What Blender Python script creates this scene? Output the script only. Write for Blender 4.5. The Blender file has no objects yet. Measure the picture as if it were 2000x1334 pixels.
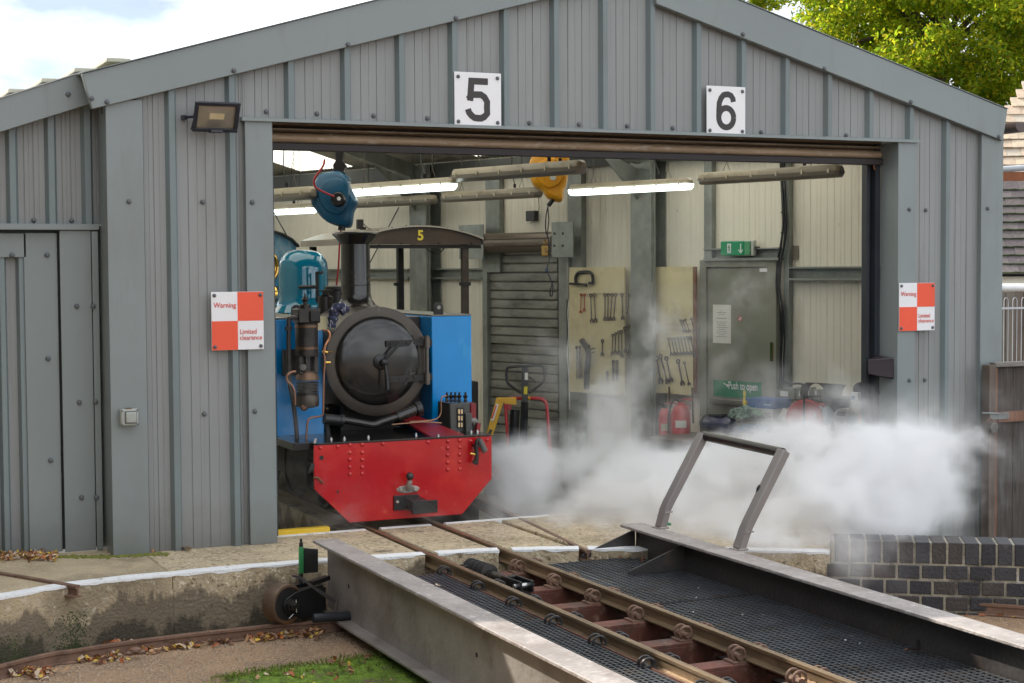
import bpy, math, random
import numpy as np
from mathutils import Vector, Matrix, noise
random.seed(7); rng = np.random.default_rng(7)
R_ = math.radians
S = bpy.context.scene; COL = S.collection
V3 = lambda *a: Vector(a)

# ------------------------------------------------------------------ camera
YAW, PITCH, ROLL, FPX, EYE = R_(24.41), R_(-2.67), R_(-.34), 3147.0, 1.40
_r = V3(math.cos(YAW), -math.sin(YAW), 0); _f = V3(math.sin(YAW)*math.cos(PITCH), math.cos(YAW)*math.cos(PITCH), math.sin(PITCH))
_u = _r.cross(_f); CR = _r*math.cos(ROLL)+_u*math.sin(ROLL); CU = _u*math.cos(ROLL)-_r*math.sin(ROLL); CO = V3(0, 0, EYE)
cam = bpy.data.cameras.new('camera'); cam.sensor_width = 36; cam.lens = FPX/2000*36; cam.clip_start = .05; cam.clip_end = 2000
co = bpy.data.objects.new('camera', cam); COL.objects.link(co)
mw = Matrix((CR, CU, -_f)).transposed().to_4x4(); mw.translation = CO; co.matrix_world = mw; S.camera = co

# ------------------------------------------------------------------ sky, sun, exposure
SUN_EL, SUN_AZ = R_(33), R_(-30)          # azimuth measured from +y towards +x : sun stands behind the shed, a little left
w = bpy.data.worlds.new('World'); S.world = w; w.use_nodes = True
nt = w.node_tree; N = nt.nodes; L = nt.links; N.clear()
out = N.new('ShaderNodeOutputWorld'); bg = N.new('ShaderNodeBackground'); sky = N.new('ShaderNodeTexSky')
sky.sky_type = 'NISHITA'; sky.sun_disc = False; sky.sun_elevation = SUN_EL; sky.sun_rotation = SUN_AZ; sky.dust_density = .3; sky.ozone_density = 2
bg.inputs[1].default_value = .15
tc = N.new('ShaderNodeTexCoord'); mp = N.new('ShaderNodeMapping'); mp.inputs['Scale'].default_value = (1, 1, 2.4)
n1 = N.new('ShaderNodeTexNoise'); n1.inputs['Scale'].default_value = 2.6; n1.inputs['Detail'].default_value = 7; n1.inputs['Roughness'].default_value = .55
mp.inputs['Location'].default_value = (.35, .1, .2)
cr = N.new('ShaderNodeValToRGB'); cr.color_ramp.elements[0].position = .40; cr.color_ramp.elements[1].position = .56
mx = N.new('ShaderNodeMix'); mx.data_type = 'RGBA'; n2 = N.new('ShaderNodeTexNoise'); n2.inputs['Scale'].default_value = 5; n2.inputs['Detail'].default_value = 6; c2 = N.new('ShaderNodeMix'); c2.data_type = 'RGBA'; c2.inputs['A'].default_value = (2.7, 3.1, 3.75, 1); c2.inputs['B'].default_value = (11.0, 11.1, 11.1, 1)
mul = N.new('ShaderNodeMath'); mul.operation = 'MULTIPLY_ADD'; mul.inputs[1].default_value = .2; mul.inputs[2].default_value = .78
L.new(mp.outputs[0], n2.inputs[0]); k2 = N.new('ShaderNodeMapRange'); k2.inputs['From Min'].default_value = .38; k2.inputs['From Max'].default_value = .60; L.new(n2.outputs[0], k2.inputs[0]); L.new(k2.outputs[0], c2.inputs['Factor']); L.new(c2.outputs['Result'], mx.inputs['B']); L.new(tc.outputs['Generated'], mp.inputs[0]); L.new(mp.outputs[0], n1.inputs[0]); L.new(n1.outputs[0], cr.inputs[0])
L.new(cr.outputs[0], mul.inputs[0]); L.new(mul.outputs[0], mx.inputs['Factor']); L.new(sky.outputs[0], mx.inputs['A']); L.new(mx.outputs['Result'], bg.inputs[0]); L.new(bg.outputs[0], out.inputs[0])
sl = bpy.data.lights.new('sun', 'SUN'); sl.energy = 4.2; sl.angle = R_(.5); sl.color = (1, .93, .82)
so = bpy.data.objects.new('sun', sl); COL.objects.link(so)
sd = V3(math.sin(SUN_AZ)*math.cos(SUN_EL), math.cos(SUN_AZ)*math.cos(SUN_EL), math.sin(SUN_EL))
so.rotation_euler = sd.to_track_quat('Z', 'Y').to_euler(); so.location = sd*30
S.view_settings.view_transform = 'Standard'; S.view_settings.look = 'None'; S.view_settings.exposure = .66; S.view_settings.gamma = 1
S.view_settings.use_curve_mapping = False
S.render.engine = 'CYCLES'; c = S.cycles; c.use_denoising = True; c.max_bounces = 12; c.diffuse_bounces = 4; c.volume_bounces = 8; c.transparent_max_bounces = 12
c.caustics_reflective = False; c.caustics_refractive = False; c.volume_step_rate = 1.0; c.sample_clamp_indirect = 6

# ------------------------------------------------------------------ surveying helpers: a sighting through the camera cut with a real plane
def ray(px, py): return _f+CR*((px-1000)/FPX)-CU*((py-667)/FPX)
def GZ(px, py, z=0): d = ray(px, py); return CO+d*((z-CO.z)/d.z)
def PY(px, py, y): d = ray(px, py); return CO+d*(y/d.y)
def PX(px, py, x): d = ray(px, py); return CO+d*(x/d.x)
def AT(px, py, D): return CO+ray(px, py)*D
def proj(p): q = p-CO; k = FPX/q.dot(_f); return 1000+q.dot(CR)*k, 667-q.dot(CU)*k
FY = 7.943                                   # the facade stands on this plane
F = lambda px, py, off=0: PY(px, py, FY-off)
WV = V3(-.29694, .95490, 0); WN = V3(-.95490, -.29694, 0); WP0 = AT(1450, 775, 12)   # long side wall: along, inwards
def ONW(px, py, off=0): d = ray(px, py); return CO+d*((WP0+WN*off-CO).dot(WN)/d.dot(WN))
def WU(px, py=600, off=0): return (ONW(px, py, off)-WP0).dot(WV)
def WL(u, z, off=0): p = WP0+WV*u+WN*off; return V3(p.x, p.y, z)

# ------------------------------------------------------------------ materials
MATS = {}
def M(name, col, rough=.5, metal=0, var=.12, vs=3, bump=.0, bs=60, dirt=None, spec=.5, emit=None, coat=0, stretch=(1, 1, 1), trans=0):
    """procedural surface: base colour, broad variation, optional second colour in patches, fine relief"""
    if name in MATS: return MATS[name]
    m = bpy.data.materials.new(name); m.use_nodes = True; t = m.node_tree; n = t.nodes; l = t.links
    b = n['Principled BSDF']; b.inputs['Roughness'].default_value = rough; b.inputs['Metallic'].default_value = metal
    b.inputs['Specular IOR Level'].default_value = spec; b.inputs['Coat Weight'].default_value = coat; b.inputs['Coat Roughness'].default_value = .08
    g = n.new('ShaderNodeNewGeometry'); mp = n.new('ShaderNodeMapping'); mp.inputs['Scale'].default_value = stretch; l.new(g.outputs['Position'], mp.inputs[0])
    no = n.new('ShaderNodeTexNoise'); no.inputs['Scale'].default_value = vs; no.inputs['Detail'].default_value = 6; no.inputs['Roughness'].default_value = .6; l.new(mp.outputs[0], no.inputs[0])
    mr = n.new('ShaderNodeMapRange'); mr.inputs['From Min'].default_value = .3; mr.inputs['From Max'].default_value = .7; mr.inputs['To Min'].default_value = 1-var; mr.inputs['To Max'].default_value = 1+var
    l.new(no.outputs[0], mr.inputs[0])
    mu = n.new('ShaderNodeMix'); mu.data_type = 'RGBA'; mu.blend_type = 'MULTIPLY'; mu.inputs['Factor'].default_value = 1; mu.inputs['A'].default_value = (*col, 1); l.new(mr.outputs[0], mu.inputs['B'])
    res = mu.outputs['Result']
    for dcol, dscale, lo, hi, st in (dirt or []):
        mp2 = n.new('ShaderNodeMapping'); mp2.inputs['Scale'].default_value = st; mp2.inputs['Location'].default_value = (dscale, 3.1, 1.7); l.new(g.outputs['Position'], mp2.inputs[0])
        d = n.new('ShaderNodeTexNoise'); d.inputs['Scale'].default_value = dscale; d.inputs['Detail'].default_value = 8; d.inputs['Roughness'].default_value = .62; l.new(mp2.outputs[0], d.inputs[0])
        k = n.new('ShaderNodeMapRange'); k.inputs['From Min'].default_value = lo; k.inputs['From Max'].default_value = hi; l.new(d.outputs[0], k.inputs[0])
        x = n.new('ShaderNodeMix'); x.data_type = 'RGBA'; l.new(k.outputs[0], x.inputs['Factor']); l.new(res, x.inputs['A']); x.inputs['B'].default_value = (*dcol, 1); res = x.outputs['Result']
    l.new(res, b.inputs['Base Color'])
    if rough > .05:
        rr = n.new('ShaderNodeMapRange'); rr.inputs['To Min'].default_value = rough*.8; rr.inputs['To Max'].default_value = min(1, rough*1.2); l.new(no.outputs[0], rr.inputs[0]); l.new(rr.outputs[0], b.inputs['Roughness'])
    if bump:
        bn = n.new('ShaderNodeTexNoise'); bn.inputs['Scale'].default_value = bs; bn.inputs['Detail'].default_value = 5; l.new(mp.outputs[0], bn.inputs[0])
        bu = n.new('ShaderNodeBump'); bu.inputs['Strength'].default_value = bump; bu.inputs['Distance'].default_value = .01; l.new(bn.outputs[0], bu.inputs['Height']); l.new(bu.outputs[0], b.inputs['Normal'])
    if emit: b.inputs['Emission Color'].default_value = (*emit[0], 1); b.inputs['Emission Strength'].default_value = emit[1]
    if trans: b.inputs['Transmission Weight'].default_value = trans
    MATS[name] = m; return m

SOOT = (.015, .013, .012)
grey = M('grey_coated_steel', (.172, .208, .212), .42, var=.09, vs=1.3, bump=.06, bs=220, dirt=[((.16, .155, .14), 2.2, .54, .84, (1, 1, .3)), ((.15, .15, .14), 9, .60, .82, (2.2, 1, .10)), ((.33, .33, .31), 42, .74, .80, (1, 1, 1))])  # darker than the pans: the shade of the rib facets is in the colour
grey_pan = M('grey_cladding_pan', (.246, .252, .248), .46, var=.11, vs=1.7, bump=.10, bs=160, stretch=(1, 1, .25), dirt=[((.19, .185, .175), 3, .52, .82, (1.5, 1, .25)), ((.18, .17, .155), 11, .58, .80, (2.5, 1, .07)), ((.38, .37, .35), 60, .76, .81, (1, 1, .4))])
flash = M('grey_flashing', (.218, .245, .243), .40, var=.08, vs=.8, bump=.05, bs=180, dirt=[((.17, .17, .155), 2.5, .54, .86, (1, 1, .4)), ((.18, .18, .17), 10, .62, .82, (1.6, 1, .12)), ((.36, .36, .34), 50, .75, .80, (1, 1, .3))])
screwm = M('screw_cap_grey', (.10, .105, .115), .45, var=.1)
white = M('white_enamel', (.80, .79, .80), .4, var=.03, dirt=[((.5, .48, .44), 9, .66, .82, (1, 1, 1))])
orange = M('orange_red_enamel', (.83, .09, .035), .4, var=.05)
redtxt = M('red_print', (.62, .06, .04), .5)
blackp = M('black_print', (.035, .030, .028), .5, var=.15)
brown_door = M('brown_shutter_steel', (.20, .145, .095), .42, var=.25, vs=5, stretch=(.5, 1, 6), bump=.1, bs=80, dirt=[((.42, .36, .28), 22, .55, .75, (.6, 1, 2)), ((.05, .035, .03), 6, .60, .8, (.4, 1, 3))])
brown_dark = M('brown_bottom_rail', (.032, .024, .026), .6, var=.2)
beige = M('cream_lining_panel', (.80, .765, .65), .55, var=.07, vs=1.2, bump=.04, bs=100, dirt=[((.30, .26, .18), 2.2, .56, .86, (1, 1, .3)), ((.22, .18, .12), 14, .70, .80, (1, 1, .5))])
galv = M('galvanised_steel', (.27, .29, .265), .45, metal=.35, var=.2, vs=9, bump=.08, bs=120, dirt=[((.11, .11, .095), 3, .5, .8, (1, 1, .4))])
darkgreen = M('dark_green_grey_steel', (.085, .10, .09), .5, metal=.2, var=.15, dirt=[(SOOT, 4, .6, .85, (1, 1, .4))])
shutm = M('grey_green_shutter_slat', (.235, .232, .20), .45, metal=.2, var=.35, vs=3, stretch=(1, 1, 3), bump=.06, bs=80, dirt=[((.04, .035, .028), 5, .52, .78, (.7, .7, 2))])
roofin = M('soffit_sheet', (.46, .45, .39), .5, var=.1, dirt=[((.16, .14, .11), 3, .55, .8, (1, 1, 1))])
doorg = M('grey_fire_door', (.23, .235, .185), .5, var=.10, vs=2, dirt=[((.10, .095, .075), 3, .52, .8, (1, 1, .5))])
plyw = M('cream_plywood', (.70, .62, .38), .6, var=.14, vs=2, dirt=[((.35, .30, .17), 3, .52, .8, (1, 1, 1)), ((.16, .12, .08), 20, .70, .8, (1, 1, 1))])
toolsteel = M('tool_steel', (.20, .17, .155), .32, metal=.7, var=.6, vs=18)
rustysteel = M('rusty_tool_steel', (.20, .09, .05), .5, metal=.5, var=.3, vs=30)
chrome = M('bright_steel', (.6, .6, .58), .25, metal=.9)
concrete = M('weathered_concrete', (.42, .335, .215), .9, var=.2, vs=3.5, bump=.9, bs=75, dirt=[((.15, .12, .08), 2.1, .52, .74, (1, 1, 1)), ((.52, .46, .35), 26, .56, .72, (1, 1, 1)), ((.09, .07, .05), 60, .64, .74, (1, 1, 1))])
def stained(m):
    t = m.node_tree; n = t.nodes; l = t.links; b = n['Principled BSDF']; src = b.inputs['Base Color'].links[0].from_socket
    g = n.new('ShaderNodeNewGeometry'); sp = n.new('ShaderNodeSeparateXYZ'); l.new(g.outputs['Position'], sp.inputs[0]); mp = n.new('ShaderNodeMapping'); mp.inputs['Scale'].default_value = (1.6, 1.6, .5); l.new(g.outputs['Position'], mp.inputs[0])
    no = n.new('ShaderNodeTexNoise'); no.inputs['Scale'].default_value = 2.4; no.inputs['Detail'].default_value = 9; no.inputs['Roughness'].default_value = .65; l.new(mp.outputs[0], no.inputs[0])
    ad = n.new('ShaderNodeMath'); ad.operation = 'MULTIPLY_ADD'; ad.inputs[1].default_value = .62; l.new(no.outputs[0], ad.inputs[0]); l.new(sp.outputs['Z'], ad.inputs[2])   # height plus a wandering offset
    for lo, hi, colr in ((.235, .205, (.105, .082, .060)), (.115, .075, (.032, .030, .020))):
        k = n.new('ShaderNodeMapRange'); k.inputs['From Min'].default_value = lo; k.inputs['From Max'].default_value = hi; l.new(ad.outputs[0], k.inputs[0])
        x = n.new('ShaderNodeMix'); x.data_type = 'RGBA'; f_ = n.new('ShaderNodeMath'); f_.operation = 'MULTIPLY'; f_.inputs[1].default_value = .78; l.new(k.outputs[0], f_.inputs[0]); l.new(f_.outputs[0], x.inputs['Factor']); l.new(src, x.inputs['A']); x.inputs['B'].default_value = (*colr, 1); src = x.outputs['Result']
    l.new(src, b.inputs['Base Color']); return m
concrete_tan = M('concrete_slab', (.49, .395, .26), .9, var=.25, vs=5, bump=1.0, bs=70, dirt=[((.24, .18, .11), 2.6, .50, .74, (1, 1, 1)), ((.64, .55, .40), 40, .54, .62, (1, 1, 1)), ((.15, .11, .065), 34, .56, .66, (1, 1, 1))])  # golden tan concrete of the slabs round the engine road
stained(concrete); stained(concrete_tan)
whitepaint = M('white_line_paint', (.80, .80, .80), .75, var=.06, bump=.7, bs=90, dirt=[((.40, .35, .27), 18, .60, .72, (1, 1, 1)), ((.30, .26, .20), 70, .66, .74, (1, 1, 1))])
yellowp = M('yellow_edge_paint', (.72, .46, .015), .5, var=.08, dirt=[((.2, .13, .04), 22, .68, .75, (1, 1, 1))])
gravel = M('brown_gravel_ground', (.37, .235, .135), .95, var=.25, vs=2.5, bump=1.0, bs=110, dirt=[((.17, .12, .085), 3, .50, .74, (1, 1, 1)), ((.52, .41, .29), 75, .57, .63, (1, 1, 1)), ((.12, .085, .06), 50, .57, .66, (1, 1, 1)), ((.46, .24, .07), 30, .65, .72, (1, 1, 1))])
yardm = M('yard_ground', (.10, .095, .085), .9, var=.2, bump=.4, bs=30)
rust = M('rusty_rail', (.20, .118, .082), .6, metal=.25, var=.3, vs=12, bump=.35, bs=90, dirt=[((.09, .05, .035), 16, .55, .75, (1, 1, 1))])
railtop = M('polished_rail_brown', (.25, .175, .105), .38, metal=.55, var=.25, vs=8, stretch=(3, .4, 3), bump=.15, bs=70, dirt=[((.10, .065, .04), 14, .55, .8, (1, .3, 1)), ((.40, .36, .32), 60, .72, .80, (1, .4, 1))])
sleeperm = M('red_oxide_steel', (.125, .042, .028), .6, var=.4, vs=7, bump=.2, bs=60, dirt=[((.05, .03, .022), 7, .46, .68, (1, 1, 1)), ((.27, .17, .12), 13, .56, .72, (1, 1, 1))])
girdm = M('taupe_girder_paint', (.27, .238, .215), .5, var=.22, vs=4, bump=.35, bs=40, dirt=[((.12, .095, .075), 3, .50, .74, (1, 1, 1)), ((.15, .075, .045), 11, .66, .76, (1, 1, .4)), ((.40, .37, .34), 30, .70, .78, (1, 1, 1)), ((.08, .05, .035), 45, .70, .76, (1, 1, 2))])
girdtop = M('worn_girder_flange', (.325, .290, .270), .55, var=.25, vs=6, bump=.8, bs=38, dirt=[((.24, .20, .18), 8, .50, .70, (1, .6, 1)), ((.46, .43, .40), 22, .56, .70, (1, 1, 1)), ((.12, .08, .06), 55, .68, .75, (1, 1, 1))])
girdblk = M('black_girder_paint', (.048, .043, .041), .42, var=.3, vs=5, bump=.3, bs=50, dirt=[((.10, .065, .045), 7, .58, .78, (1, 1, 1))])
grate = M('steel_grating', (.10, .108, .12), .38, metal=.5, var=.25, vs=7, dirt=[((.12, .075, .045), 10, .55, .8, (1, 1, 1))])
blackm = M('black_paint', (.012, .012, .013), .35, var=.25, vs=8, bump=.08, bs=60)
blackg = M('gloss_black', (.014, .012, .011), .24, var=.3, vs=6, coat=.3, dirt=[((.045, .034, .026), 5, .55, .85, (1, 1, 1))])
blackmatt = M('sooty_black', (.016, .014, .013), .62, var=.35, vs=9, bump=.15, bs=60, dirt=[((.06, .045, .033), 9, .58, .8, (1, 1, 1))])
smokering = M('smokebox_ring_grime', (.064, .051, .039), .42, metal=.2, var=.3, vs=5, bump=.1, bs=50, dirt=[((.03, .024, .02), 3.5, .5, .75, (1, 1, 1)), ((.17, .15, .13), 8, .66, .78, (2, 2, .5))])
blue = M('gloss_blue_paint', (.000, .245, .62), .25, var=.08, vs=3, coat=.35, dirt=[((.03, .33, .66), 5, .56, .72, (1.6, 1.6, .6)), ((.25, .42, .62), 11, .70, .80, (1.5, 1.5, .5))])
shaded_blue = M('gloss_shaded_blue', (.003, .165, .275), .07, var=.05, vs=3, coat=1)  # same blue as the tanks, with its shade put into the colour
red = M('gloss_red_paint', (.42, .003, .009), .22, var=.10, vs=2.5, coat=.45, dirt=[((.58, .030, .022), 4, .48, .72, (1, 1, 1)), ((.20, .006, .008), 3, .56, .80, (1, 1, .6)), ((.66, .13, .08), 12, .62, .76, (1, 1, 1)), ((.10, .005, .005), 26, .66, .76, (1, 1, 2))], bump=.05, bs=9)
darkred = M('dark_red_paint', (.22, .008, .012), .35, var=.2)
brass = M('brass', (.80, .50, .12), .2, metal=1, var=.1)
copper = M('copper_pipe', (.55, .25, .13), .3, metal=.9, var=.2, vs=14)
pumpm = M('greasy_pump_iron', (.030, .026, .023), .38, metal=.35, var=.4, vs=12, bump=.12, bs=60, dirt=[((.10, .065, .045), 12, .56, .78, (1, 1, 1))])
bronze = M('bronze_band', (.16, .09, .05), .4, metal=.6, var=.3, vs=10)
canopym = M('brown_canopy_paint', (.055, .036, .024), .5, var=.3, vs=4, bump=.05, dirt=[((.10, .07, .045), 4, .5, .75, (1, 1, 1))])
silverm = M('pale_canopy_edge', (.42, .38, .31), .35, metal=.5, var=.15)
reelblue = M('blue_plastic', (.006, .085, .175), .35, var=.08)
reelyel = M('yellow_plastic', (.72, .33, .01), .42, var=.12, dirt=[((.30, .13, .02), 8, .58, .75, (1, 1, 1))])
hosered = M('red_hose', (.34, .006, .012), .35)
tubebody = M('grey_luminaire_body', (.36, .32, .235), .38, var=.12, vs=5, dirt=[((.20, .165, .11), 8, .52, .75, (1, 1, 1))])
tubediff = M('unlit_diffuser', (.20, .18, .145), .3, var=.1)
tubelit = M('lit_diffuser', (.9, .95, .92), .3, emit=((.86, 1, .95), 2.4))
clipm = M('clip_steel', (.55, .50, .38), .3, metal=.7)
chainm = M('chain_steel', (.11, .10, .085), .5, metal=.5)
greensign = M('green_sign', (.0, .22, .095), .35, var=.05, emit=((.0, .4, .15), .05))
greenp = M('green_panel', (.0, .19, .085), .45)
paper = M('paper', (.72, .70, .64), .7, var=.04)
paperprint = M('grey_print', (.16, .15, .14), .7)
redpaint = M('red_gloss_enamel', (.50, .012, .018), .3, var=.1, coat=.3)
pallyel = M('yellow_enamel', (.66, .36, .012), .4, var=.15, dirt=[((.2, .1, .03), 9, .62, .78, (1, 1, 1))])
bluebox = M('blue_cardboard', (.008, .09, .30), .6)
whitecard = M('white_cardboard', (.55, .55, .56), .7)
ragm = M('pale_green_rope', (.30, .40, .34), .8, var=.3, vs=30)
bluerope = M('blue_rope', (.03, .16, .34), .7, var=.3, vs=40)
darkcloth = M('navy_striped_cloth', (.030, .035, .075), .8, var=.5, vs=60, dirt=[((.55, .55, .62), 38, .56, .62, (1, 1, .35))])
wood_dark = M('weathered_dark_board', (.066, .053, .044), .8, var=.35, vs=7, stretch=(6, 1, .6), bump=.5, bs=40, dirt=[((.13, .12, .115), 5, .55, .75, (6, 1, .5)), ((.02, .018, .017), 6, .60, .75, (4, 1, .6))])
wood_red = M('reddish_timber', (.20, .090, .050), .75, var=.3, vs=8, stretch=(5, 1, .6), bump=.4, bs=40)
wood_post = M('grey_brown_timber', (.13, .098, .078), .8, var=.3, vs=9, stretch=(5, 1, .5), bump=.5, bs=50)
wood_pale = M('pale_fence_timber', (.15, .125, .10), .75, var=.25, vs=8, stretch=(5, 1, .5), bump=.3, bs=40)
brickm = [M('blue_brick_%s' % k, c, .5, var=.22, vs=14, bump=.4, bs=70, dirt=[((.115, .105, .10), 30, .62, .75, (1, 1, 1)), ((.33, .31, .29), 9, .74, .80, (3, 3, .5))]) for k, c in (('dark', (.024, .024, .029)), ('mid', (.040, .039, .044)), ('warm', (.046, .039, .036)))]
copem = M('worn_coping_brick', (.15, .145, .165), .45, var=.15, vs=12, bump=.3, bs=70)
mortar = M('sandy_mortar', (.35, .315, .245), .95, var=.35, vs=16, bump=.8, bs=120, dirt=[((.07, .06, .05), 4, .52, .66, (1, 1, 1)), ((.60, .59, .56), 12, .60, .70, (1.5, 1.5, .4)), ((.10, .085, .06), 14, .60, .75, (1, 1, 1))])
tile_pale = [M('beige_roof_tile_%s' % k, c, .8, var=.15, vs=12, bump=.3) for k, c in (('sand', (.52, .42, .30)), ('pink', (.48, .37, .27)), ('grey', (.44, .38, .30)))]
tile_dark = [M('dark_roof_tile_%s' % k, c, .75, var=.3, vs=25, bump=.4, dirt=[((.28, .25, .24), 60, .62, .7, (1, 1, 1))]) for k, c in (('brown', (.10, .082, .078)), ('grey', (.12, .10, .098)), ('plum', (.088, .07, .072)))]
mossm = M('bright_green_moss', (.13, .21, .018), .95, var=.4, vs=22, bump=1, bs=90, dirt=[((.14, .10, .06), 7, .54, .64, (1, 1, 1)), ((.05, .08, .015), 12, .52, .7, (1, 1, 1)), ((.26, .38, .03), 40, .58, .7, (1, 1, 1))])
darkmoss = M('dark_green_moss', (.035, .06, .012), .95, var=.4, vs=22, bump=1, bs=90)
leafm = [M('dry_leaf_%s' % k, c, .7, var=.25, vs=40, bump=.2) for k, c in (('rust', (.36, .105, .03)), ('tan', (.42, .24, .12)), ('brown', (.17, .075, .04)), ('yellow', (.55, .36, .05)), ('pale', (.50, .38, .27)))]
bark = M('bark', (.07, .05, .035), .9, var=.3, bump=.6, bs=20)
whitegut = M('white_plastic_trim', (.75, .75, .74), .4)
greygut = M('grey_gutter', (.38, .40, .42), .4)
browngut = M('brown_plastic_gutter', (.085, .060, .055), .4, var=.1)
darkgap = M('dark_recess', (.02, .02, .02), .8)

def splash(m, col=(.105, .10, .085)):
    """dirt thrown up on the foot of the cladding, ragged upper edge"""
    t = m.node_tree; n = t.nodes; l = t.links; b = n['Principled BSDF']; src = b.inputs['Base Color'].links[0].from_socket
    g = n.new('ShaderNodeNewGeometry'); sp = n.new('ShaderNodeSeparateXYZ'); l.new(g.outputs['Position'], sp.inputs[0])
    no = n.new('ShaderNodeTexNoise'); no.inputs['Scale'].default_value = 9; no.inputs['Detail'].default_value = 8; no.inputs['Roughness'].default_value = .7; l.new(g.outputs['Position'], no.inputs[0])
    ad = n.new('ShaderNodeMath'); ad.operation = 'MULTIPLY_ADD'; ad.inputs[1].default_value = .30; l.new(no.outputs[0], ad.inputs[0]); l.new(sp.outputs['Z'], ad.inputs[2])
    k = n.new('ShaderNodeMapRange'); k.inputs['From Min'].default_value = .42; k.inputs['From Max'].default_value = .10; k.inputs['To Max'].default_value = .55; l.new(ad.outputs[0], k.inputs[0])
    x = n.new('ShaderNodeMix'); x.data_type = 'RGBA'; l.new(k.outputs[0], x.inputs['Factor']); l.new(src, x.inputs['A']); x.inputs['B'].default_value = (*col, 1); l.new(x.outputs['Result'], b.inputs['Base Color'])
for m_ in (grey, grey_pan, flash): splash(m_)

def leafy(name, cols, tr=.45):
    m = bpy.data.materials.new(name); m.use_nodes = True; t = m.node_tree; n = t.nodes; l = t.links; n.clear()
    o = n.new('ShaderNodeOutputMaterial'); ri = n.new('ShaderNodeNewGeometry'); rp = n.new('ShaderNodeValToRGB'); l.new(ri.outputs['Random Per Island'], rp.inputs[0])
    e = rp.color_ramp.elements
    e[0].color = (*cols[0], 1); e[1].color = (*cols[-1], 1)
    for i, cc in enumerate(cols[1:-1]): x = e.new((i+1)/(len(cols)-1)); x.color = (*cc, 1)
    d = n.new('ShaderNodeBsdfPrincipled'); d.inputs['Roughness'].default_value = .5; tl = n.new('ShaderNodeBsdfTranslucent'); mix = n.new('ShaderNodeMixShader'); mix.inputs[0].default_value = tr
    l.new(rp.outputs[0], d.inputs['Base Color']); l.new(rp.outputs[0], tl.inputs[0]); l.new(d.outputs[0], mix.inputs[1]); l.new(tl.outputs[0], mix.inputs[2]); l.new(mix.outputs[0], o.inputs[0])
    return m
def translucent(name, col):
    m = bpy.data.materials.new(name); m.use_nodes = True; t = m.node_tree; n = t.nodes; l = t.links; n.clear()
    o = n.new('ShaderNodeOutputMaterial'); d = n.new('ShaderNodeBsdfDiffuse'); tl = n.new('ShaderNodeBsdfTranslucent'); mix = n.new('ShaderNodeMixShader'); mix.inputs[0].default_value = .88
    nz = n.new('ShaderNodeTexNoise'); nz.inputs['Scale'].default_value = 4; rp = n.new('ShaderNodeValToRGB'); rp.color_ramp.elements[0].color = (*[q*.8 for q in col], 1); rp.color_ramp.elements[1].color = (*col, 1)
    l.new(nz.outputs[0], rp.inputs[0]); l.new(rp.outputs[0], d.inputs[0]); l.new(rp.outputs[0], tl.inputs[0]); l.new(d.outputs[0], mix.inputs[1]); l.new(tl.outputs[0], mix.inputs[2]); l.new(mix.outputs[0], o.inputs[0])
    return m
skylightm = translucent('translucent_rooflight', (.95, .92, .80))

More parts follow.
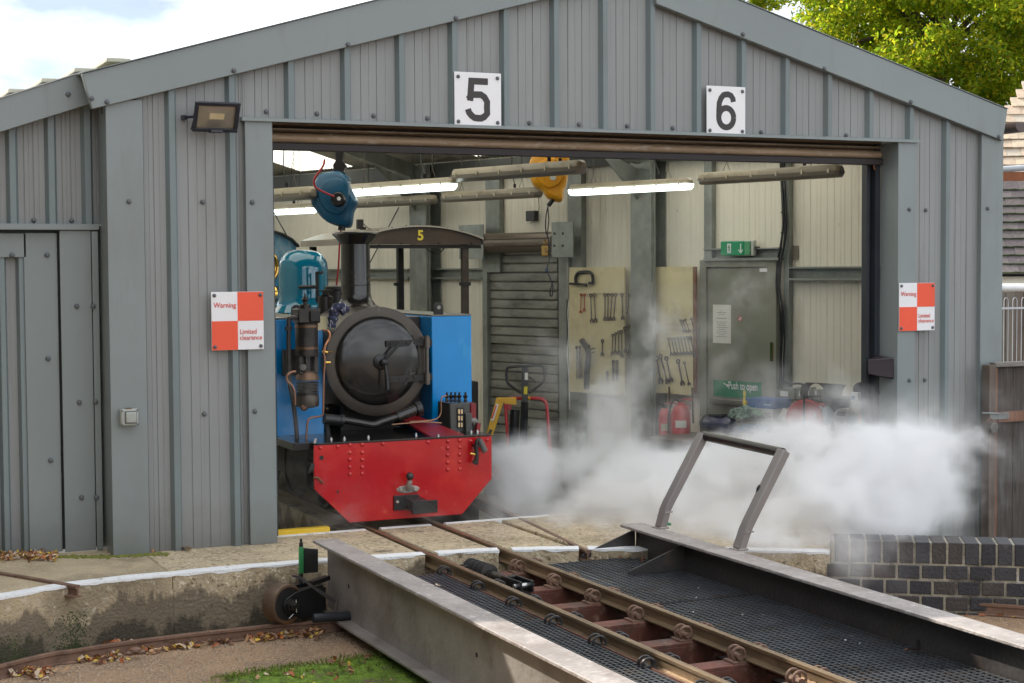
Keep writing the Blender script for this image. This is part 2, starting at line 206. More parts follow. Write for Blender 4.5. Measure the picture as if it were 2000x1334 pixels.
# ------------------------------------------------------------------ mesh builder
class MB:
    def __init__(s): s.v = []; s.f = []
    def add(s, vs, fs): o = len(s.v); s.v += [tuple(p) for p in vs]; s.f += [tuple(i+o for i in q) for q in fs]; return s
    def box(s, x0, x1, y0, y1, z0, z1):
        return s.add([(x, y, z) for z in (z0, z1) for y in (y0, y1) for x in (x0, x1)], [(0, 2, 3, 1), (4, 5, 7, 6), (0, 1, 5, 4), (2, 6, 7, 3), (0, 4, 6, 2), (1, 3, 7, 5)])
    def obox(s, c, a, b, d):      # centre and three half-extent vectors (right-handed)
        c = Vector(c); P = [c+a*i+b*j+d*k for k in (-1, 1) for j in (-1, 1) for i in (-1, 1)]
        return s.add(P, [(0, 2, 3, 1), (4, 5, 7, 6), (0, 1, 5, 4), (2, 6, 7, 3), (0, 4, 6, 2), (1, 3, 7, 5)])
    def beam(s, p, q, w, h, up=V3(0, 0, 1)):
        p, q = Vector(p), Vector(q); d = (q-p); a = d.cross(up).normalized()*w/2; b = a.cross(d).normalized()*h/2
        return s.obox((p+q)/2, d/2, b.cross(d).normalized()*w/2, b) if False else s.obox((p+q)/2, a, d/2, b)
    def prism(s, poly, d):        # 3-D polygon and extrusion vector
        n = len(poly); P = [Vector(p) for p in poly]; d = Vector(d); s.add(P+[p+d for p in P], [tuple(range(n)), tuple(range(2*n-1, n-1, -1))]+[(i, i+n, (i+1) % n+n, (i+1) % n) for i in range(n)]); return s
    def tube(s, pts, r, n=8, cap=True, r2=None):
        P = [Vector(p) for p in pts]; k = len(P); vs = []; fs = []; T = [(P[min(i+1, k-1)]-P[max(i-1, 0)]).normalized() for i in range(k)]
        a = T[0].orthogonal().normalized()
        for i in range(k):
            a = (a-T[i]*a.dot(T[i])).normalized(); b = T[i].cross(a); rr = r if r2 is None else r+(r2-r)*i/(k-1)
            if isinstance(r, (list, tuple)): rr = r[i]
            vs += [P[i]+(a*math.cos(t)+b*math.sin(t))*rr for t in [2*math.pi*j/n for j in range(n)]]
        for i in range(k-1):
            for j in range(n): fs.append((i*n+j, i*n+(j+1) % n, (i+1)*n+(j+1) % n, (i+1)*n+j))
        if cap: fs += [tuple(range(n-1, -1, -1)), tuple(range((k-1)*n, k*n))]
        return s.add(vs, fs)
    def lathe(s, c, ax, prof, n=24):   # profile of (radius, height along the axis)
        c = Vector(c); ax = Vector(ax).normalized(); a = ax.orthogonal().normalized(); b = ax.cross(a); vs = []; fs = []; k = len(prof)
        for rr, h in prof: vs += [c+ax*h+(a*math.cos(t)+b*math.sin(t))*max(rr, 1e-5) for t in [2*math.pi*j/n for j in range(n)]]
        for i in range(k-1):
            for j in range(n): fs.append((i*n+j, i*n+(j+1) % n, (i+1)*n+(j+1) % n, (i+1)*n+j))
        fs += [tuple(range(n-1, -1, -1)), tuple(range((k-1)*n, k*n))]
        return s.add(vs, fs)
    def ball(s, c, r, n=10, m=6, sc=(1, 1, 1)):
        prof = [(r*math.sin(math.pi*i/m), -r*math.cos(math.pi*i/m)) for i in range(m+1)]; o = len(s.v); s.lathe((0, 0, 0), (0, 0, 1), prof, n); c = Vector(c)
        for i in range(o, len(s.v)): v = s.v[i]; s.v[i] = (c.x+v[0]*sc[0], c.y+v[1]*sc[1], c.z+v[2]*sc[2])
        return s
    def grid(s, fn, nu, nv):
        return s.add([fn(i/nu, j/nv) for j in range(nv+1) for i in range(nu+1)], [(j*(nu+1)+i, j*(nu+1)+i+1, (j+1)*(nu+1)+i+1, (j+1)*(nu+1)+i) for j in range(nv) for i in range(nu)])
    def mesh(s, name, mat=None, smooth=True, loc=None):
        me = bpy.data.meshes.new(name)
        if loc is not None: s.v = [tuple(Vector(v)-loc) for v in s.v]
        me.from_pydata(s.v, [], s.f); me.validate(verbose=False); me.update()
        if smooth:
            me.shade_smooth(); me.set_sharp_from_angle(angle=R_(38))
        if mat: me.materials.append(mat)
        return me
def link(name, me, parent=None, loc=None):
    o = bpy.data.objects.new(name, me); COL.objects.link(o)
    if parent is not None: o.parent = parent; 
    if loc is not None: o.location = loc if parent is None else Vector(loc)-wloc(parent)
    elif parent is not None: o.location = -wloc(parent)
    return o
def wloc(o):
    p = Vector(o.location)
    while o.parent: o = o.parent; p = p+Vector(o.location)
    return p
def part(name, parent, mb, mat, bev=0, smooth=True, kind=None, label=None):
    """one mesh, built in world coordinates, hung under its thing"""
    o = link(name, mb.mesh(name, mat, smooth), parent)
    if bev: b = o.modifiers.new('bevel', 'BEVEL'); b.width = bev; b.segments = 2; b.limit_method = 'ANGLE'; b.angle_limit = R_(40)
    if kind: o['kind'] = kind
    if label: o['label'] = label
    return o
def thing(name, label, cat, loc=(0, 0, 0), group=None):
    o = bpy.data.objects.new(name, None); o.empty_display_size = .05; COL.objects.link(o); o.location = loc; o['label'] = label; o['category'] = cat
    if group: o['group'] = group
    return o
def one(name, label, cat, mb, mat, group=None, kind=None, bev=0, origin=None):
    o = link(name, mb.mesh(name, mat, True, origin), None, origin)
    if label: o['label'] = label
    if cat: o['category'] = cat
    if group: o['group'] = group
    if kind: o['kind'] = kind
    if bev: b = o.modifiers.new('bevel', 'BEVEL'); b.width = bev; b.segments = 2; b.limit_method = 'ANGLE'; b.angle_limit = R_(40)
    return o
def structure(name, mb, mat, parent=None, smooth=False):
    o = link(name, mb.mesh(name, mat, smooth), parent)
    if parent is None: o['kind'] = 'structure'
    return o
def kids(o): return [x for x in COL.objects if x.parent == o]
def dup(o, loc, label=None, group=None, rot=None, parent=None, scale=None):
    c = o.copy(); COL.objects.link(c)
    if parent is not None: c.parent = parent
    else:
        c.location = loc
        if rot is not None: c.rotation_euler = rot
        if scale is not None: c.scale = scale
        if label: c['label'] = label
        if group: c['group'] = group
    for k in kids(o): dup(k, None, parent=c)
    return c
def text(name, body, parent, centre, right, up, height, mat, bold=0, depth=.001, align='CENTER', width=None):
    cu = bpy.data.curves.new(name, 'FONT'); cu.body = body; cu.size = 1; cu.offset = bold; cu.extrude = 0; cu.align_x = align; cu.align_y = 'CENTER'; cu.resolution_u = 6
    t = bpy.data.objects.new(name, cu); COL.objects.link(t); dg = bpy.context.evaluated_depsgraph_get(); dg.update(); me = bpy.data.meshes.new_from_object(t.evaluated_get(dg)); bpy.data.objects.remove(t)
    ys = [v.co.y for v in me.vertices]; xs = [v.co.x for v in me.vertices]; k = height/(max(ys)-min(ys)); cy = (max(ys)+min(ys))/2; cx = (max(xs)+min(xs))/2 if align == 'CENTER' else min(xs)
    kx = k if width is None else width/(max(xs)-min(xs)); n = Vector(right).cross(Vector(up))
    for v in me.vertices: v.co = Vector(centre)+Vector(right)*(v.co.x-cx)*kx+Vector(up)*(v.co.y-cy)*k+n*depth
    me.materials.clear(); me.materials.append(mat); me.name = name
    return link(name, me, parent)
X, Y, Z = V3(1, 0, 0), V3(0, 1, 0), V3(0, 0, 1)

# ================================================================== THE SETTING
def smooth_line(pts, n=6):
    P = [Vector(p) for p in pts]; P = [P[0]*2-P[1]]+P+[P[-1]*2-P[-2]]; o = []
    for i in range(1, len(P)-2):
        for k in range(n):
            t = k/n; a, b, c_, d = P[i-1], P[i], P[i+1], P[i+2]
            o.append(.5*((2*b)+(c_-a)*t+(2*a-5*b+4*c_-d)*t*t+(3*b-a-3*c_+d)*t**3))
    return o+[P[-2]]
YARD, PITZ = -.62, -.285
g = MB().add([(-150, -150, YARD), (150, -150, YARD), (150, 150, YARD), (-150, 150, YARD)], [(0, 1, 2, 3)])
structure('ground', g, yardm)
# pit edge : west part, then east to the end of the concrete
edge = smooth_line([V3(-3.0, 5.0, 0), V3(-1.2, 6.15, 0), V3(.2, 6.86, 0)]+[GZ(*p) for p in ((5, 1168), (150, 1143), (300, 1127), (450, 1113), (590, 1101))]+[V3(2.85, 7.25, 0), V3(3.2, 7.2, 0), V3(3.6, 7.04, 0), V3(4.1, 6.78, 0), V3(4.62, 6.44, 0)], 6)
brickline = smooth_line([V3(4.62, 6.44, 0), V3(4.99, 6.19, 0), V3(5.38, 5.92, 0), V3(5.9, 5.5, 0), V3(6.5, 4.8, 0), V3(7.0, 4.0, 0)], 8)
# gravel floor of the turntable pit
allp = edge+brickline[1:]
def fan(z, pts): return [V3(p.x, p.y, z) for p in pts]
pg = fan(PITZ, allp)+[V3(7.4, -8, PITZ), V3(-6, -8, PITZ), V3(-6, 4, PITZ)]
mb = MB(); mb.prism(list(reversed(pg)), (0, 0, -.3)); structure('pit_floor', mb, gravel)
# apron slabs (cast blocks between and beside the rails), up to the shed and round its front
def clipx(pts, x0, x1):
    o = []
    def at(x):
        for a, b in zip(pts, pts[1:]):
            if min(a.x, b.x) <= x <= max(a.x, b.x): t = (x-a.x)/(b.x-a.x+1e-9); return a.lerp(b, t)
    return [at(x0)]+[p for p in pts if x0+1e-4 < p.x < x1-1e-4]+[at(x1)]
mb = MB(); e_ = [p+V3(0, .004, 0) for p in clipx(edge, -2.95, 4.615)]; P = [V3(p.x, p.y, -.064) for p in e_]+[V3(4.615, 8.1, -.064), V3(-2.95, 8.1, -.064)]; n = len(P)
mb.v = [tuple(p) for p in P]+[(p.x, p.y, -.61) for p in P]; mb.f = [tuple(range(n))]+[(i, i+n, (i+1) % n+n, (i+1) % n) for i in range(n)]
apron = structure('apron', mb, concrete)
def slab(x0, x1, yb, mat, xb0=None, xb1=None):
    e = clipx(edge, x0, x1); top = [p.copy() for p in e]; poly = top+[V3(xb1 or x1, yb, 0), V3(xb0 or x0, yb, 0)]
    mb = MB(); n = len(poly); mb.v = [tuple(p) for p in poly]+[(p.x, p.y, -.6) for p in poly]; mb.f = [tuple(range(n))]+[(i, i+n, (i+1) % n+n, (i+1) % n) for i in range(n)]
    o = part('concrete_slab', apron, mb, mat, .008); return e
XL, XR = 2.852, 3.229
GR = .022
for a, b, yb, m in ((-2.9, .66, FY+.1, concrete), (.73, 1.6, 8.12, concrete), (1.602, XL-GR-.006, 8.12, concrete_tan), (XL+GR+.014, XR-GR-.014, 8.12, concrete_tan), (XR+GR+.006, 3.56, 8.12, concrete_tan), (3.60, 4.619, 8.12, concrete_tan)):
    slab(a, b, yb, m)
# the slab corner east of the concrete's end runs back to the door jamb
mb = MB(); P = [V3(4.622, 6.46, 0), V3(5.85, 7.8, 0), V3(5.9, 8.1, 0), V3(4.622, 8.12, 0)]; mb.prism(list(reversed(P)), (0, 0, -.6)); mb.f = mb.f; part('concrete_slab', apron, mb, concrete_tan, .006)
# white line along the edge
def ribbon(line, w0, w1, z, jit, wrap=0.012):
    mb = MB(); k = len(line); a = []; b = []; c_ = []
    for i, p in enumerate(line):
        t = (line[min(i+1, k-1)]-line[max(i-1, 0)]).normalized(); nrm = V3(-t.y, t.x, 0); nrm = nrm if nrm.y > 0 else -nrm
        j1 = jit*noise.noise(p*9); j2 = jit*noise.noise(p*23)
        a.append(p-nrm*.002+V3(0, 0, z)); b.append(p+nrm*(w1+j1)+V3(0, 0, z)); c_.append(p-nrm*.002+V3(0, 0, z-wrap*(1+1.4*noise.noise(p*14))))
    n = len(a); mb.v = [tuple(q) for q in a+b+c_]
    for i in range(n-1): mb.f += [(i, i+1, i+1+n, i+n), (i+1, i, i+2*n, i+1+2*n)]
    return mb
def dense(line, st=.02):
    o = []
    for a, b in zip(line, line[1:]):
        k = max(1, int((b-a).length/st)); o += [a.lerp(b, i/k) for i in range(k)]
    return o+[line[-1]]
for x0, x1 in ((-2.8, .66), (.73, XL-GR-.006), (XL+GR+.014, XR-GR-.014), (XR+GR+.006, 3.56), (3.60, 4.615)):
    part('white_edge_line', apron, ribbon(dense(clipx(edge, x0, x1)), 0, .085, .004, .012, .010), whitepaint)
for x0, x1 in ((2.21, XL-.04), (XL+.045, XR-.045), (XR+.04, 3.9)):
    mb = MB(); mb.box(x0, x1, 8.085, 8.121, -.05, .0045); part('white_edge_line', apron, mb, whitepaint)
# interior floor and the track bed inside
structure('shed_floor', MB().box(1.5, 6.9, 8.13, 19, -.66, -.612), M('oily_floor', (.22, .20, .17), .6, var=.25, vs=2))
structure('track_bed', MB().box(2.75, 3.33, 8.13, 14, -.61, -.03), concrete)
mb = MB().box(2.13, 2.62, 8.115, 8.17, -.03, .028); one('edge_board', 'yellow painted edge board at the foot of the doorway beside the engine', 'board', mb, yellowp, bev=.004, origin=V3(2.4, 8.14, 0))

# ---- brick parapet of the pit, brick by brick
wall = thing('brick_wall', 'low curved wall of blue bricks with a brick on edge coping round the pit', 'wall', (5.0, 6.2, PITZ))
bl = [p for p in brickline]; cum = [0]
for a, b in zip(bl, bl[1:]): cum.append(cum[-1]+(b-a).length)
def on_bl(s):
    s = max(0, min(cum[-1]-1e-4, s))
    for i in range(len(bl)-1):
        if s <= cum[i+1]: t = (s-cum[i])/(cum[i+1]-cum[i]); p = bl[i].lerp(bl[i+1], t); d = (bl[i+1]-bl[i]).normalized(); return p, d, V3(d.y, -d.x, 0)*1.0
TOPB = .062
def brickmesh(w_, h, d, nm, mat):
    mb = MB().box(-w_/2, w_/2, 0, d, -h/2, h/2); me = mb.mesh(nm, mat, False); return me
BM = {}
def put_brick(s, z, w_, h, d, mat, jit=.0025):
    p, dr, nr = on_bl(s); nr = nr if nr.dot(p-V3(2.5, 3, 0)) < 0 else -nr   # nr points into the pit
    key = (round(w_, 3), round(h, 3), round(d, 3), mat.name)
    if key not in BM: BM[key] = brickmesh(w_, h, d, 'brick', mat)
    o = bpy.data.objects.new('brick', BM[key]); COL.objects.link(o); o.parent = wall
    o.location = p+nr*(rng.normal(0, jit))+V3(0, 0, z+rng.normal(0, .0007))-wloc(wall); o.rotation_euler = (0, rng.normal(0, .004), math.atan2(dr.y, dr.x)+rng.normal(0, .006))
    if (Matrix.Rotation(o.rotation_euler.z, 3, 'Z') @ Y).dot(nr) > 0: o.rotation_euler.z += math.pi
    b = o.modifiers.new('bevel', 'BEVEL'); b.width = .0025; b.segments = 1
    return o
smax = 2.35; s = .05
while s < smax: put_brick(s, TOPB-.0515, .0655, .103, .205, brickm[rng.integers(3)]); s += .0765
zc = TOPB-.103-.011
for row in range(4):
    h = .063; s = .03+(.056 if row % 2 else 0)
    while s < smax: put_brick(s, zc-h/2, .1005, h, .21, brickm[rng.integers(3)]); s += .1125
    zc -= .0745
mb = MB()       # mortar core, 6 mm behind the brick faces
for i in range(0, 60):
    a, da, na = on_bl(i*smax/60); b, db, nb = on_bl((i+1)*smax/60); sgn = -1 if na.dot(a-V3(2.5, 3, 0)) < 0 else 1
    for (z0, z1, off, th) in ((-.30, TOPB-.005, .006, .194),):
        P = [a+na*sgn*off, b+nb*sgn*off, b+nb*sgn*(off+th), a+na*sgn*(off+th)]; P = [V3(p.x, p.y, z0) for p in P]; mb.prism(P, (0, 0, z1-z0))
part('mortar', wall, mb, mortar)
mb = MB()
# ---- rails of the roads and the bridge
def rail_prof(h=.055, hw=.0135, fw_=.028, web=.004):     # symmetric flat-bottom section: (x, z) from the railhead down
    return [(-hw, -.002), (-hw+.004, 0), (hw-.004, 0), (hw, -.002), (hw, -.013), (web, -.018), (web, -h+.010), (fw_, -h+.005), (fw_, -h), (-fw_, -h), (-fw_, -h+.005), (-web, -h+.010), (-web, -.018), (-hw, -.013)]
def rail(mb, a, b, prof=None, nseg=1):
    a, b = Vector(a), Vector(b); d = (b-a).normalized(); s_ = V3(d.y, -d.x, 0); n = len(prof)
    vs = []; fs = []
    for i in range(nseg+1):
        p = a.lerp(b, i/nseg); vs += [p+s_*x+V3(0, 0, z) for x, z in prof]
    for i in range(nseg):
        for j in range(n): fs.append((i*n+j, (i+1)*n+j, (i+1)*n+(j+1) % n, i*n+(j+1) % n))
    fs += [tuple(range(n)), tuple(range((nseg+1)*n-1, nseg*n-1, -1))]
    return mb.add(vs, fs)
RP = rail_prof()
def rail_curve(mb, line, prof):
    n = len(prof); k = len(line); vs = []; fs = []
    for i, p in enumerate(line):
        t = (line[min(i+1, k-1)]-line[max(i-1, 0)]).normalized(); s_ = V3(t.y, -t.x, 0); vs += [p+s_*x+V3(0, 0, z) for x, z in prof]
    for i in range(k-1):
        for j in range(n): fs.append((i*n+j, (i+1)*n+j, (i+1)*n+(j+1) % n, i*n+(j+1) % n))
    fs += [tuple(range(n)), tuple(range(k*n-1, (k-1)*n-1, -1))]
    return mb.add(vs, fs)
for x, nm in ((XL, 'left rail'), (XR, 'right rail')):
    one('rail', 'brown worn %s set in the concrete apron, running under the blue engine' % nm, 'rail', rail(MB(), (x, 7.24, .004), (x, 13.5, .004), RP), railtop, group='rails of the shed road under the engine')
d5 = (GZ(0, 1118, .01)-GZ(155, 1145, .01)).normalized(); e5 = GZ(152, 1143, .012)
one('rail', 'rusty rail end poking out over the white line at far left', 'rail', rail(MB(), e5, e5+d5*2.6, rail_prof(.055, .0135, .024)), rust)
e6 = GZ(1143, 1072, .004); d6 = V3(.12, 1, 0).normalized()
one('rail', 'short rusty rail end at the pit edge in the steam, right of the engine road', 'rail', rail(MB(), e6-d6*.04, e6+d6*3, RP), rust)
# ring rail on the pit floor
ring = smooth_line([V3(-2.6, 4.3, -.225), V3(-.9, 5.75, -.225)]+[GZ(px, py, -.225) for px, py in ((0, 1298), (150, 1267), (300, 1245), (450, 1228), (600, 1213))]+[V3(2.85, 6.98, -.225), V3(3.4, 6.86, -.225), V3(4.0, 6.62, -.225), V3(4.5, 6.35, -.225)]+[GZ(px, py, -.225) for px, py in ((1780, 1170), (2000, 1183))]+[V3(5.9, 5.25, -.225), V3(6.5, 4.2, -.225)], 8)
rr = thing('ring_rail', 'curved rusty rail laid round the foot of the pit wall', 'rail', tuple(ring[20]))
rail_curve_mb = rail_curve(MB(), ring, rail_prof(.058, .014, .016, .006)); part('rail', rr, rail_curve_mb, rust)
cp = GZ(265, 1270, -.245); part('rail_clamp', rr, MB().ball(cp, .022, 8, 5, (1.2, .8, .7)).tube([cp+V3(-.04, 0, -.01), cp+V3(.04, 0, -.01)], .01), rust)

# ================================================================== THE SHED
shed = thing('engine_shed', 'grey steel clad engine shed with a wide open doorway and low gabled roof', 'shed', (4.2, FY, 0))
HZ = 2.147                                  # underside of the gable cladding
# fascia edges
Lb = [F(180, 213), F(750, 75.3), F(1056, 0)]; kL = (Lb[1].z-Lb[0].z)/(Lb[1].x-Lb[0].x)
Rb = [F(1277.6, 6.7), F(1500, 94.4), F(1955, 272)]; kR = (Rb[2].z-Rb[0].z)/(Rb[2].x-Rb[0].x)
zL = lambda x: Lb[0].z+kL*(x-Lb[0].x)
zR = lambda x: Rb[0].z+kR*(x-Rb[0].x)
XA = (Rb[0].z-kR*Rb[0].x-Lb[0].z+kL*Lb[0].x)/(kL-kR)     # apex under the fascia
ztop = lambda x: min(zL(x), zR(x))
R0, PITCHX = 2.345, .2985
rib_w = .030; rib_d = .030
def ribs_between(x0, x1):
    k = math.floor((x0-R0)/PITCHX)-1; o = []
    while R0+k*PITCHX < x1: 
        if R0+k*PITCHX > x0-1e-6: o.append(R0+k*PITCHX)
        k += 1
    return o
def sheet(xa, xb, z0, zt, y=FY):
    """one pan of the trapezoidal sheet with three pressed grooves"""
    mb = MB(); xs = [xa]; ys = [0]; wd = xb-xa
    pr = []
    for fr, dp in ((.22, .0035), (.40, .0015), (.58, .0035), (.78, .0015)):
        xc = xa+wd*fr; pr += [(xc-.0028, 0), (xc-.001, dp), (xc+.001, dp), (xc+.0028, 0)]
    P = [(xa, 0)]+pr+[(xb, 0)]
    v = [(x, y+o, z0) for x, o in P]+[(x, y+o, zt(x)) for x, o in P]; n = len(P)
    mb.add(v, [(i, i+1, n+i+1, n+i) for i in range(n-1)]); return mb
def rib(x, z0, zt, y=FY):
    """rising facet on the left, crown, falling facet on the right"""
    P = [(x, 0), (x+.016, -rib_d), (x+.016+.028, -rib_d), (x+.058, 0)]
    mb = MB(); n = 4; mb.add([(a, y+b, z0) for a, b in P]+[(a, y+b, zt(a)) for a, b in P], [(i, i+1, n+i+1, n+i) for i in range(3)]); mb.add([(a, y+b, z0) for a, b in P], [(0, 1, 2, 3)]); return mb
# gable above the door, and the two cheeks
def clad(x0, x1, z0, zt, y=FY, phase=None):
    rs = ribs_between(x0, x1-.05) if phase is None else phase
    last = x0
    for r in rs:
        if r-last > .02: part('cladding_panel', shed, sheet(last, r, z0, zt, y), grey_pan, smooth=False)
        part('cladding_rib', shed, rib(r, z0, zt, y), grey, smooth=False); last = r+.058
    if x1-last > .01: part('cladding_panel', shed, sheet(last, x1, z0, zt, y), grey_pan, smooth=False)
tz = lambda x: ztop(x)+.03
clad(1.60, 2.150, -.62, lambda x: min(tz(x), 9), phase=[1.738, 2.04])
clad(2.1505, 6.2915, HZ, tz)
clad(6.292, 6.80, -.62, tz, phase=[6.501])
# flashings
part('corner_flashing', shed, MB().box(1.449, 1.625, FY-.032, FY-.028, -.62, ztop(1.45)+.03).box(1.449, 1.453, FY-.028, FY+.3, -.62, 2.20), flash)
part('corner_flashing', shed, MB().box(6.787, 6.957, FY-.034, FY-.030, -.62, ztop(6.9)+.03).box(6.787, 6.790, FY-.030, FY, -.62, 2.2).box(6.954, 6.957, FY-.03, FY+.3, -.62, 2.15), flash)
part('door_jamb', shed, MB().box(2.133, 2.272, FY-.034, FY-.030, 0.002, HZ-.012).box(2.268, 2.272, FY-.030, FY+.135, .002, HZ-.012).box(2.133, 2.137, FY-.030, FY, .002, HZ-.012), flash)
part('door_jamb', shed, MB().box(6.153, 6.283, FY-.034, FY-.030, -.60, HZ-.012).box(6.153, 6.157, FY-.030, FY+.137, -.6, HZ-.012), flash)
part('header_flashing', shed, MB().prism([(2.115, FY-.050, HZ+.002), (2.115, FY-.004, HZ+.010), (2.115, FY-.004, HZ-.012), (2.115, FY-.050, HZ-.014)], (4.19, 0, 0)), flash)
# fascia boards of the two rakes, with their folded top
def fascia(pts, y0, nm='fascia'):
    mb = MB(); mb.prism([(x, y0, z) for x, z in pts], (0, .045, 0)); return part(nm, shed, mb, flash, .003)
TL = [F(160, 144, .05), F(750, -3, .05)]; kt = (TL[1].z-TL[0].z)/(TL[1].x-TL[0].x); tl = lambda x: TL[0].z+kt*(x-TL[0].x)
TR = [F(1440, 0, .05), F(1966, 214, .05)]; kr = (TR[1].z-TR[0].z)/(TR[1].x-TR[0].x); tr = lambda x: TR[0].z+kr*(x-TR[0].x)
A1 = F(160, 144, .05); A2 = F(180, 213, .05); B1 = F(1966, 214, .05); B2 = F(1957, 275, .05)
fl = lambda x: zL(x)-.0; xt = (TR[0].z-kr*TR[0].x-TL[0].z+kt*TL[0].x)/(kt-kr)
bL = lambda x: A2.z+(F(1056, 0, .05).z-A2.z)/(F(1056, 0, .05).x-A2.x)*(x-A2.x)
bR = lambda x: F(1277.6, 6.7, .05).z+(B2.z-F(1277.6, 6.7, .05).z)/(B2.x-F(1277.6, 6.7, .05).x)*(x-F(1277.6, 6.7, .05).x)
xm = 4.47
fascia([(A2.x, A2.z), (xm+.03, bL(xm+.03)), (xm+.03, tl(xm+.03)), (A1.x, A1.z)], FY-.054)
fascia([(xm, bR(xm)), (B2.x, B2.z), (B1.x, B1.z), (xm, tr(xm))], FY-.060)
for a, b, yy in (((A1.x, A1.z), (xm, tl(xm)), 0), ((xm, tr(xm)), (B1.x, B1.z), 0)):
    mb = MB(); n_ = Vector((-(b[1]-a[1]), 0, b[0]-a[0])).normalized()
    P = [Vector((a[0], FY-.066, a[1]+.002)), Vector((b[0], FY-.066, b[1]+.002)), Vector((b[0], FY+.18, b[1]+.012)), Vector((a[0], FY+.18, a[1]+.012))]; mb.prism(P, n_*.004); part('verge_flashing', shed, mb, flash)
for px, py in ((179, 192), (209, 199), (457, 138), (890.5, 35.5), (680, 87), (1451, 67), (1779, 199), (1949, 267), (1610, 134)):
    pass
SCR = None
def screw(parent, p, nrm=V3(0, -1, 0), r=.0125, nm='screw', mat=screwm):
    global SCR
    if SCR is None: SCR = MB().lathe((0, 0, 0), (0, -1, 0), [(.0125, 0), (.0125, .003), (.0105, .008), (.006, .0105), (0, .011)], 12).mesh('screw', screwm)
    o = link(nm, SCR, parent); o.location = Vector(p)-wloc(parent); o.scale = (r/.0125,)*3
    if abs(nrm.y+1) > 1e-3: o.rotation_euler = nrm.to_track_quat('-Y', 'Z').to_euler()
    return o
for px, py, off in ((179, 192, .054), (209, 199, .054), (457, 138, .056), (680, 87, .056), (890.5, 35.5, .056), (1451, 67, .061), (1779, 199, .061), (1951, 267, .061), (1610, 134, .061)): screw(shed, F(px, py, off))
for px, py, off in ((252, 393.5, .033), (396, 394.5, .002), (493, 395, .035), (1776, 409, .035), (1808, 410.5, .002), (1929, 407, .035), (399.5, 808.5, .002), (498, 803, .035), (1776, 743, .035), (1806, 742, .002), (1929, 775, .035),
                    (619, 222, .002), (730, 226, .002), (835, 231, .002), (1034, 240, .002), (1131, 243, .002), (1225, 246, .002), (1314, 250, .002), (1487, 258, .002), (1653, 264, .002), (520, 218, .002)): screw(shed, F(px, py, off))

# left annex of the shed, set back a little
AY = FY+.20
PA = lambda px, py, off=0: PY(px, py, AY-off)
x0a, x1a = PA(0, 400).x-1.4, PA(190, 400).x+.06
hb = PA(0, 437).z; hb2 = PA(0, 449).z
fa = [PA(-260, 265, .10), PA(0, 258, .10), PA(176, 203, .10), PA(164, 141, .10), PA(0, 193, .10)]
za = lambda x: fa[1].z+(fa[2].z-fa[1].z)/(fa[2].x-fa[1].x)*(x-fa[1].x)+.04
ps = [PA(q, 350).x for q in (11, 87, 158)]
ps = [ps[0]-(ps[1]-ps[0])*k for k in (4, 3, 2, 1)]+ps
clad(x0a, x1a, hb, za, AY, phase=ps)
mb = MB(); k_ = (fa[2].z-fa[1].z)/(fa[2].x-fa[1].x); xw = fa[1].x-1.6
mb.prism([(xw, AY-.10, fa[1].z-k_*1.6), (fa[2].x, AY-.10, fa[2].z), (fa[3].x, AY-.10, fa[3].z), (xw, AY-.10, fa[4].z-k_*1.6)], (0, .045, 0)); part('fascia', shed, mb, flash, .003)
kk = (fa[3].z-fa[4].z)/(fa[3].x-fa[4].x)
mb = MB(); mb.prism([(xw, AY-.108, fa[4].z-kk*1.6+.002), (fa[3].x, AY-.108, fa[3].z+.002), (fa[3].x, AY+.12, fa[3].z+.014), (xw, AY+.12, fa[4].z-kk*1.6+.014)], V3(-kk, 0, 1)*.004); part('verge_flashing', shed, mb, M('pale_verge', (.5, .5, .48), .35))
# corrugated roof sheets with profile fillers over the annex
for k in range(6):
    xq = fa[4].x-.25+k*.16; zq = fa[4].z+kk*(xq-fa[4].x); part('roof_sheet', shed, MB().box(xq, xq+.12, AY+.14, AY+3, zq+.030, zq+.052), M('cream_roof_filler', (.52, .50, .40), .6), .004)
rs = MB().prism([(xw, AY+.12, fa[4].z-kk*1.6), (fa[3].x, AY+.12, fa[3].z), (fa[3].x, AY+5, fa[3].z), (xw, AY+5, fa[4].z-kk*1.6)], (0, 0, .02)); part('roof_sheet', shed, rs, grey)
screw(shed, PA(133, 184, .102)); screw(shed, PA(66, 430, .002)); screw(shed, PA(140, 431, .002))
part('header_flashing', shed, MB().box(x0a, PA(190, 437).x, AY-.05, AY-.002, hb2, hb), flash, .002)
xb = [PA(q, 700).x for q in (-120, 0, 51, 57, 112, 121, 181, 187, 200)]
zf = .002
def pan(px0, px1, py0, py1, off, mat=flash, th=.006):
    a = PA(px0, (py0+py1)/2, off); b = PA(px1, (py0+py1)/2, off); zt_ = PA((px0+px1)/2, py0, off).z; zb_ = max(zf, PA((px0+px1)/2, py1, off).z); return MB().box(a.x, b.x, AY-off, AY-off+th, zb_, zt_)
part('door_surround_panel', shed, pan(122, 183, 450, 1100, .030), flash, .002)
part('door_surround_strip', shed, pan(184.5, 197, 452, 1100, .045), flash, .002)
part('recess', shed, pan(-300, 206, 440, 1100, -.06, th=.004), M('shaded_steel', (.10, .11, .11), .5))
part('sliding_door_stile', shed, pan(52, 117, 455, 1100, .0), flash, .002)
part('sliding_door_rail', shed, pan(-300, 51, 455, 503, .0), flash, .002)
for q in (-30, -2, 36):
    a = PA(q, 700).x; part('cladding_rib', shed, MB().prism([(a, AY+.045, 0.002), (a+.012, AY+.01, .002), (a+.035, AY+.01, .002), (a+.047, AY+.045, .002)], (0, 0, PA(20, 503).z)), grey, smooth=False)
part('cladding_panel', shed, MB().box(xb[0]-.5, xb[2], AY+.046, AY+.05, 0.002, PA(20, 503).z), grey_pan)
for px, py in ((24, 498), (92, 498), (94, 700), (99, 899)): screw(shed, PA(px, py, .004))
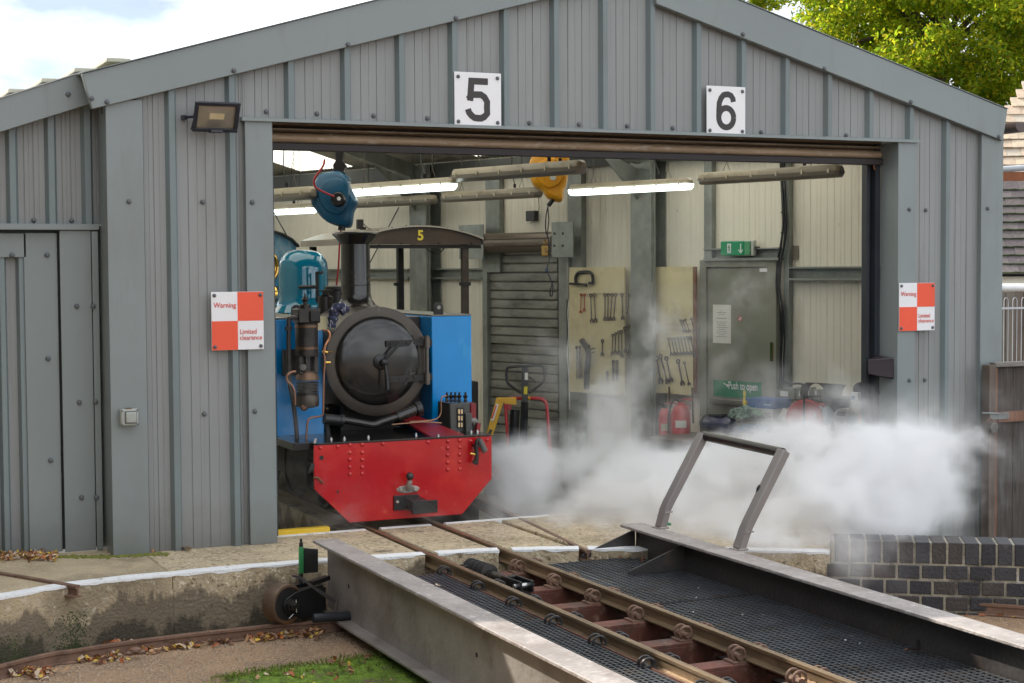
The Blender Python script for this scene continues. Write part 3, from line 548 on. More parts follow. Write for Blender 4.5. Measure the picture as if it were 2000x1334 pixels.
for px, py in ((150, 598), (155, 786), (159.5, 972)): screw(shed, PA(px, py, .034))
for px, py in ((182, 598), (187, 785), (188.5, 972)): screw(shed, PA(px, py, .047))
# gutter end at the right eave
gp = F(1981, 255, -.05); mb = MB(); prof = [(math.cos(t)*.052, -math.sin(t)*.062) for t in [math.pi*i/10 for i in range(11)]]
mb.prism([(gp.x-.005+a, FY-.02, gp.z+.045+b) for a, b in prof], (0, 3, 0)); part('gutter', shed, mb, browngut, .002)

# roller door head: the coiled shutter's last slats and bottom rail under the header
yb_ = FY+.14
def zat(px, py, y=yb_): return PY(px, py, y).z
slz = [HZ-.012, HZ-.030, HZ-.047, HZ-.066]
mb = MB().box(2.272, 6.153, yb_-.02, yb_+.06, 2.125, 2.2); 
rd = part('roller_door', shed, MB().box(2.275, 6.15, yb_+.03, yb_+.05, 2.02, 2.32), brown_dark)
zt1 = zat(1100, 276); zt2 = zat(1100, 294); zt3 = zat(1100, 307.5)
for a, b, o in ((zt1+.085, zt1+.062, .0), (zt1+.060, zt1+.034, -.004), (zt1+.031, zt1+.006, -.008)):
    part('door_slat', rd, MB().prism([(2.276, yb_+.02, a), (2.276, yb_-.012+o, (a+b)/2+.004), (2.276, yb_-.012+o, (a+b)/2-.004), (2.276, yb_+.02, b)], (3.874, 0, 0)), brown_door)
part('door_slat', rd, MB().prism([(2.276, yb_+.02, zt1+.004)]+[(2.276, yb_-.028*math.sin(t)+.01, (zt1+zt2)/2+math.cos(t)*(zt1-zt2)/2) for t in [math.pi*i/8 for i in range(9)]]+[(2.276, yb_+.02, zt2)], (3.874, 0, 0)), M('tan_worn_slat', (.40, .285, .185), .4, var=.2, vs=5, stretch=(.5, 1, 6), bump=.1, bs=80, dirt=[((.62, .55, .45), 22, .55, .72, (.6, 1, 2)), ((.16, .10, .07), 6, .60, .8, (.4, 1, 3))]))
part('bottom_rail', rd, MB().box(2.276, 6.15, yb_-.03, yb_+.02, zt3, zt2-.001), brown_dark, .004)
part('door_guide', shed, MB().box(6.115, 6.152, FY+.138, FY+.20, -.6, 2.25).box(6.07, 6.09, FY+.165, FY+.215, -.6, 2.2).box(6.09, 6.115, FY+.19, FY+.215, -.6, 2.2), M('blue_black_guide', (.028, .032, .040), .4, var=.2))
part('door_guide', shed, MB().box(2.273, 2.33, FY+.15, FY+.20, 0, 2.25), M('blue_black_guide', (0, 0, 0)))
hk = PY(1709, 325, FY+.12); part('hook', shed, MB().tube([hk+V3(.012, 0, .02), hk+V3(-.004, 0, .012), hk+V3(-.008, 0, -.004), hk+V3(0, 0, -.02)], .005, 6), copper)

import bmesh
def clipmesh(o, planes):
    bm = bmesh.new(); bm.from_mesh(o.data); off = wloc(o)
    for co_, no_ in planes: bmesh.ops.bisect_plane(bm, geom=bm.verts[:]+bm.edges[:]+bm.faces[:], plane_co=Vector(co_)-off, plane_no=Vector(no_), clear_inner=True)
    bm.to_mesh(o.data); bm.free(); return o
INSIDE = [((0, FY+.06, 0), (0, 1, 0)), ((1.47, 0, 0), (1, 0, 0))]
# ---- inside: the long side wall, seen through the doorway
EAVE = 2.33; FL = -.61
def wbox(u0, u1, z0, z1, o0, o1):
    """box on the long wall: along u, up z, standing off the wall o0..o1"""
    mb = MB(); P = [WL(u0, z0, o0), WL(u1, z0, o0), WL(u1, z0, o1), WL(u0, z0, o1)]; return mb.prism(P, (0, 0, z1-z0))
U0, U1 = -1.75, 8.5
def liner(u0, u1, z0, z1, n=None):
    # flat lining sheet with fine pressed lines
    mb = MB(); P = [(u0, 0)]; st = .0585; u = u0+.02; i = 0
    while u < u1-.02:
        dp = .004 if i % 3 == 0 else .0025; P += [(u-.003, 0), (u-.001, -dp), (u+.001, -dp), (u+.003, 0)]; u += st*(.55 if i % 3 == 1 else 1.0); i += 1
    P.append((u1, 0)); v = [WL(a, z0, b) for a, b in P]+[WL(a, z1, b) for a, b in P]; n = len(P)
    return mb.add(v, [(i+1, i, n+i, n+i+1) for i in range(n-1)])
cuts = [U0]+[WU(q) for q in (1620,)]+[WU(1530), WU(1382), WU(1255), WU(1120), WU(962), WU(820), 5.0, 6.2, 7.4, U1]
for a, b in zip(cuts, cuts[1:]): part('lining_panel', shed, liner(a, b, FL, EAVE+.02), beige, smooth=False)
part('outer_wall', shed, wbox(U0, U1, FL, EAVE, -.14, -.12), grey)
for px0, px1, top in ((801, 839, 1), (1232, 1278, 1)):
    a, b = WU(px1, 600, .15), WU(px0, 600, .15); m_ = (a+b)/2
    mb = wbox(a, b, FL, EAVE-.02, .135, .150); mb2 = wbox(a+.01, b-.01, FL, EAVE-.02, .0, .012); mb3 = wbox(m_-.006, m_+.006, FL, EAVE-.02, .012, .135)
    mb.add(mb2.v, mb2.f); mb.add(mb3.v, mb3.f); 
    part('column', shed, mb, galv); part('column_flange', shed, wbox(a+.012, a+.030, FL, EAVE-.02, .150, .175), galv)
for px0, px1, z0 in ((948, 975, None), (1108, 1135, None)):
    a, b = WU(px1, 380, .06), WU(px0, 380, .06); part('wall_post', shed, wbox(a, b, FL if px0 > 1000 else 1.35, EAVE, .005, .06), galv)
a, b = WU(1390, 400, .05), WU(1375, 400, .05); part('wall_post', shed, wbox(a, b, 1.45, EAVE, .005, .05), galv)
a, b = WU(1541, 400, .05), WU(1531, 400, .05); part('wall_post', shed, wbox(a, b, FL, EAVE, .005, .05), galv)
def rail_on(pxa, pxb, nm='sheeting_rail'):
    a, b = WU(pxb, 530, .05), WU(pxa, 530, .05); z1 = ONW((pxa+pxb)/2, 519, .05).z if pxa > 1500 else 1.405; z1 = 1.385
    part(nm, shed, wbox(a, b, z1-.012, z1, .002, .07), galv); part(nm, shed, wbox(a, b, z1-.078, z1-.012, .002, .012), galv); part(nm, shed, wbox(a, b, z1-.096, z1-.080, .002, .07), galv)
for a, b in ((1541, 1720), (841, 944), (527, 800)): rail_on(a, b)
a, b = WU(1523, 495, .05), WU(1377, 495, .05); z1 = ONW(1450, 484.5, .05).z; part('sheeting_rail', shed, wbox(a, b, z1-.010, z1, .002, .07), galv); part('sheeting_rail', shed, wbox(a, b, z1-.07, z1-.010, .002, .012), galv); part('sheeting_rail', shed, wbox(a, b, z1-.092, z1-.072, .002, .07), galv)
# eaves beam and roof
RSL = .245
def RL(u, o, dz=0): return WL(u, EAVE+.02+o*RSL+dz, o)
part('eaves_beam', shed, wbox(U0, U1, EAVE-.13, EAVE-.005, .005, .09), M('dark_eaves_steel', (.06, .065, .06), .5, metal=.2, var=.2))
for px in (820, 1255):
    uc = WU(px, 500, .1)
    mb = MB(); P = [RL(uc-.03, .02, -.20), RL(uc+.03, .02, -.20), RL(uc+.03, 2.4, -.16), RL(uc-.03, 2.4, -.16)]; mb.prism(P, (0, 0, .012)); mb.prism([RL(uc-.005, .02, -.19), RL(uc+.005, .02, -.19), RL(uc+.005, 2.4, -.15), RL(uc-.005, 2.4, -.15)], (0, 0, .125)); part('rafter', shed, mb, galv)
    mb = MB(); mb.prism([RL(uc-.006, .1, -.45), RL(uc+.006, .1, -.45), RL(uc+.006, .1, -.19), RL(uc-.006, .1, -.19)], WN*.35) if False else None
    k = MB().add([WL(uc, EAVE-.42, .15), WL(uc, EAVE-.18, .15), RL(uc, .62, -.19), WL(uc+.008, EAVE-.42, .15), WL(uc+.008, EAVE-.18, .15), RL(uc+.008, .62, -.19)], [(0, 1, 2), (5, 4, 3), (0, 3, 4, 1), (1, 4, 5, 2), (2, 5, 3, 0)]); part('haunch', shed, k, galv)
# roof underside: corrugated sheets, two translucent in view, more added out of view
def roofpanel(u0, u1, o0, o1, mat, nm='roof_sheet'):
    mb = MB(); st = .05; P = []; u = u0
    while u < u1-.001: P += [(u, 0), (min(u+.018, u1), 0), (min(u+.026, u1), -.010), (min(u+.042, u1), -.010)]; u += st
    P.append((u1, 0)); v = [RL(a, o0, b) for a, b in P]+[RL(a, o1, b) for a, b in P]; n = len(P); mb.add(v, [(i, i+1, n+i+1, n+i) for i in range(n-1)]); return clipmesh(part(nm, shed, mb, mat, smooth=False), INSIDE)
us1 = ONW(590, 350)
s1 = (4.75, 5.65); s2 = (2.25, 2.95); s3 = (7.2, 8.0); s4 = (-1.3, .7)  # s4 lies out of view, widened to brighten the interior
prev = U0
OMAX = 2.5
for a, b in (s4, s2, s1, s3):
    roofpanel(prev, a, -.15, OMAX, roofin)
    roofpanel(a, b, -.15, .08, roofin); roofpanel(a, b, .08, 2.1, skylightm, 'roof_light'); roofpanel(a, b, 2.1, OMAX, roofin); prev = b
roofpanel(prev, U1, -.15, OMAX, roofin)
# opposite roof slope, falling to the west wall, and the hidden walls that close the building
def RR(u, o, dz=0): return RL(u, OMAX, dz)+(WN*(o-OMAX))-V3(0, 0, (o-OMAX)*.2)
for a, b, m in ((U0-1.0, -.6, roofin), (-.6, 1.6, skylightm), (1.6, 2.6, roofin), (2.6, 4.8, skylightm), (4.8, U1, roofin)):  # translucent panels added on this unseen slope to brighten the interior
    mb = MB().add([RR(a, OMAX), RR(b, OMAX), RR(b, 6.6), RR(a, 6.6)], [(0, 1, 2, 3)]); clipmesh(part('roof_sheet' if m is roofin else 'roof_light', shed, mb, m), INSIDE)
part('back_wall', shed, MB().prism([WL(U1, FL, -.1), WL(U1, FL, 3.2), WL(U1+.1, FL, 3.2), WL(U1+.1, FL, -.1)], (0, 0, 3.0)), beige)
part('west_wall', shed, MB().box(1.456, 1.50, FY+.04, 18.5, FL, 2.17), beige)
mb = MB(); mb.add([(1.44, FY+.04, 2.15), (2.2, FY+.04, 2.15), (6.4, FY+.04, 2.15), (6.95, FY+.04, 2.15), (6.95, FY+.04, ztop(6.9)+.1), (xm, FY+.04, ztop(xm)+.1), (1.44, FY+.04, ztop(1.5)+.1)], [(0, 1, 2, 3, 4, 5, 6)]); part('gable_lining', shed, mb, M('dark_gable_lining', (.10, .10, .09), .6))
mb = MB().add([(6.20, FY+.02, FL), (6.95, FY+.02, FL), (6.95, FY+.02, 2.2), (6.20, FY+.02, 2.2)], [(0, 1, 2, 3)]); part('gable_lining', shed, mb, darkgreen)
# outer roof of the shed just behind the fascias
for xa_, xb_, fn in ((1.36, xm, tl), (xm, B1.x, tr)):
    mb = MB().prism([(xa_, FY+.10, fn(xa_)-.03), (xb_, FY+.10, fn(xb_)-.03), (xb_, FY+1.0, fn(xb_)-.03), (xa_, FY+1.0, fn(xa_)-.03)], (0, 0, .02)); part('roof_sheet', shed, mb, grey)
# side wall outside, right
mb = MB().prism([(6.95, FY, -.62), (6.96, FY, -.62), WL(-1.6, -.62, -.2), WL(-1.65, -.62, -.2)], (0, 0, 2.8)); part('side_wall', shed, mb, grey)

# ---- the roller shutter in the side wall
a, b = WU(1093), WU(952); ztop_s = ONW(1020, 497).z
rs_ = part('roller_shutter', shed, wbox(a, b, FL, ztop_s, .005, .012), shutm)
z = ztop_s; sh = .0775; i = 0
while z-sh > FL:
    P = [(z, .012), (z-.003, .012), (z-.007, .022), (z-sh*.35, .024), (z-sh*.65, .026), (z-sh+.008, .026), (z-sh+.003, .012), (z-sh, .012)]
    mb = MB(); v = [WL(a, q, o) for q, o in P]+[WL(b, q, o) for q, o in P]; n = len(P); mb.add(v, [(i_+1, i_, n+i_, n+i_+1) for i_ in range(n-1)]); part('slat', rs_, mb, shutm); z -= sh; i += 1
for q0, q1 in ((944, 953), (1093, 1108)):
    u0, u1 = WU(q1, 600, .05), WU(q0, 600, .05); part('shutter_guide', rs_, wbox(u0, u1, FL, ztop_s+.02, .01, .06), galv)
u0, u1 = WU(1075, 480, .2), WU(925, 480, .2); zc_ = ONW(1000, 474, .2).z
part('shutter_coil', rs_, MB().tube([WL(u0, zc_, .12), WL(u1+.14, zc_, .12)], .085, 16), M('brown_grey_coil', (.16, .13, .10), .4, metal=.3, var=.25, vs=4, stretch=(1, 1, 5)))
for z_ in (.03, -.03): part('coil_lap', rs_, MB().tube([WL(u0, zc_+z_, .198), WL(u1+.14, zc_+z_, .198)], .004, 6), brown_dark)
for q0, q1, y0, y1 in ((1078, 1120, 434, 503), (897, 945, 440, 506)):
    u0, u1 = WU(q1, 470, .2), WU(q0, 470, .2); part('end_plate', rs_, wbox(u0, u1, ONW(q0, y1, .2).z, ONW(q0, y0, .2).z, .196, .206), galv, .003)
for q in ((1083, 456), (1099, 456), (1083, 480), (1099, 480)): screw(rs_, ONW(*q, .207), WN, .010, 'bolt')
u0 = WU(1114, 540, .05); part('conduit', shed, wbox(u0-.012, u0+.012, ONW(1114, 585, .06).z, ONW(1114, 503, .06).z, .06, .085), M('grey_trunking', (.28, .29, .27), .5)); 
pts = [ONW(*q, .07) for q in ((1112, 585), (1109, 610), (1111, 650), (1108, 690), (1111, 735), (1113, 800))]; part('cable', shed, MB().tube(smooth_line(pts, 5), .004, 6), white)
# ---- fire exit door
a, b = WU(1505), WU(1388); zt_ = ONW(1450, 523).z
fd = part('exit_door', shed, wbox(a, b, FL, zt_, .006, .03), doorg, .002)
fa_, fb_ = WU(1524), WU(1375); 
for bx in (wbox(fa_, a-.004, FL, zt_+.06, .002, .05), wbox(b+.004, fb_, FL, zt_+.06, .002, .05), wbox(a-.004, b+.004, zt_+.005, zt_+.06, .002, .05)): part('door_frame', fd, bx, doorg, .003)
q0, q1 = ONW(1380, 779, .08), ONW(1503, 779, .08)
part('push_bar', fd, wbox(WU(1500, 779, .08), WU(1384, 779, .08), q0.z-.03, q0.z+.006, .03, .085), M('brown_grey_bar', (.22, .20, .17), .35, metal=.5), .006)
part('hinge', fd, wbox(WU(1519, 690), WU(1514, 690), ONW(1516, 705).z, ONW(1516, 668).z, .05, .058), brass); part('door_closer', fd, wbox(WU(1507, 526), WU(1492, 526), ONW(1500, 531).z, ONW(1500, 524).z, .03, .05), white)
part('push_sign', fd, wbox(WU(1493), WU(1399), ONW(1446, 773.5).z-.01, ONW(1446, 744).z, .031, .033), greenp)
text('lettering', 'Push to open', fd, ONW(1451, 756.5, .036), -WV, Z, .075, white, .008, width=(ONW(1424, 756)-ONW(1480, 756)).length)
ar = ONW(1418, 751, .036); part('arrow', fd, MB().prism([ar-WV*-.022+Z*.012, ar-WV*-.026+Z*.006, ar-WV*.008-Z*.008, ar-WV*.006-Z*.018, ar-WV*.026-Z*.012, ar-WV*.012+Z*.006, ar-WV*.010-Z*.002], -WN*.001), white)
# notices on the door
n_ = one('notice', 'white sheet of closely printed paper taped to the fire exit door', 'notice', wbox(WU(1433), WU(1398), ONW(1415, 670).z, ONW(1415, 595).z, .031, .0325), paper, origin=ONW(1415, 632, .03)); 
for k in range(15):
    zz = ONW(1415, 607+k*3.6).z
    if k in (3, 5): continue
    hw_ = (.020, .045, .03)[k] if k < 3 else (.045+.012*math.sin(k*2.3))*1.0; hh = .0045 if k in (1, 4) else .0028
    link('print_line', wbox(WU(1415)-hw_, WU(1415)+hw_, zz-hh/2, zz+hh/2, .0328, .0332).mesh('print_line', paperprint), n_); 
for c_ in COL.objects:
    if c_.parent == n_: c_.location = -wloc(n_)
t_ = thing('no_smoking_sign', 'small round no smoking sticker beside the printed notice on the exit door', 'sign', ONW(1445, 622, .031))
def disc(c_, r, n=18): return MB().lathe(c_, WN, [(r, 0), (r, .001)], n)
part('disc', t_, disc(ONW(1445, 622, .031), .020), white); part('ring', t_, MB().tube([ONW(1445, 622, .033)+(WV*math.cos(t)+Z*math.sin(t))*.018 for t in [2*math.pi*i/16 for i in range(17)]], .0025, 5), redtxt); part('bar', t_, MB().tube([ONW(1445, 622, .033)+(WV+Z)*.012, ONW(1445, 622, .033)-(WV+Z)*.012], .0022, 5), redtxt)
# ---- illuminated exit sign above the door
ex = thing('exit_sign', 'green emergency exit light with a running figure and down arrow above the door', 'exit light', ONW(1440, 485, .09))
q0, q1 = WU(1466, 485, .09), WU(1409, 485, .09); za_, zb_ = ONW(1440, 500, .09).z, ONW(1440, 470, .09).z
part('housing', ex, wbox(q0-.02, q1, za_, zb_+.002, .045, .085), M('pale_plastic', (.55, .58, .52), .4), .006)
part('lens', ex, wbox(WU(1454, 485, .09), q1-.003, za_+.004, zb_-.004, .085, .104), greensign, .006)
part('clear_lens_end', ex, wbox(q0, WU(1455, 485, .09), za_+.006, zb_-.006, .085, .100), M('green_tinted_lens', (.10, .35, .18), .2), .005)
C_ = ONW(1424, 485, .105)
def wq(du, dz, w_, h_): return (C_+WV*du+Z*dz, w_, h_)
fig = MB()
def bar2(mb, p, q, w_, off=.1055, base=None):
    base = base or C_; p = base+WV*p[0]+Z*p[1]; q = base+WV*q[0]+Z*q[1]; d = (q-p); n_ = d.cross(WN).normalized()*w_/2; mb.prism([p+n_, q+n_, q-n_, p-n_], WN*.0008)
part('white_panel', ex, MB().prism([C_+WV*.018+Z*.034, C_-WV*.018+Z*.034, C_-WV*.018-Z*.034, C_+WV*.018-Z*.034], WN*.0008), white)
C2 = C_+WN*.0012
fg = MB(); bar2(fg, (.0, .026), (.0, .018), .010, base=C2); bar2(fg, (.002, .016), (-.004, -.004), .010, base=C2); bar2(fg, (.0, .012), (.012, .002), .005, base=C2); bar2(fg, (0, .012), (-.012, .010), .005, base=C2); bar2(fg, (-.004, -.004), (.010, -.016), .006, base=C2); bar2(fg, (.010, -.016), (.006, -.028), .005, base=C2); bar2(fg, (-.004, -.004), (-.010, -.026), .006, base=C2); part('running_figure', ex, fg, greenp)
C3 = ONW(1446.5, 485, .105); ag = MB(); bar2(ag, (0, .034), (0, -.030), .009, base=C3); bar2(ag, (0, -.034), (.020, -.010), .008, base=C3); bar2(ag, (0, -.034), (-.020, -.010), .008, base=C3); part('down_arrow', ex, ag, white)
part('gland', ex, MB().tube([WL(q0-.02, (za_+zb_)/2, .06), WL(q0-.055, (za_+zb_)/2, .06)], .012, 8), blackm)
# black bunch of cables down the wall
cb = thing('cable_bunch', 'thick bunch of black cables running down the wall right of the exit door', 'cable', ONW(1527, 760, .06))
for k in range(4):
    pts = [ONW(x+(k-1.5)*2.2+(1.5*math.sin(k*2+y*.02)), y, .06+.006*k) for x, y in ((1527, 300), (1528, 340), (1530, 400), (1532, 440), (1528, 480), (1523, 510), (1521, 560), (1527, 600), (1528, 660), (1526, 700), (1526, 735), (1523, 760))]
    part('cable', cb, MB().tube(smooth_line(pts, 4), .008-.0012*(k % 2), 7), blackm)
part('cable', cb, MB().tube(smooth_line([ONW(*q, .05) for q in ((1527, 735), (1533, 746), (1545, 750), (1560, 749), (1572, 752))], 5), .007, 7), blackm)
for y in (372, 415, 455, 735): p = ONW(1529 if y < 460 else 1526, y, .07); part('cable_tie', cb, MB().lathe(p, Z, [(.016, -.004), (.018, 0), (.016, .004)], 10), blackm)
part('cable_tail', cb, MB().tube([ONW(1525, 482, .07), ONW(1519, 499, .08)], .003, 5), blackm)
one('blank_plate', 'small square grey plate on the cream wall right of the black cables', 'plate', wbox(WU(1560), WU(1541), ONW(1550, 507).z, ONW(1550, 480).z, .002, .012), M('grey_brown_plate', (.20, .175, .14), .5), origin=ONW(1550, 493))
sb = thing('socket_box', 'small dark square socket box on the wall above the roller shutter', 'socket', ONW(1043, 422, .03)); u0, u1 = WU(1052, 422), WU(1035, 422); part('box', sb, wbox(u0, u1, ONW(1043, 432).z, ONW(1043, 412).z, .003, .05), M('dark_bakelite', (.03, .03, .03), .4), .004); part('cable', sb, MB().tube([ONW(1052, 414, .04), ONW(1053, 403, .03), ONW(1051, 382, .01)], .003, 6), blackm)

# ---- tool boards and spanners
def board(q0, q1, y0, y1, label):
    a, b = WU(q1), WU(q0); p = ONW((q0+q1)/2, (y0+y1)/2, .02); return one('tool_board', label, 'tool board', wbox(a, b, ONW((q0+q1)/2, y1).z, ONW((q0+q1)/2, y0).z, .064, .076), plyw, origin=p)
b1 = board(1124, 1233, 522, 768, 'cream plywood tool board with a big black G clamp, left of the steel column')
b2 = board(1279, 1366, 521, 768, 'cream plywood tool board right of the steel column, bare in its upper half')
part('edge_batten', b2, wbox(WU(1372), WU(1367), ONW(1366, 768).z, ONW(1366, 521).z, .06, .075), wood_red)
OB = .08
def spanner_mesh(L_, w_, mat, nm='spanner', openend=True, ringtop=True):
    """combination spanner hanging in the wall's plane: local x along the wall, z down from the ring"""
    mb = MB(); r = w_*1.15
    for t0 in range(12):
        t1, t2 = 2*math.pi*t0/12, 2*math.pi*(t0+1)/12; mb.add([(math.cos(t)*q, o, math.sin(t)*q) for o in (0, -.006) for t in (t1, t2) for q in (r*.55, r)], [(4, 5, 7, 6), (1, 3, 7, 5), (0, 4, 6, 2)])
    mb.box(-w_*.32, w_*.32, -.005, -.001, -L_+r*1.2, -r*.9)
    j = -L_; k = w_*1.25
    mb.prism([(-k*.35, 0, j+k*1.6), (k*.35, 0, j+k*1.6), (k, 0, j+k*.7), (k*.95, 0, j-k*.3), (k*.42, 0, j-k*.45), (k*.38, 0, j+k*.35), (-k*.38, 0, j+k*.35), (-k*.42, 0, j-k*.45), (-k*.95, 0, j-k*.3), (-k, 0, j+k*.7)], (0, -.006, 0))
    return mb.mesh(nm, mat, False)
WROT = math.atan2(-WV.y, -WV.x)          # local +x points to the right in the picture, -y into the room
SP = {}
def hang(px, py, L_, w_, tilt, mat, label, group=None, off=OB, cat='spanner', nm='spanner', upside=False):
    key = (round(L_, 2), round(w_, 3), mat.name)
    if key not in SP: SP[key] = spanner_mesh(L_, w_, mat)
    o = bpy.data.objects.new(nm, SP[key]); COL.objects.link(o); o.location = ONW(px, py, off+.004); o.rotation_euler = (0, R_(tilt), WROT); 
    if upside: o.rotation_euler = (0, R_(tilt), WROT)
    o['label'] = label; o['category'] = cat
    if group: o['group'] = group
    return o
g1 = 'spanners hanging on the left tool board'
orange_h = M('orange_handle_steel', (.42, .07, .03), .4, metal=.3)
hang(1135.5, 576, .145, .011, 3, orange_h, 'leftmost small orange handled spanner in the top row of the left tool board', g1)
hang(1142.5, 576, .130, .011, 3, orange_h, 'second small orange handled spanner in the top row of the left tool board', g1)
hang(1154, 577, .215, .015, -3, toolsteel, 'long dark spanner next right of the orange handled pair', g1)
hang(1161, 576, .215, .015, -4, toolsteel, 'second of the two long dark spanners in the top row of the left tool board', g1)
for i, (x, L_, t) in enumerate(((1182, .20, 0), (1188.5, .20, 2), (1196, .195, 6), (1203, .195, 7))): hang(x, 576, L_, .014, t, toolsteel, ('first', 'second', 'third', 'fourth', 'fifth', 'sixth', 'seventh', 'eighth')[i]+' of four spanners bunched right of middle, top row of left tool board', g1)
hang(1215, 576, .19, .014, -3, toolsteel, 'single spanner hanging alone near the right end of the top row, left tool board', g1)
hang(1230, 577, .15, .011, 9, toolsteel, 'rightmost short tilted spanner in the top row of the left tool board', g1)
part('hook_rail', b1, MB().beam(ONW(1125, 574, OB+.002), ONW(1232, 574, OB+.002), .004, .002), toolsteel)
g2 = 'spanners stepping up in size in the middle row of the left tool board'
for i, (x, y, L_) in enumerate(((1197, 655, .150), (1202.5, 652, .155), (1209, 649, .17), (1214.5, 648, .20), (1221, 641, .19), (1227.5, 638, .22))): hang(x, y, L_, .012+.001*i, 2-i, toolsteel, ('first', 'second', 'third', 'fourth', 'fifth', 'sixth', 'seventh', 'eighth')[i]+' spanner from the left in the upward stepping row of the left tool board', g2)
hang(1177, 666, .115, .014, 1, toolsteel, 'lone short spanner left of the stepping middle row on the left tool board', g1)
g3 = 'flat bars at the foot of the left tool board'
for x, y in ((1212, 704), (1219, 704)):
    p = ONW(x, y, OB); one('flat_tool', ('left' if x < 1215 else 'right')+' one of two dark flat steel bars low on the left tool board', 'hand tool', wbox(WU(x+2.6), WU(x-2.6), p.z-.17, p.z, OB+.001, OB+.007), toolsteel, group=g3, origin=p, bev=.002)
p = ONW(1200, 725, OB); one('flat_tool', 'short dark steel bar low on the left tool board, left of the two flat bars', 'hand tool', wbox(WU(1202), WU(1198), p.z-.08, p.z, OB+.001, OB+.007), toolsteel, origin=p, bev=.002)
g4 = 'rusty spanners leaning in the short top row of the right tool board'
for i, (x, y, L_) in enumerate(((1329, 626, .095), (1334, 627, .095), (1339, 625, .10), (1350.5, 623, .10))): hang(x, y, L_, .010, -27 if i < 3 else -20, rustysteel if i > 1 else toolsteel, ('first', 'second', 'third', 'fourth', 'fifth', 'sixth', 'seventh', 'eighth')[i]+' small rusty leaning spanner in the top row of the right tool board', g4)
part('hook_rail', b2, MB().beam(ONW(1300, 633, OB+.002), ONW(1354, 634, OB+.002), .003, .002), toolsteel); part('hook_rail', b2, MB().beam(ONW(1300, 644, OB+.002), ONW(1362, 645, OB+.002), .003, .002), toolsteel)
g5 = 'spanners leaning in the middle row of the right tool board'
for i in range(8): hang(1306+i*6.2, 662-i*.4, .125, .011, -15, toolsteel, ('first', 'second', 'third', 'fourth', 'fifth', 'sixth', 'seventh', 'eighth')[i]+' leaning spanner from the left, middle row of the right tool board', g5)
hang(1349, 661, .14, .013, -18, toolsteel, 'last and largest leaning spanner at the right end of the middle row, right tool board', g5)
g6 = 'big spanners leaning in the lowest row of the right tool board'
for i, (x, y, L_, w_, t) in enumerate(((1283, 700, .19, .020, -14), (1291, 696, .21, .016, -19), (1302, 700, .18, .017, -16), (1325, 706, .18, .017, -15), (1337, 709, .17, .011, -17))): hang(x, y, L_, w_, t, toolsteel, ('first', 'second', 'third', 'fourth', 'fifth', 'sixth', 'seventh', 'eighth')[i]+' big leaning spanner from the left, lowest row of the right tool board', g6)
# G clamp
gc = thing('g_clamp', 'large black G clamp hung at the top of the left tool board', 'clamp', ONW(1142, 545, OB+.02))
fr = [ONW(x, y, OB+.016) for x, y in ((1125, 556), (1124.5, 543), (1128, 534), (1136, 531.5), (1150, 531.5), (1156, 536), (1158, 545), (1157.5, 555))]
part('frame', gc, MB().tube(smooth_line(fr, 4), .014, 6), blackm); part('jaw', gc, MB().obox(ONW(1153.5, 553, OB+.016), WV*.018, WN*.012, Z*.012), blackm, .002)
part('screw_spindle', gc, MB().tube([ONW(1113, 554, OB+.03), ONW(1146, 556, OB+.03)], .010, 8), blackm); part('screw_head', gc, MB().ball(ONW(1144.5, 556.5, OB+.03), .015, 8, 6), blackm)
# power tool and pliers hanging low on the left board
pd = thing('hanging_holster', 'dark leather holster of pliers hanging low on the left tool board', 'tool holster', ONW(1143, 665, OB+.02))
part('pouch', pd, MB().tube(smooth_line([ONW(x, y, OB+.03) for x, y in ((1136, 664), (1141, 672), (1148, 684), (1149, 700), (1146, 730), (1146, 760))], 4), .024, 8), blackmatt); part('roll', pd, MB().tube([ONW(1135, 664, OB+.05), ONW(1150, 678, OB+.05)], .016, 8), M('brown_leather', (.05, .03, .02), .5)); part('jaws', pd, MB().tube([ONW(1148, 684, OB+.06), ONW(1162, 680, OB+.06)], .006, 6).tube([ONW(1151, 692, OB+.07), ONW(1161, 687, OB+.07)], .004, 6), chrome)
for x, lab in ((1126, 'left one of two long handled pliers at the lower left of the left tool board'), (1132, 'right one of two long handled pliers at the lower left of the left tool board')):
    o = thing('pliers', lab, 'pliers', ONW(x, 678, OB+.01), 'long handled pliers on the left tool board'); part('head', o, MB().ball(ONW(x, 678, OB+.01), .014, 8, 5, (1, .5, 1)), toolsteel); part('handle', o, MB().tube([ONW(x, 680, OB+.01), ONW(x+1, 740, OB+.01)], .005, 6), toolsteel); part('handle', o, MB().tube([ONW(x+.5, 680, OB+.01), ONW(x+5, 738, OB+.01)], .005, 6), toolsteel)

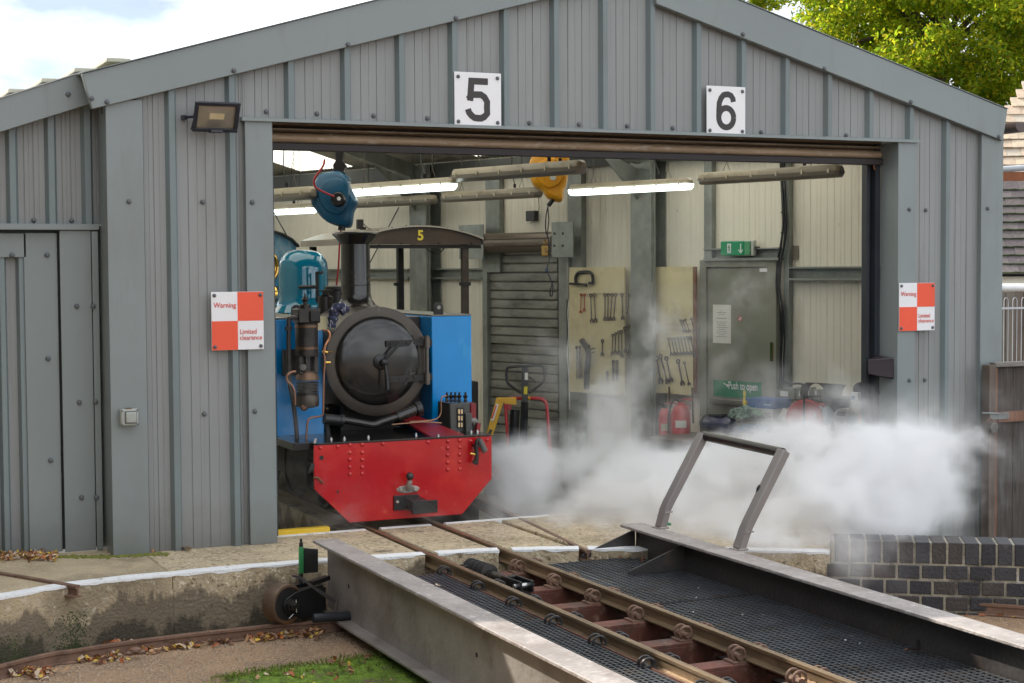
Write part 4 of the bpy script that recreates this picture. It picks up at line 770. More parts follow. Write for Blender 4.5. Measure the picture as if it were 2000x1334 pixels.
# ================================================================== INSIDE THE SHED: lamps, reels
def luminaire(name, label, pxr, pyr, pxl, lit, chains=True, group='fluorescent lights hung on chains', L_=1.2):
    """1.2 m tube fitting parallel to the long wall; its right end is sighted, its distance follows from its length"""
    lo, hi = 5, 25
    for _ in range(50):
        D = (lo+hi)/2; R = AT(pxr, pyr, D); l = proj(R+WV*L_)[0]
        if l < pxl: lo = D
        else: hi = D
    return _lum(name, label, R, R+WV*L_, lit, chains, group)
def _lum(name, label, R, Lf, lit, chains, group):
    m_ = (R+Lf)/2; t = thing(name, label, 'tube light', m_, group); d = (Lf-R).normalized(); s_ = d.cross(Z)
    def sec(w_, h0, h1, ins):   # rounded trough along the fitting
        P = [(-w_, 0), (-w_*.92, h1*.6), (-w_*.6, h1), (w_*.6, h1), (w_*.92, h1*.6), (w_, 0)] if h1 > 0 else [(w_, 0), (w_*.95, h1*.55), (w_*.55, h1), (-w_*.55, h1), (-w_*.95, h1*.55), (-w_, 0)]
        mb = MB(); n = len(P); st = [(0, .55), (.015, .9), (.035, 1), ((Lf-R).length-.035, 1), ((Lf-R).length-.015, .9), ((Lf-R).length, .55)]
        vs = []
        for u, k in st: vs += [R+d*u+s_*(a*k)+Z*(b*k) for a, b in P]
        fs = []
        for i in range(len(st)-1):
            for j in range(n): fs.append((i*n+j, i*n+(j+1) % n, (i+1)*n+(j+1) % n, (i+1)*n+j))
        fs += [tuple(range(n-1, -1, -1)), tuple(range((len(st)-1)*n, len(st)*n))]; return mb.add(vs, fs)
    part('body', t, sec(.037, 0, .040, 0), tubebody); part('diffuser', t, sec(.049, 0, -.043, 0), tubelit if lit else tubediff)
    for k in range(6):
        p = R+d*((Lf-R).length*(.06+.176*k)); part('clip', t, MB().obox(p+s_*.049+Z*.0, d*.006, s_*.004, Z*.012).obox(p-s_*.049, d*.006, s_*.004, Z*.012), clipm)
    for k in (.18, .80):
        p = R+d*((Lf-R).length*k)+Z*.045; oo = (WP0-p).dot(WN)*-1; top = EAVE+max(0, min(oo, OMAX))*RSL-max(0, oo-OMAX)*.2-.01; mb = MB(); z_ = p.z+.06; i = 0
        mb.tube([p+d*.03, p+Z*.06, p-d*.03], .0022, 4)
        while z_ < top:
            a = (s_ if i % 2 else d)*.0065; mb.tube([V3(p.x, p.y, z_)-a, V3(p.x, p.y, z_+.006)-a*1.0, V3(p.x, p.y, z_+.020), V3(p.x, p.y, z_+.006)+a, V3(p.x, p.y, z_-.002)], .0022, 4, False); z_ += .018; i += 1
        part('chain', t, mb, chainm)
    p = R+d*.30+Z*.045; part('cable_gland', t, MB().tube([p, p+Z*.03], .012, 8).tube([p+Z*.03, p+Z*.12+d*.04, p+Z*.35+d*.02], .004, 5), blackm)
    return t
luminaire('tube_light', 'lit tube light over the chimney of the blue engine, left of the row', 886, 358, 672, True)
luminaire('tube_light', 'unlit tube light passing in front of the yellow cable reel', 1140, 325, 887, False)
luminaire('tube_light', 'unlit tube light below and behind the lit one over the engine', 850, 389, 690, False)
luminaire('tube_light', 'unlit tube light ending just left under the yellow cable reel', 1055, 375, 866, False)
luminaire('tube_light', 'lit tube light right of the yellow cable reel', 1350, 358, 1115, True)
luminaire('tube_light', 'unlit tube light nearest the right hand end of the doorway', 1645, 333, 1367, False)
luminaire('tube_light', 'unlit tube light at far left, cut by the door jamb, above a lit one', 612, 376, 418, False)
luminaire('tube_light', 'lit tube light at far left, cut by the door jamb behind the blue hose reel', 614, 406, 462, True)

# blue hose reel
def reelshape(px_outline, D, thick, nm, mat, parent):
    P = smooth_line([AT(x, y, D) for x, y in px_outline]+[AT(*px_outline[0], D)], 3)[:-1]; c0 = sum(P, V3(0, 0, 0))/len(P); n_ = _f.normalized(); mb = MB(); n = len(P); vs = []
    for off, k in ((-.5, .80), (-.42, .93), (-.2, 1), (.3, 1), (.5, .9)): vs += [c0+(p-c0)*k+n_*thick*off for p in P]
    fs = []
    for i in range(4):
        for j in range(n): fs.append((i*n+j, (i+1)*n+j, (i+1)*n+(j+1) % n, i*n+(j+1) % n))
    fs += [tuple(range(n)), tuple(range(5*n-1, 4*n-1, -1))]; mb.add(vs, fs); return part(nm, parent, mb, mat)
DB = 10.4
hr = thing('hose_reel', 'blue plastic air hose reel hanging from the roof above the engine chimney', 'hose reel', AT(651, 300, DB))
reelshape([(625, 342), (640, 337), (665, 336), (683, 348), (683, 362), (692, 380), (698, 395), (690, 415), (686, 440), (672, 444), (640, 434), (620, 414), (608, 392), (612, 365)], DB, .20, 'casing', reelblue, hr)
reelshape([(633, 352), (655, 346), (676, 352), (684, 375), (682, 400), (664, 421), (640, 415), (624, 392), (623, 370)], DB-.07, .10, 'drum_face', reelblue, hr)
part('hub', hr, MB().lathe(AT(660, 389, DB-.17), -_f, [(.047, -.06), (.047, .0), (.038, .012), (0, .014)], 20), blackm); part('hub_label', hr, MB().lathe(AT(662, 388, DB-.19), -_f, [(.014, 0), (.014, .002)], 5), white)
part('inlet_hose', hr, MB().tube(smooth_line([AT(x, y, DB-.2) for x, y in ((653, 384), (632, 375), (616, 365), (614, 350), (624, 335), (632, 322), (634, 311))], 5), .007, 7), hosered)
part('bracket', hr, MB().prism([AT(*p, DB+.02) for p in ((653, 293), (672, 296), (668, 314), (676, 322), (668, 345), (652, 346), (650, 322), (655, 314))], _f*.09), blackm, .004); part('bracket', hr, MB().obox(AT(664, 343, DB-.03), CR*.035, CU*.02, _f*.03), blackm, .003)
part('outlet', hr, MB().tube([AT(668, 440, DB-.03), AT(667, 450, DB-.03)], .024, 10), blackm); part('hose', hr, MB().tube([AT(666, 448, DB), AT(663, 480, DB+.02), AT(661, 520, DB+.05), AT(657, 560, DB+.06)], .006, 6), hosered)
# yellow cable reel
DY_ = 10.9
yr = thing('cable_reel', 'yellow retractable cable reel hanging above the roller shutter with a plug dangling below', 'cable reel', AT(1075, 300, DY_))
reelshape([(1034, 318), (1040, 306), (1056, 300), (1085, 300), (1110, 302), (1110, 330), (1108, 355), (1101, 372), (1098, 392), (1085, 393), (1068, 385), (1060, 373), (1043, 362), (1036, 345)], DY_, .20, 'casing', reelyel, yr)
reelshape([(1050, 318), (1075, 308), (1098, 318), (1101, 340), (1090, 362), (1068, 368), (1050, 352), (1045, 335)], DY_-.09, .07, 'drum_face', reelyel, yr)
part('keyhole', yr, MB().obox(AT(1094, 313, DY_-.125), CR*.010, CU*.014, _f*.01), blackm); part('label', yr, MB().lathe(AT(1080, 346, DY_-.13), -_f, [(.022, 0), (.022, .002)], 14), M('pale_label', (.5, .52, .5), .5))
part('bracket', yr, MB().tube([AT(1078, 262, DY_), AT(1078, 302, DY_)], .02, 8), darkgreen)
part('cord_grip', yr, MB().tube([AT(1080, 390, DY_-.05), AT(1071, 402, DY_-.05)], .016, 8), blackm); part('cord', yr, MB().tube(smooth_line([AT(x, y, DY_-.1) for x, y in ((1071, 400), (1066, 425), (1066, 450), (1072, 470), (1074, 500), (1068, 528), (1073, 540), (1080, 560), (1078, 578), (1074, 572), (1080, 548))], 5), .0045, 6), blackm)
part('cord', yr, MB().tube([AT(1070, 402, DY_-.1), AT(1072, 430, DY_-.1), AT(1068, 470, DY_-.1)], .004, 6), blackm)
part('socket', yr, MB().obox(AT(1064, 490, DY_-.1), CR*.022, CU*.034, _f*.02), M('worn_yellow_socket', (.42, .26, .06), .5, dirt=[((.05, .04, .03), 20, .5, .6, (1, 1, 1))]), .006); part('socket_cap', yr, MB().obox(AT(1065, 472, DY_-.1), CR*.014, CU*.016, _f*.015), M('worn_yellow_socket', (0, 0, 0)), .004)
part('plug', yr, MB().obox(AT(1068, 528, DY_-.1), CR*.011, CU*.011, _f*.01), M('blue_plug', (.03, .06, .09), .5), .003)

# ================================================================== THE LOCOMOTIVE (faces the doorway on the shed road)
LY, LX = 8.15, 3.045
loco = thing('steam_locomotive', 'small blue narrow gauge steam engine with red buffer beam standing in the doorway', 'locomotive', (LX, LY, 0))
PB = lambda px, py, off=0: PY(px, py, LY-off)
z0, z1, z2 = .037, .225, .462
bp = [(2.740, z0), (3.392, z0), (3.572, z1), (3.572, z2), (2.546, z2), (2.546, z1+.004)]
part('buffer_beam', loco, MB().prism([(x, LY, z) for x, z in bp], (0, .014, 0)), red, .003)
bb = MB().prism([(x, LY+.0005, z) for x, z in bp], (0, .012, 0))
RIV = MB().lathe((0, 0, 0), (0, -1, 0), [(.0125, 0), (.0115, .004), (.007, .008), (0, .009)], 10).mesh('rivet', red)
def rivet(px, py, me=RIV, nm='rivet', sc=1, off=0):
    o = link(nm, me, loco); o.location = PB(px, py, off)-wloc(loco); o.scale = (sc,)*3
ux = lambda cx, k=2.9: 500+cx/k
uy = lambda cy, k=2.9: 600+cy/k
for cx, cys in ((531, (780, 823, 863, 906, 945)), (601, (778, 823, 863, 906, 943)), (1086, (759, 797, 838, 880, 919)), (1154, (755, 793, 834, 876, 916))):
    for cy in cys: rivet(ux(cx), uy(cy))
for cx, cy in ((365, 796), (463, 789), (718, 774), (974, 764), (1214, 758), (1310, 753)): rivet(ux(cx), uy(cy))
NUT = MB().lathe((0, 0, 0), (0, 0, 1), [(.0085, 0), (.0085, .010), (.005, .011), (.005, .016), (0, .016)], 6).mesh('bolt', chrome)
for cx in (380, 545, 683, 956, 1044, 1180, 1271, 1307, 342, 470):
    o = link('bolt', NUT, loco); p = PB(ux(cx), 860); o.location = V3(p.x, LY+.03+.05*(cx % 3), z2+.008)-wloc(loco)
part('hole', loco, MB().lathe(PB(ux(371), uy(853), .0006), -Y, [(.0125, 0), (.0125, .0006)], 14), darkgap); part('hole', loco, MB().lathe(PB(ux(463), uy(1045), .0006), -Y, [(.0075, 0), (.0075, .0006)], 12), darkgap)
part('patch_plate', loco, MB().prism([PB(ux(783), uy(995), .004), PB(ux(918), uy(993), .004), PB(ux(918), uy(1060), .004), PB(ux(783), uy(1064), .004)], (0, .005, 0)), red, .001)
# running plate and frames
part('running_plate', loco, MB().box(2.55, 3.57, LY-.004, 8.75, z2, z2+.010).box(2.45, 2.56, LY+.05, 10.8, z2-.03, z2+.01), blackg, .002)
part('front_frame', loco, MB().prism([(3.22, LY+.03, z2+.012), (3.42, LY+.03, z2+.012), (3.23, 8.6, z2+.12), (3.13, 8.6, z2+.12)], (0, 0, -.012)), darkred)
part('frame', loco, MB().box(2.84, 2.86, LY+.02, 12.5, .12, z2).box(3.23, 3.25, LY+.02, 12.5, .12, z2).box(2.86, 3.23, 8.6, 8.7, .2, z2), blackmatt)
for y in (8.9, 9.5, 10.1, 11.2):
    for x, s_ in ((2.85, -1), (3.23, 1)):
        w_ = part('wheel', loco, MB().lathe((x, y, .20), X*s_, [(.20, -.03), (.205, -.025), (.195, -.02), (.19, .02), (.17, .022), (.165, .008), (.06, .008), (.05, .03), (0, .03)], 28), blackmatt)
for s_ in (-1, 1): part('cylinder', loco, MB().tube([(LX+s_*.33, 8.45, .26), (LX+s_*.33, 8.85, .26)], .12, 20).box(LX+s_*.33-.11, LX+s_*.33+.11, 8.45, 8.85, .34, .45), blackmatt, .006)
# smokebox
SC = PX(738, 706, LX); SY = SC.y; SZ = SC.z; kpx = FPX/((SC-CO).dot(_f))
RO = 107/kpx
part('boiler', loco, MB().lathe((LX, SY+.45, SZ), Y, [(RO*.93, 0), (RO*.93, 3.2), (0, 3.2)], 40), shaded_blue)
part('smokebox', loco, MB().lathe((LX, SY, SZ), Y, [(RO*.80, .0), (RO*.97, 0), (RO, .004), (RO, .50), (RO*.94, .505)], 48), smokering)
RD = 84/kpx
door_ = part('smokebox_door', loco, MB().lathe((LX-.001, SY-.002, SZ+.004), -Y, [(RD*1.035, 0), (RD*1.035, .008), (RD, .016), (RD*.96, .024), (RD*.75, .036), (RD*.5, .044), (RD*.25, .049), (0, .050)], 64), blackg)
dome_y = lambda r_: SY-.002-.05*(1-(r_/RD)**2)-.006
for zz in (.100, -.098):
    P0_ = V3(LX+.01, 0, SZ+zz)
    mb = MB(); xs = [LX+.03+.29*i/8 for i in range(9)]; top_ = []; 
    for xa_, xb_ in zip(xs, xs[1:]):
        ya, yb2 = (min(SY-.012, dome_y(min(RD, math.hypot(q-LX, zz)))-.002) for q in (xa_, xb_))
        mb.prism([(xa_, ya, SZ+zz+.018), (xb_, yb2, SZ+zz+.018), (xb_, yb2, SZ+zz-.018), (xa_, ya, SZ+zz-.018)], (0, -.010, 0))
    hs = part('hinge_strap', door_, mb, blackmatt)
    for i in range(4):
        xx = LX+.055+.052*i; yy = min(SY-.012, dome_y(min(RD, math.hypot(xx-LX, zz)))-.002)-.010; o = part('hinge_rivet', door_, MB().lathe((xx, yy, SZ+zz), -Y, [(.008, 0), (.006, .005), (0, .006)], 8), blackmatt)
part('hinge_post', loco, MB().tube([(LX+.285, SY-.03, SZ+.14), (LX+.285, SY-.03, SZ-.14)], .010, 10).tube([(LX+.285, SY-.03, SZ+.135), (LX+.285, SY-.03, SZ+.07)], .017, 10).tube([(LX+.285, SY-.03, SZ-.07), (LX+.285, SY-.03, SZ-.135)], .017, 10).box(LX+.262, LX+.300, SY-.02, SY, SZ+.08, SZ+.12).box(LX+.262, LX+.300, SY-.02, SY, SZ-.12, SZ-.08), M('grey_hinge_post', (.12, .105, .09), .4, metal=.5))
hub = (LX, SY-.052, SZ)
part('door_boss', door_, MB().lathe(hub, -Y, [(.045, 0), (.045, .010), (.030, .018), (.018, .022), (.018, .06), (.012, .065), (0, .068)], 20), blackm)
part('door_handle', door_, MB().tube([(LX+.005, SY-.095, SZ), (LX+.012, SY-.110, SZ-.075), (LX+.015, SY-.112, SZ-.150)], [.008, .009, .011], 10), blackm); part('door_handle', door_, MB().tube([(LX+.0, SY-.078, SZ+.0), (LX+.05, SY-.092, SZ+.055), (LX+.10, SY-.095, SZ+.105)], [.008, .009, .008], 10), blackm)
# chimney
CY = 8.90; cz = SZ+RO
part('chimney', loco, MB().lathe((LX, CY, cz-.03), Z, [(.17, 0), (.155, .012), (.115, .035), (.094, .065), (.086, .10), (.084, .385), (.090, .392), (.100, .405), (.128, .435), (.134, .444), (.130, .452), (.105, .455), (.078, .452), (.074, .30), (0, .30)], 48), blackg)
part('chimney_band', loco, MB().lathe((LX, CY, cz+.115), Z, [(.086, 0), (.0865, .003), (.086, .006)], 40), blackm)
# dome
DM = PX(593, 590, LX)
part('dome', loco, MB().lathe((LX, DM.y, SZ+RO*.80), Z, [(.215, .0), (.185, .035), (.162, .075), (.158, .12), (.158, .27), (.152, .315), (.132, .358), (.10, .382), (.05, .395), (0, .398)], 56), shaded_blue)
part('steam_manifold', loco, MB().lathe((LX+.02, 9.35, cz-.02), Z, [(.05, 0), (.05, .10), (.055, .105), (.065, .108), (.065, .125), (.03, .13), (0, .135)], 16), pumpm)
part('turret_valve', loco, MB().lathe((LX-.12, 9.1, cz-.08), Z, [(.05, 0), (.045, .03), (.045, .13), (.02, .14), (.02, .16), (.05, .163), (.05, .168), (0, .17)], 14), pumpm)
part('whistle_stand', loco, MB().tube([(LX+.02, 9.7, cz+.0), (LX+.02, 9.7, cz+.19), (LX+.02, 9.6, cz+.19)], .012, 6).tube([(LX+.02, 9.7, cz+.10), (LX-.1, 9.7, cz+.10)], .012, 6), pumpm)
# side tanks
for nm, xa_, xb_, yy in (('right', 3.405, 3.655, 8.62), ('left', 2.48, 2.755, 8.62)):
    part('side_tank', loco, MB().box(xa_, xb_, yy, 11.6, .43, 1.115), blue, .006); part('tank_top_edge', loco, MB().box(xa_+.004 if nm == 'right' else xa_, (xb_ if nm == 'right' else xb_), yy+.004, 11.6, 1.116, 1.124), M('tank_top_grey', (.16, .155, .13), .5))
    xl = xa_+.07 if nm == 'right' else xa_+.14; part('lifting_lug', loco, MB().prism([(xl-.028, yy+.06, 1.12)]+[(xl-.028*math.cos(t), yy+.06, 1.165+.028*math.sin(t)) for t in [math.pi*i/8 for i in range(9)]]+[(xl+.028, yy+.06, 1.12)], (0, .014, 0)), blackmatt); part('lug_hole', loco, MB().lathe((xl, yy+.0595, 1.165), -Y, [(.011, 0), (.011, .0006)], 12), M('grey_hole', (.3, .3, .27), .6))
part('tank_inner_plate', loco, MB().box(3.22, 3.404, 8.80, 11.5, .55, 1.11), M('brown_black_plate', (.04, .032, .025), .4, var=.4, vs=5), .004)
# cab at the back with its round brass window
CYB = 11.6; cw = .46
arc = [(LX+cw*1.06*math.sin(t), 1.50+.20*math.cos(t)-.0) for t in [R_(-75+15*i) for i in range(11)]]
P = [(LX-cw, .45), (LX+cw, .45)]+[(min(max(x, LX-cw), LX+cw), z) for x, z in reversed(arc)]
part('cab_front', loco, MB().prism([(x, CYB, z) for x, z in P], (0, .02, 0)), M('dusty_shaded_blue', (.012, .19, .33), .4, dirt=[((.25, .36, .42), 7, .5, .7, (1, 1, .5))]))  # dusty patches over the engine's blue, darkened in colour for shade
mb = MB()
for (xa_, za_2), (xb_, zb_2) in zip(arc, arc[1:]): mb.prism([(xa_, CYB-.05, za_2), (xb_, CYB-.05, zb_2), (xb_, CYB+.9, zb_2), (xa_, CYB+.9, za_2)], (0, 0, .015))
part('cab_roof', loco, mb, blackmatt)
sw = PY(512, 521, CYB-.03); swc = V3(sw.x-.005, CYB, sw.z); k2 = FPX/((sw-CO).dot(_f))
def tring(c_, R__, r__, n=36, m_=8):
    return MB().tube([c_+X*math.cos(t)*R__+Z*math.sin(t)*R__ for t in [2*math.pi*i/n for i in range(n+1)]], r__, m_)
wr = part('cab_window', loco, MB().lathe(swc, -Y, [(.125, 0), (.125, .006), (0, .006)], 32), M('window_glass_dark', (.04, .045, .02), .05, coat=1, dirt=[((.30, .22, .05), 18, .5, .6, (1, 1, 1))]))
part('window_rim', wr, tring(swc-Y*.012, .130, .013).add(tring(swc-Y*.02, .108, .008).v, tring(swc, .108, .008).f), brass); wr_k = list(wr.children)[0]
part('brass_valve', loco, MB().lathe(PY(528, 572, CYB-.2), V3(-.3, -1, .1), [(.05, 0), (.055, .02), (.03, .03), (.02, .05), (0, .05)], 14), brass); part('valve_stem', loco, MB().tube([PY(532, 565, CYB-.1), PY(546, 565, CYB-.1)], .022, 8), pumpm); part('cab_shelf', loco, MB().beam(PY(520, 590, CYB-.2), PY(545, 586, CYB-.2), .05, .03), blackm)
# air pump on the left
PM = lambda px, py: PY(px, py, 8.42)
pc = PM(603.5, 700); zt_p = PM(603, 616).z
pump = part('air_pump', loco, MB().lathe((pc.x, 8.46, PM(603, 694).z), Z, [(.058, 0), (.062, .005), (.062, PM(603, 632).z-PM(603, 694).z), (.05, PM(603, 630).z-PM(603, 694).z)], 24), pumpm)
hP = lambda py: PM(603, py).z
part('cylinder_head', pump, MB().box(pc.x-.062, pc.x+.062, 8.40, 8.52, hP(631), hP(603)), pumpm, .006); part('valve_cover', pump, MB().box(pc.x-.0, pc.x+.055, 8.385, 8.40, hP(628), hP(607)), blackmatt, .004)
for py in (637.5, 680): part('band', pump, MB().lathe((pc.x, 8.46, hP(py)), Z, [(.062, -.006), (.0645, -.006), (.0645, .006), (.062, .006)], 24), bronze)
part('mid_flange', pump, MB().lathe((pc.x, 8.46, hP(696)), Z, [(.065, 0), (.066, .004), (.066, .028), (.06, .03)], 24), pumpm)
part('pillar_block', pump, MB().box(pc.x-.055, pc.x-.032, 8.42, 8.50, hP(730), hP(696)).box(pc.x+.032, pc.x+.055, 8.42, 8.50, hP(730), hP(696)).box(pc.x-.012, pc.x+.012, 8.44, 8.48, hP(730), hP(696)), pumpm, .003)
part('valve_knob', pump, MB().lathe(PM(592, 718), V3(-.3, -1, .2), [(.026, -.05), (.026, 0), (.018, .012), (0, .014)], 8), M('grey_valve', (.09, .08, .07), .4, metal=.4))
part('lower_flange', pump, MB().lathe((pc.x, 8.46, hP(744)), Z, [(.045, 0), (.064, .004), (.064, .022), (.05, .045), (.045, .05)], 24), bronze)
fin = [(.052, 0)]
for i in range(6): zz = .004+.0125*i; fin += [(.052, zz), (.064, zz+.001), (.064, zz+.005), (.052, zz+.006)]
part('cooling_fins', pump, MB().lathe((pc.x, 8.46, hP(773)), Z, fin, 28), pumpm); part('lower_cylinder', pump, MB().lathe((pc.x, 8.46, hP(795)), Z, [(.035, -.006), (.06, .0), (.064, .012), (.064, .055), (.055, .07)], 24), M('greasy_brown_pump', (.075, .058, .046), .45, metal=.3, var=.3, vs=12))
part('drain_valve', pump, MB().lathe(PM(594, 795), V3(-.2, -1, 0), [(.022, -.03), (.024, 0), (.015, .012), (0, .014)], 8), bronze)
part('lubricator_cup', pump, MB().lathe((pc.x-.006, 8.46, hP(604)), Z, [(.030, 0), (.030, .025), (.012, .03), (.012, .042), (.020, .05), (.014, .06), (.006, .07), (.004, .085), (0, .085)], 12), pumpm)
part('back_plate', pump, MB().box(pc.x-.11, pc.x+.05, 8.53, 8.56, hP(735), hP(684)), blackmatt)
part('pump_pipe', pump, MB().tube(smooth_line([PM(*q) for q in ((583, 620), (572, 620), (566, 622), (564, 630), (564, 700), (566, 750), (572, 780), (578, 830), (580, 860))], 4), .0125, 8), pumpm); part('union_nut', pump, MB().lathe(PM(563.5, 641), Z, [(.018, -.01), (.02, -.008), (.02, .008), (.018, .01)], 6), pumpm)
part('copper_pipe', pump, MB().tube(smooth_line([PM(*q)-Y*.02 for q in ((576, 725), (566, 727), (558, 735), (560, 745), (568, 752), (573, 765), (574, 790))], 4), .0065, 8), M('dull_copper', (.30, .16, .10), .35, metal=.8))
part('copper_pipe', loco, MB().tube(smooth_line([PM(*q)-Y*.03 for q in ((626, 644), (636, 645), (640, 650), (639, 660), (632, 673), (629, 687), (631, 705), (629, 740), (628, 800), (626, 810), (618, 813), (604, 815), (598, 822), (596, 840), (595, 858))], 4), .0060, 8), M('warm_copper', (.27, .14, .09), .32, metal=.85))
part('copper_bend', loco, MB().tube(smooth_line([PM(*q)-Y*.032 for q in ((636, 645), (640, 651), (639, 661), (632, 674), (629, 686))], 4), .0075, 8), copper)
part('brass_cock', loco, MB().tube([PY(629, 687, SY-.03), PY(640, 688, SY-.03)], .007, 8).tube([PY(640, 687, SY-.03), PY(652, 687, SY-.03)], .003, 6), brass); part('brass_cock', loco, MB().tube([PY(634, 708, SY-.03), PY(645, 708, SY-.03)], .008, 8), brass)
part('pale_lamp_bracket', loco, MB().box(PM(628, 600).x, PM(647, 600).x, 8.50, 8.51, PM(628, 646).z, PM(628, 619).z), M('cream_plate', (.62, .56, .34), .5, dirt=[((.3, .25, .12), 9, .5, .7, (1, 1, 1))]))
# black exhaust pipe in a shallow V under the smokebox
PV = lambda px, py: PY(px, py, 8.33)
part('exhaust_pipe', loco, MB().tube([PV(*q) for q in ((633, 818), (668, 822))], .030, 16), blackm); part('exhaust_pipe', loco, MB().tube(smooth_line([PV(*q) for q in ((668, 820), (700, 825), (722, 829), (733, 829), (746, 824), (776, 814))], 4), .020, 14), blackg); part('exhaust_pipe', loco, MB().tube([PV(*q) for q in ((776, 815), (812, 800))], .030, 16), blackg); part('pipe_flange', loco, MB().tube([PV(*q) for q in ((812, 800), (822, 797))], .042, 18), blackm)
part('pipe_collar', loco, MB().tube([PV(663, 821), PV(670, 822)], .034, 14), blackm); part('saddle', loco, MB().box(LX-.16, LX+.16, 8.72, 8.95, z2, SZ-RO*.6), blackmatt)
part('copper_pipe', loco, MB().tube(smooth_line([PV(*q) for q in ((765, 829), (800, 826), (830, 824), (862, 826))], 4), .0045, 7).tube(smooth_line([PV(*q) for q in ((800, 823), (830, 822), (852, 818), (861, 806), (862, 778), (872, 773))], 4), .004, 7), M('dull_copper', (0, 0, 0)))
part('bracket_post', loco, MB().beam(PM(642, 857), PM(637, 815), .022, .018), blackmatt)
# mechanical lubricator on the right
LB = lambda px, py, y=8.36: PY(px, py, y)
a, b = LB(879, 800), LB(918, 800); zt_, zb_ = LB(898, 787).z, LB(898, 846).z
lub = part('lubricator', loco, MB().box(a.x, b.x, 8.36, 8.55, zb_, zt_), M('grey_green_box', (.055, .058, .052), .35, var=.2), .006)
part('gauge_panel', lub, MB().box(LB(892, 800).x, LB(906, 800).x, 8.352, 8.36, LB(898, 836).z, LB(898, 796).z), blackm, .002)
for x in (896.3, 901.8):
    for i in range(3):
        p = LB(x, 804+i*13, 8.350); part('sight_glass', lub, MB().lathe(p-Z*.013, Z, [(.004, 0), (.006, .002), (.006, .024), (.004, .026)], 8), M('pale_oil_glass', (.75, .55, .32), .15, coat=1))
for i, x in enumerate((873, 881, 889, 897, 909)):
    p = LB(x, 778, 8.38+.03*(i % 2)); part('oil_union', lub, MB().lathe(p-Z*.02, Z, [(.008, 0), (.012, .008), (.008, .02), (.014, .028), (.014, .036), (.006, .04), (.006, .05), (.010, .052), (0, .056)], 8), pumpm)
part('side_case', lub, MB().box(LB(906, 830).x, LB(918, 830).x, 8.33, 8.36, LB(910, 846).z, LB(910, 806).z), M('grey_green_box', (0, 0, 0)), .004)
part('red_housing', loco, MB().box(LB(919, 800, 8.5).x, LB(931, 800, 8.5).x, 8.5, 8.6, LB(925, 835, 8.5).z, LB(925, 787, 8.5).z), darkred, .008); part('red_bracket', loco, MB().beam(LB(932, 843), LB(934, 826), .03, .02), darkred); part('ratchet_arm', loco, MB().lathe(LB(924, 826, 8.40), V3(0, -1, 0), [(.03, 0), (.03, .012), (.012, .016), (.012, .03), (0, .03)], 12), M('worn_steel_arm', (.16, .15, .14), .4, metal=.6))
part('lub_foot', loco, MB().box(a.x-.03, b.x+.02, 8.33, 8.6, z2+.010, zb_), blackm, .003)
# vacuum hose bag and tap hanging on the beam
HB = lambda px, py: PB(px, py, .045)
part('brake_pipe', loco, MB().tube(smooth_line([HB(*q) for q in ((937, 858), (932, 862), (930, 872), (931, 890), (930, 903))], 4), .0125, 10), pumpm); part('pipe_elbow', loco, MB().tube([HB(930, 900), HB(927, 906)], .017, 10), blackmatt); part('brake_hose_end', loco, MB().tube([HB(936, 858), HB(941, 868), HB(947, 881)], [.013, .016, .018], 14), M('grey_hose_end', (.10, .095, .09), .5)); part('hose_mouth', loco, MB().lathe(HB(947.2, 881.6), (HB(947, 881)-HB(941, 868)).normalized()-Y*.5, [(.013, 0), (.013, .003)], 12), darkgap)
part('tap', loco, MB().tube([HB(921, 886), HB(931, 888)], .007, 8).ball(HB(922, 886), .010, 8, 5, (1.4, .6, .7)), brass); part('pipe_clip', loco, MB().box(HB(927, 870).x, HB(935, 870).x, LY-.06, LY, HB(930, 873).z, HB(930, 869).z), blackm)
part('hose_tail', loco, MB().tube(smooth_line([PB(*q, .01) for q in ((612, 933), (620, 933), (627, 940), (631, 944))], 4), .006, 8), bronze); part('frayed_rag', loco, MB().tube([PB(611, 906, .0), PB(607, 918, .01), PB(602, 925, .01)], [.012, .016, .006], 6), blackmatt)
# coupling
cpl = part('coupling_plate', loco, MB().box(PB(768, 980).x, PB(817, 980).x, LY-.014, LY, PB(790, 995).z, PB(790, 967).z), blackm, .002)
K = lambda px, py, off=.06: PB(px, py, off)
part('coupling_bolt', cpl, MB().lathe(PB(776, 980, .016), -Y, [(.012, 0), (.012, .006), (.007, .012), (0, .012)], 6), chrome)
a, b = PB(806, 980, .10), PB(855, 980, .10); part('buffer_block', cpl, MB().box(a.x, b.x, LY-.10, LY-.085, PB(830, 1003, .10).z, PB(830, 978, .10).z).box(a.x+.01, a.x+.06, LY-.085, LY-.014, PB(830, 1000, .10).z, PB(830, 980, .10).z).prism([(PB(790, 980).x, LY-.014, PB(790, 970).z), (PB(817, 980).x, LY-.014, PB(790, 970).z), (b.x-.05, LY-.09, PB(830, 979, .10).z), (a.x, LY-.09, PB(830, 979, .10).z)], (0, 0, -.06)), M('black_coupling_paint', (.022, .022, .023), .28, var=.2), .002)
bt = PB(796, 955); part('ball_bracket', loco, MB().prism([(bt.x+.068*math.cos(t)*(1 if abs(math.cos(t)) > .01 else 0), LY-.012, bt.z+.021*math.sin(t)) for t in [2*math.pi*i/16 for i in range(16)]], (0, .010, 0)), M('worn_grey_hitch', (.36, .33, .30), .4, metal=.5, var=.3, vs=30), .003)
for px in (783.5, 811): part('hitch_bolt', loco, MB().lathe(PB(px, 955, .012), -Y, [(.0165, 0), (.0165, .006), (.010, .012), (0, .012)], 14), M('worn_grey_hitch', (0, 0, 0)))
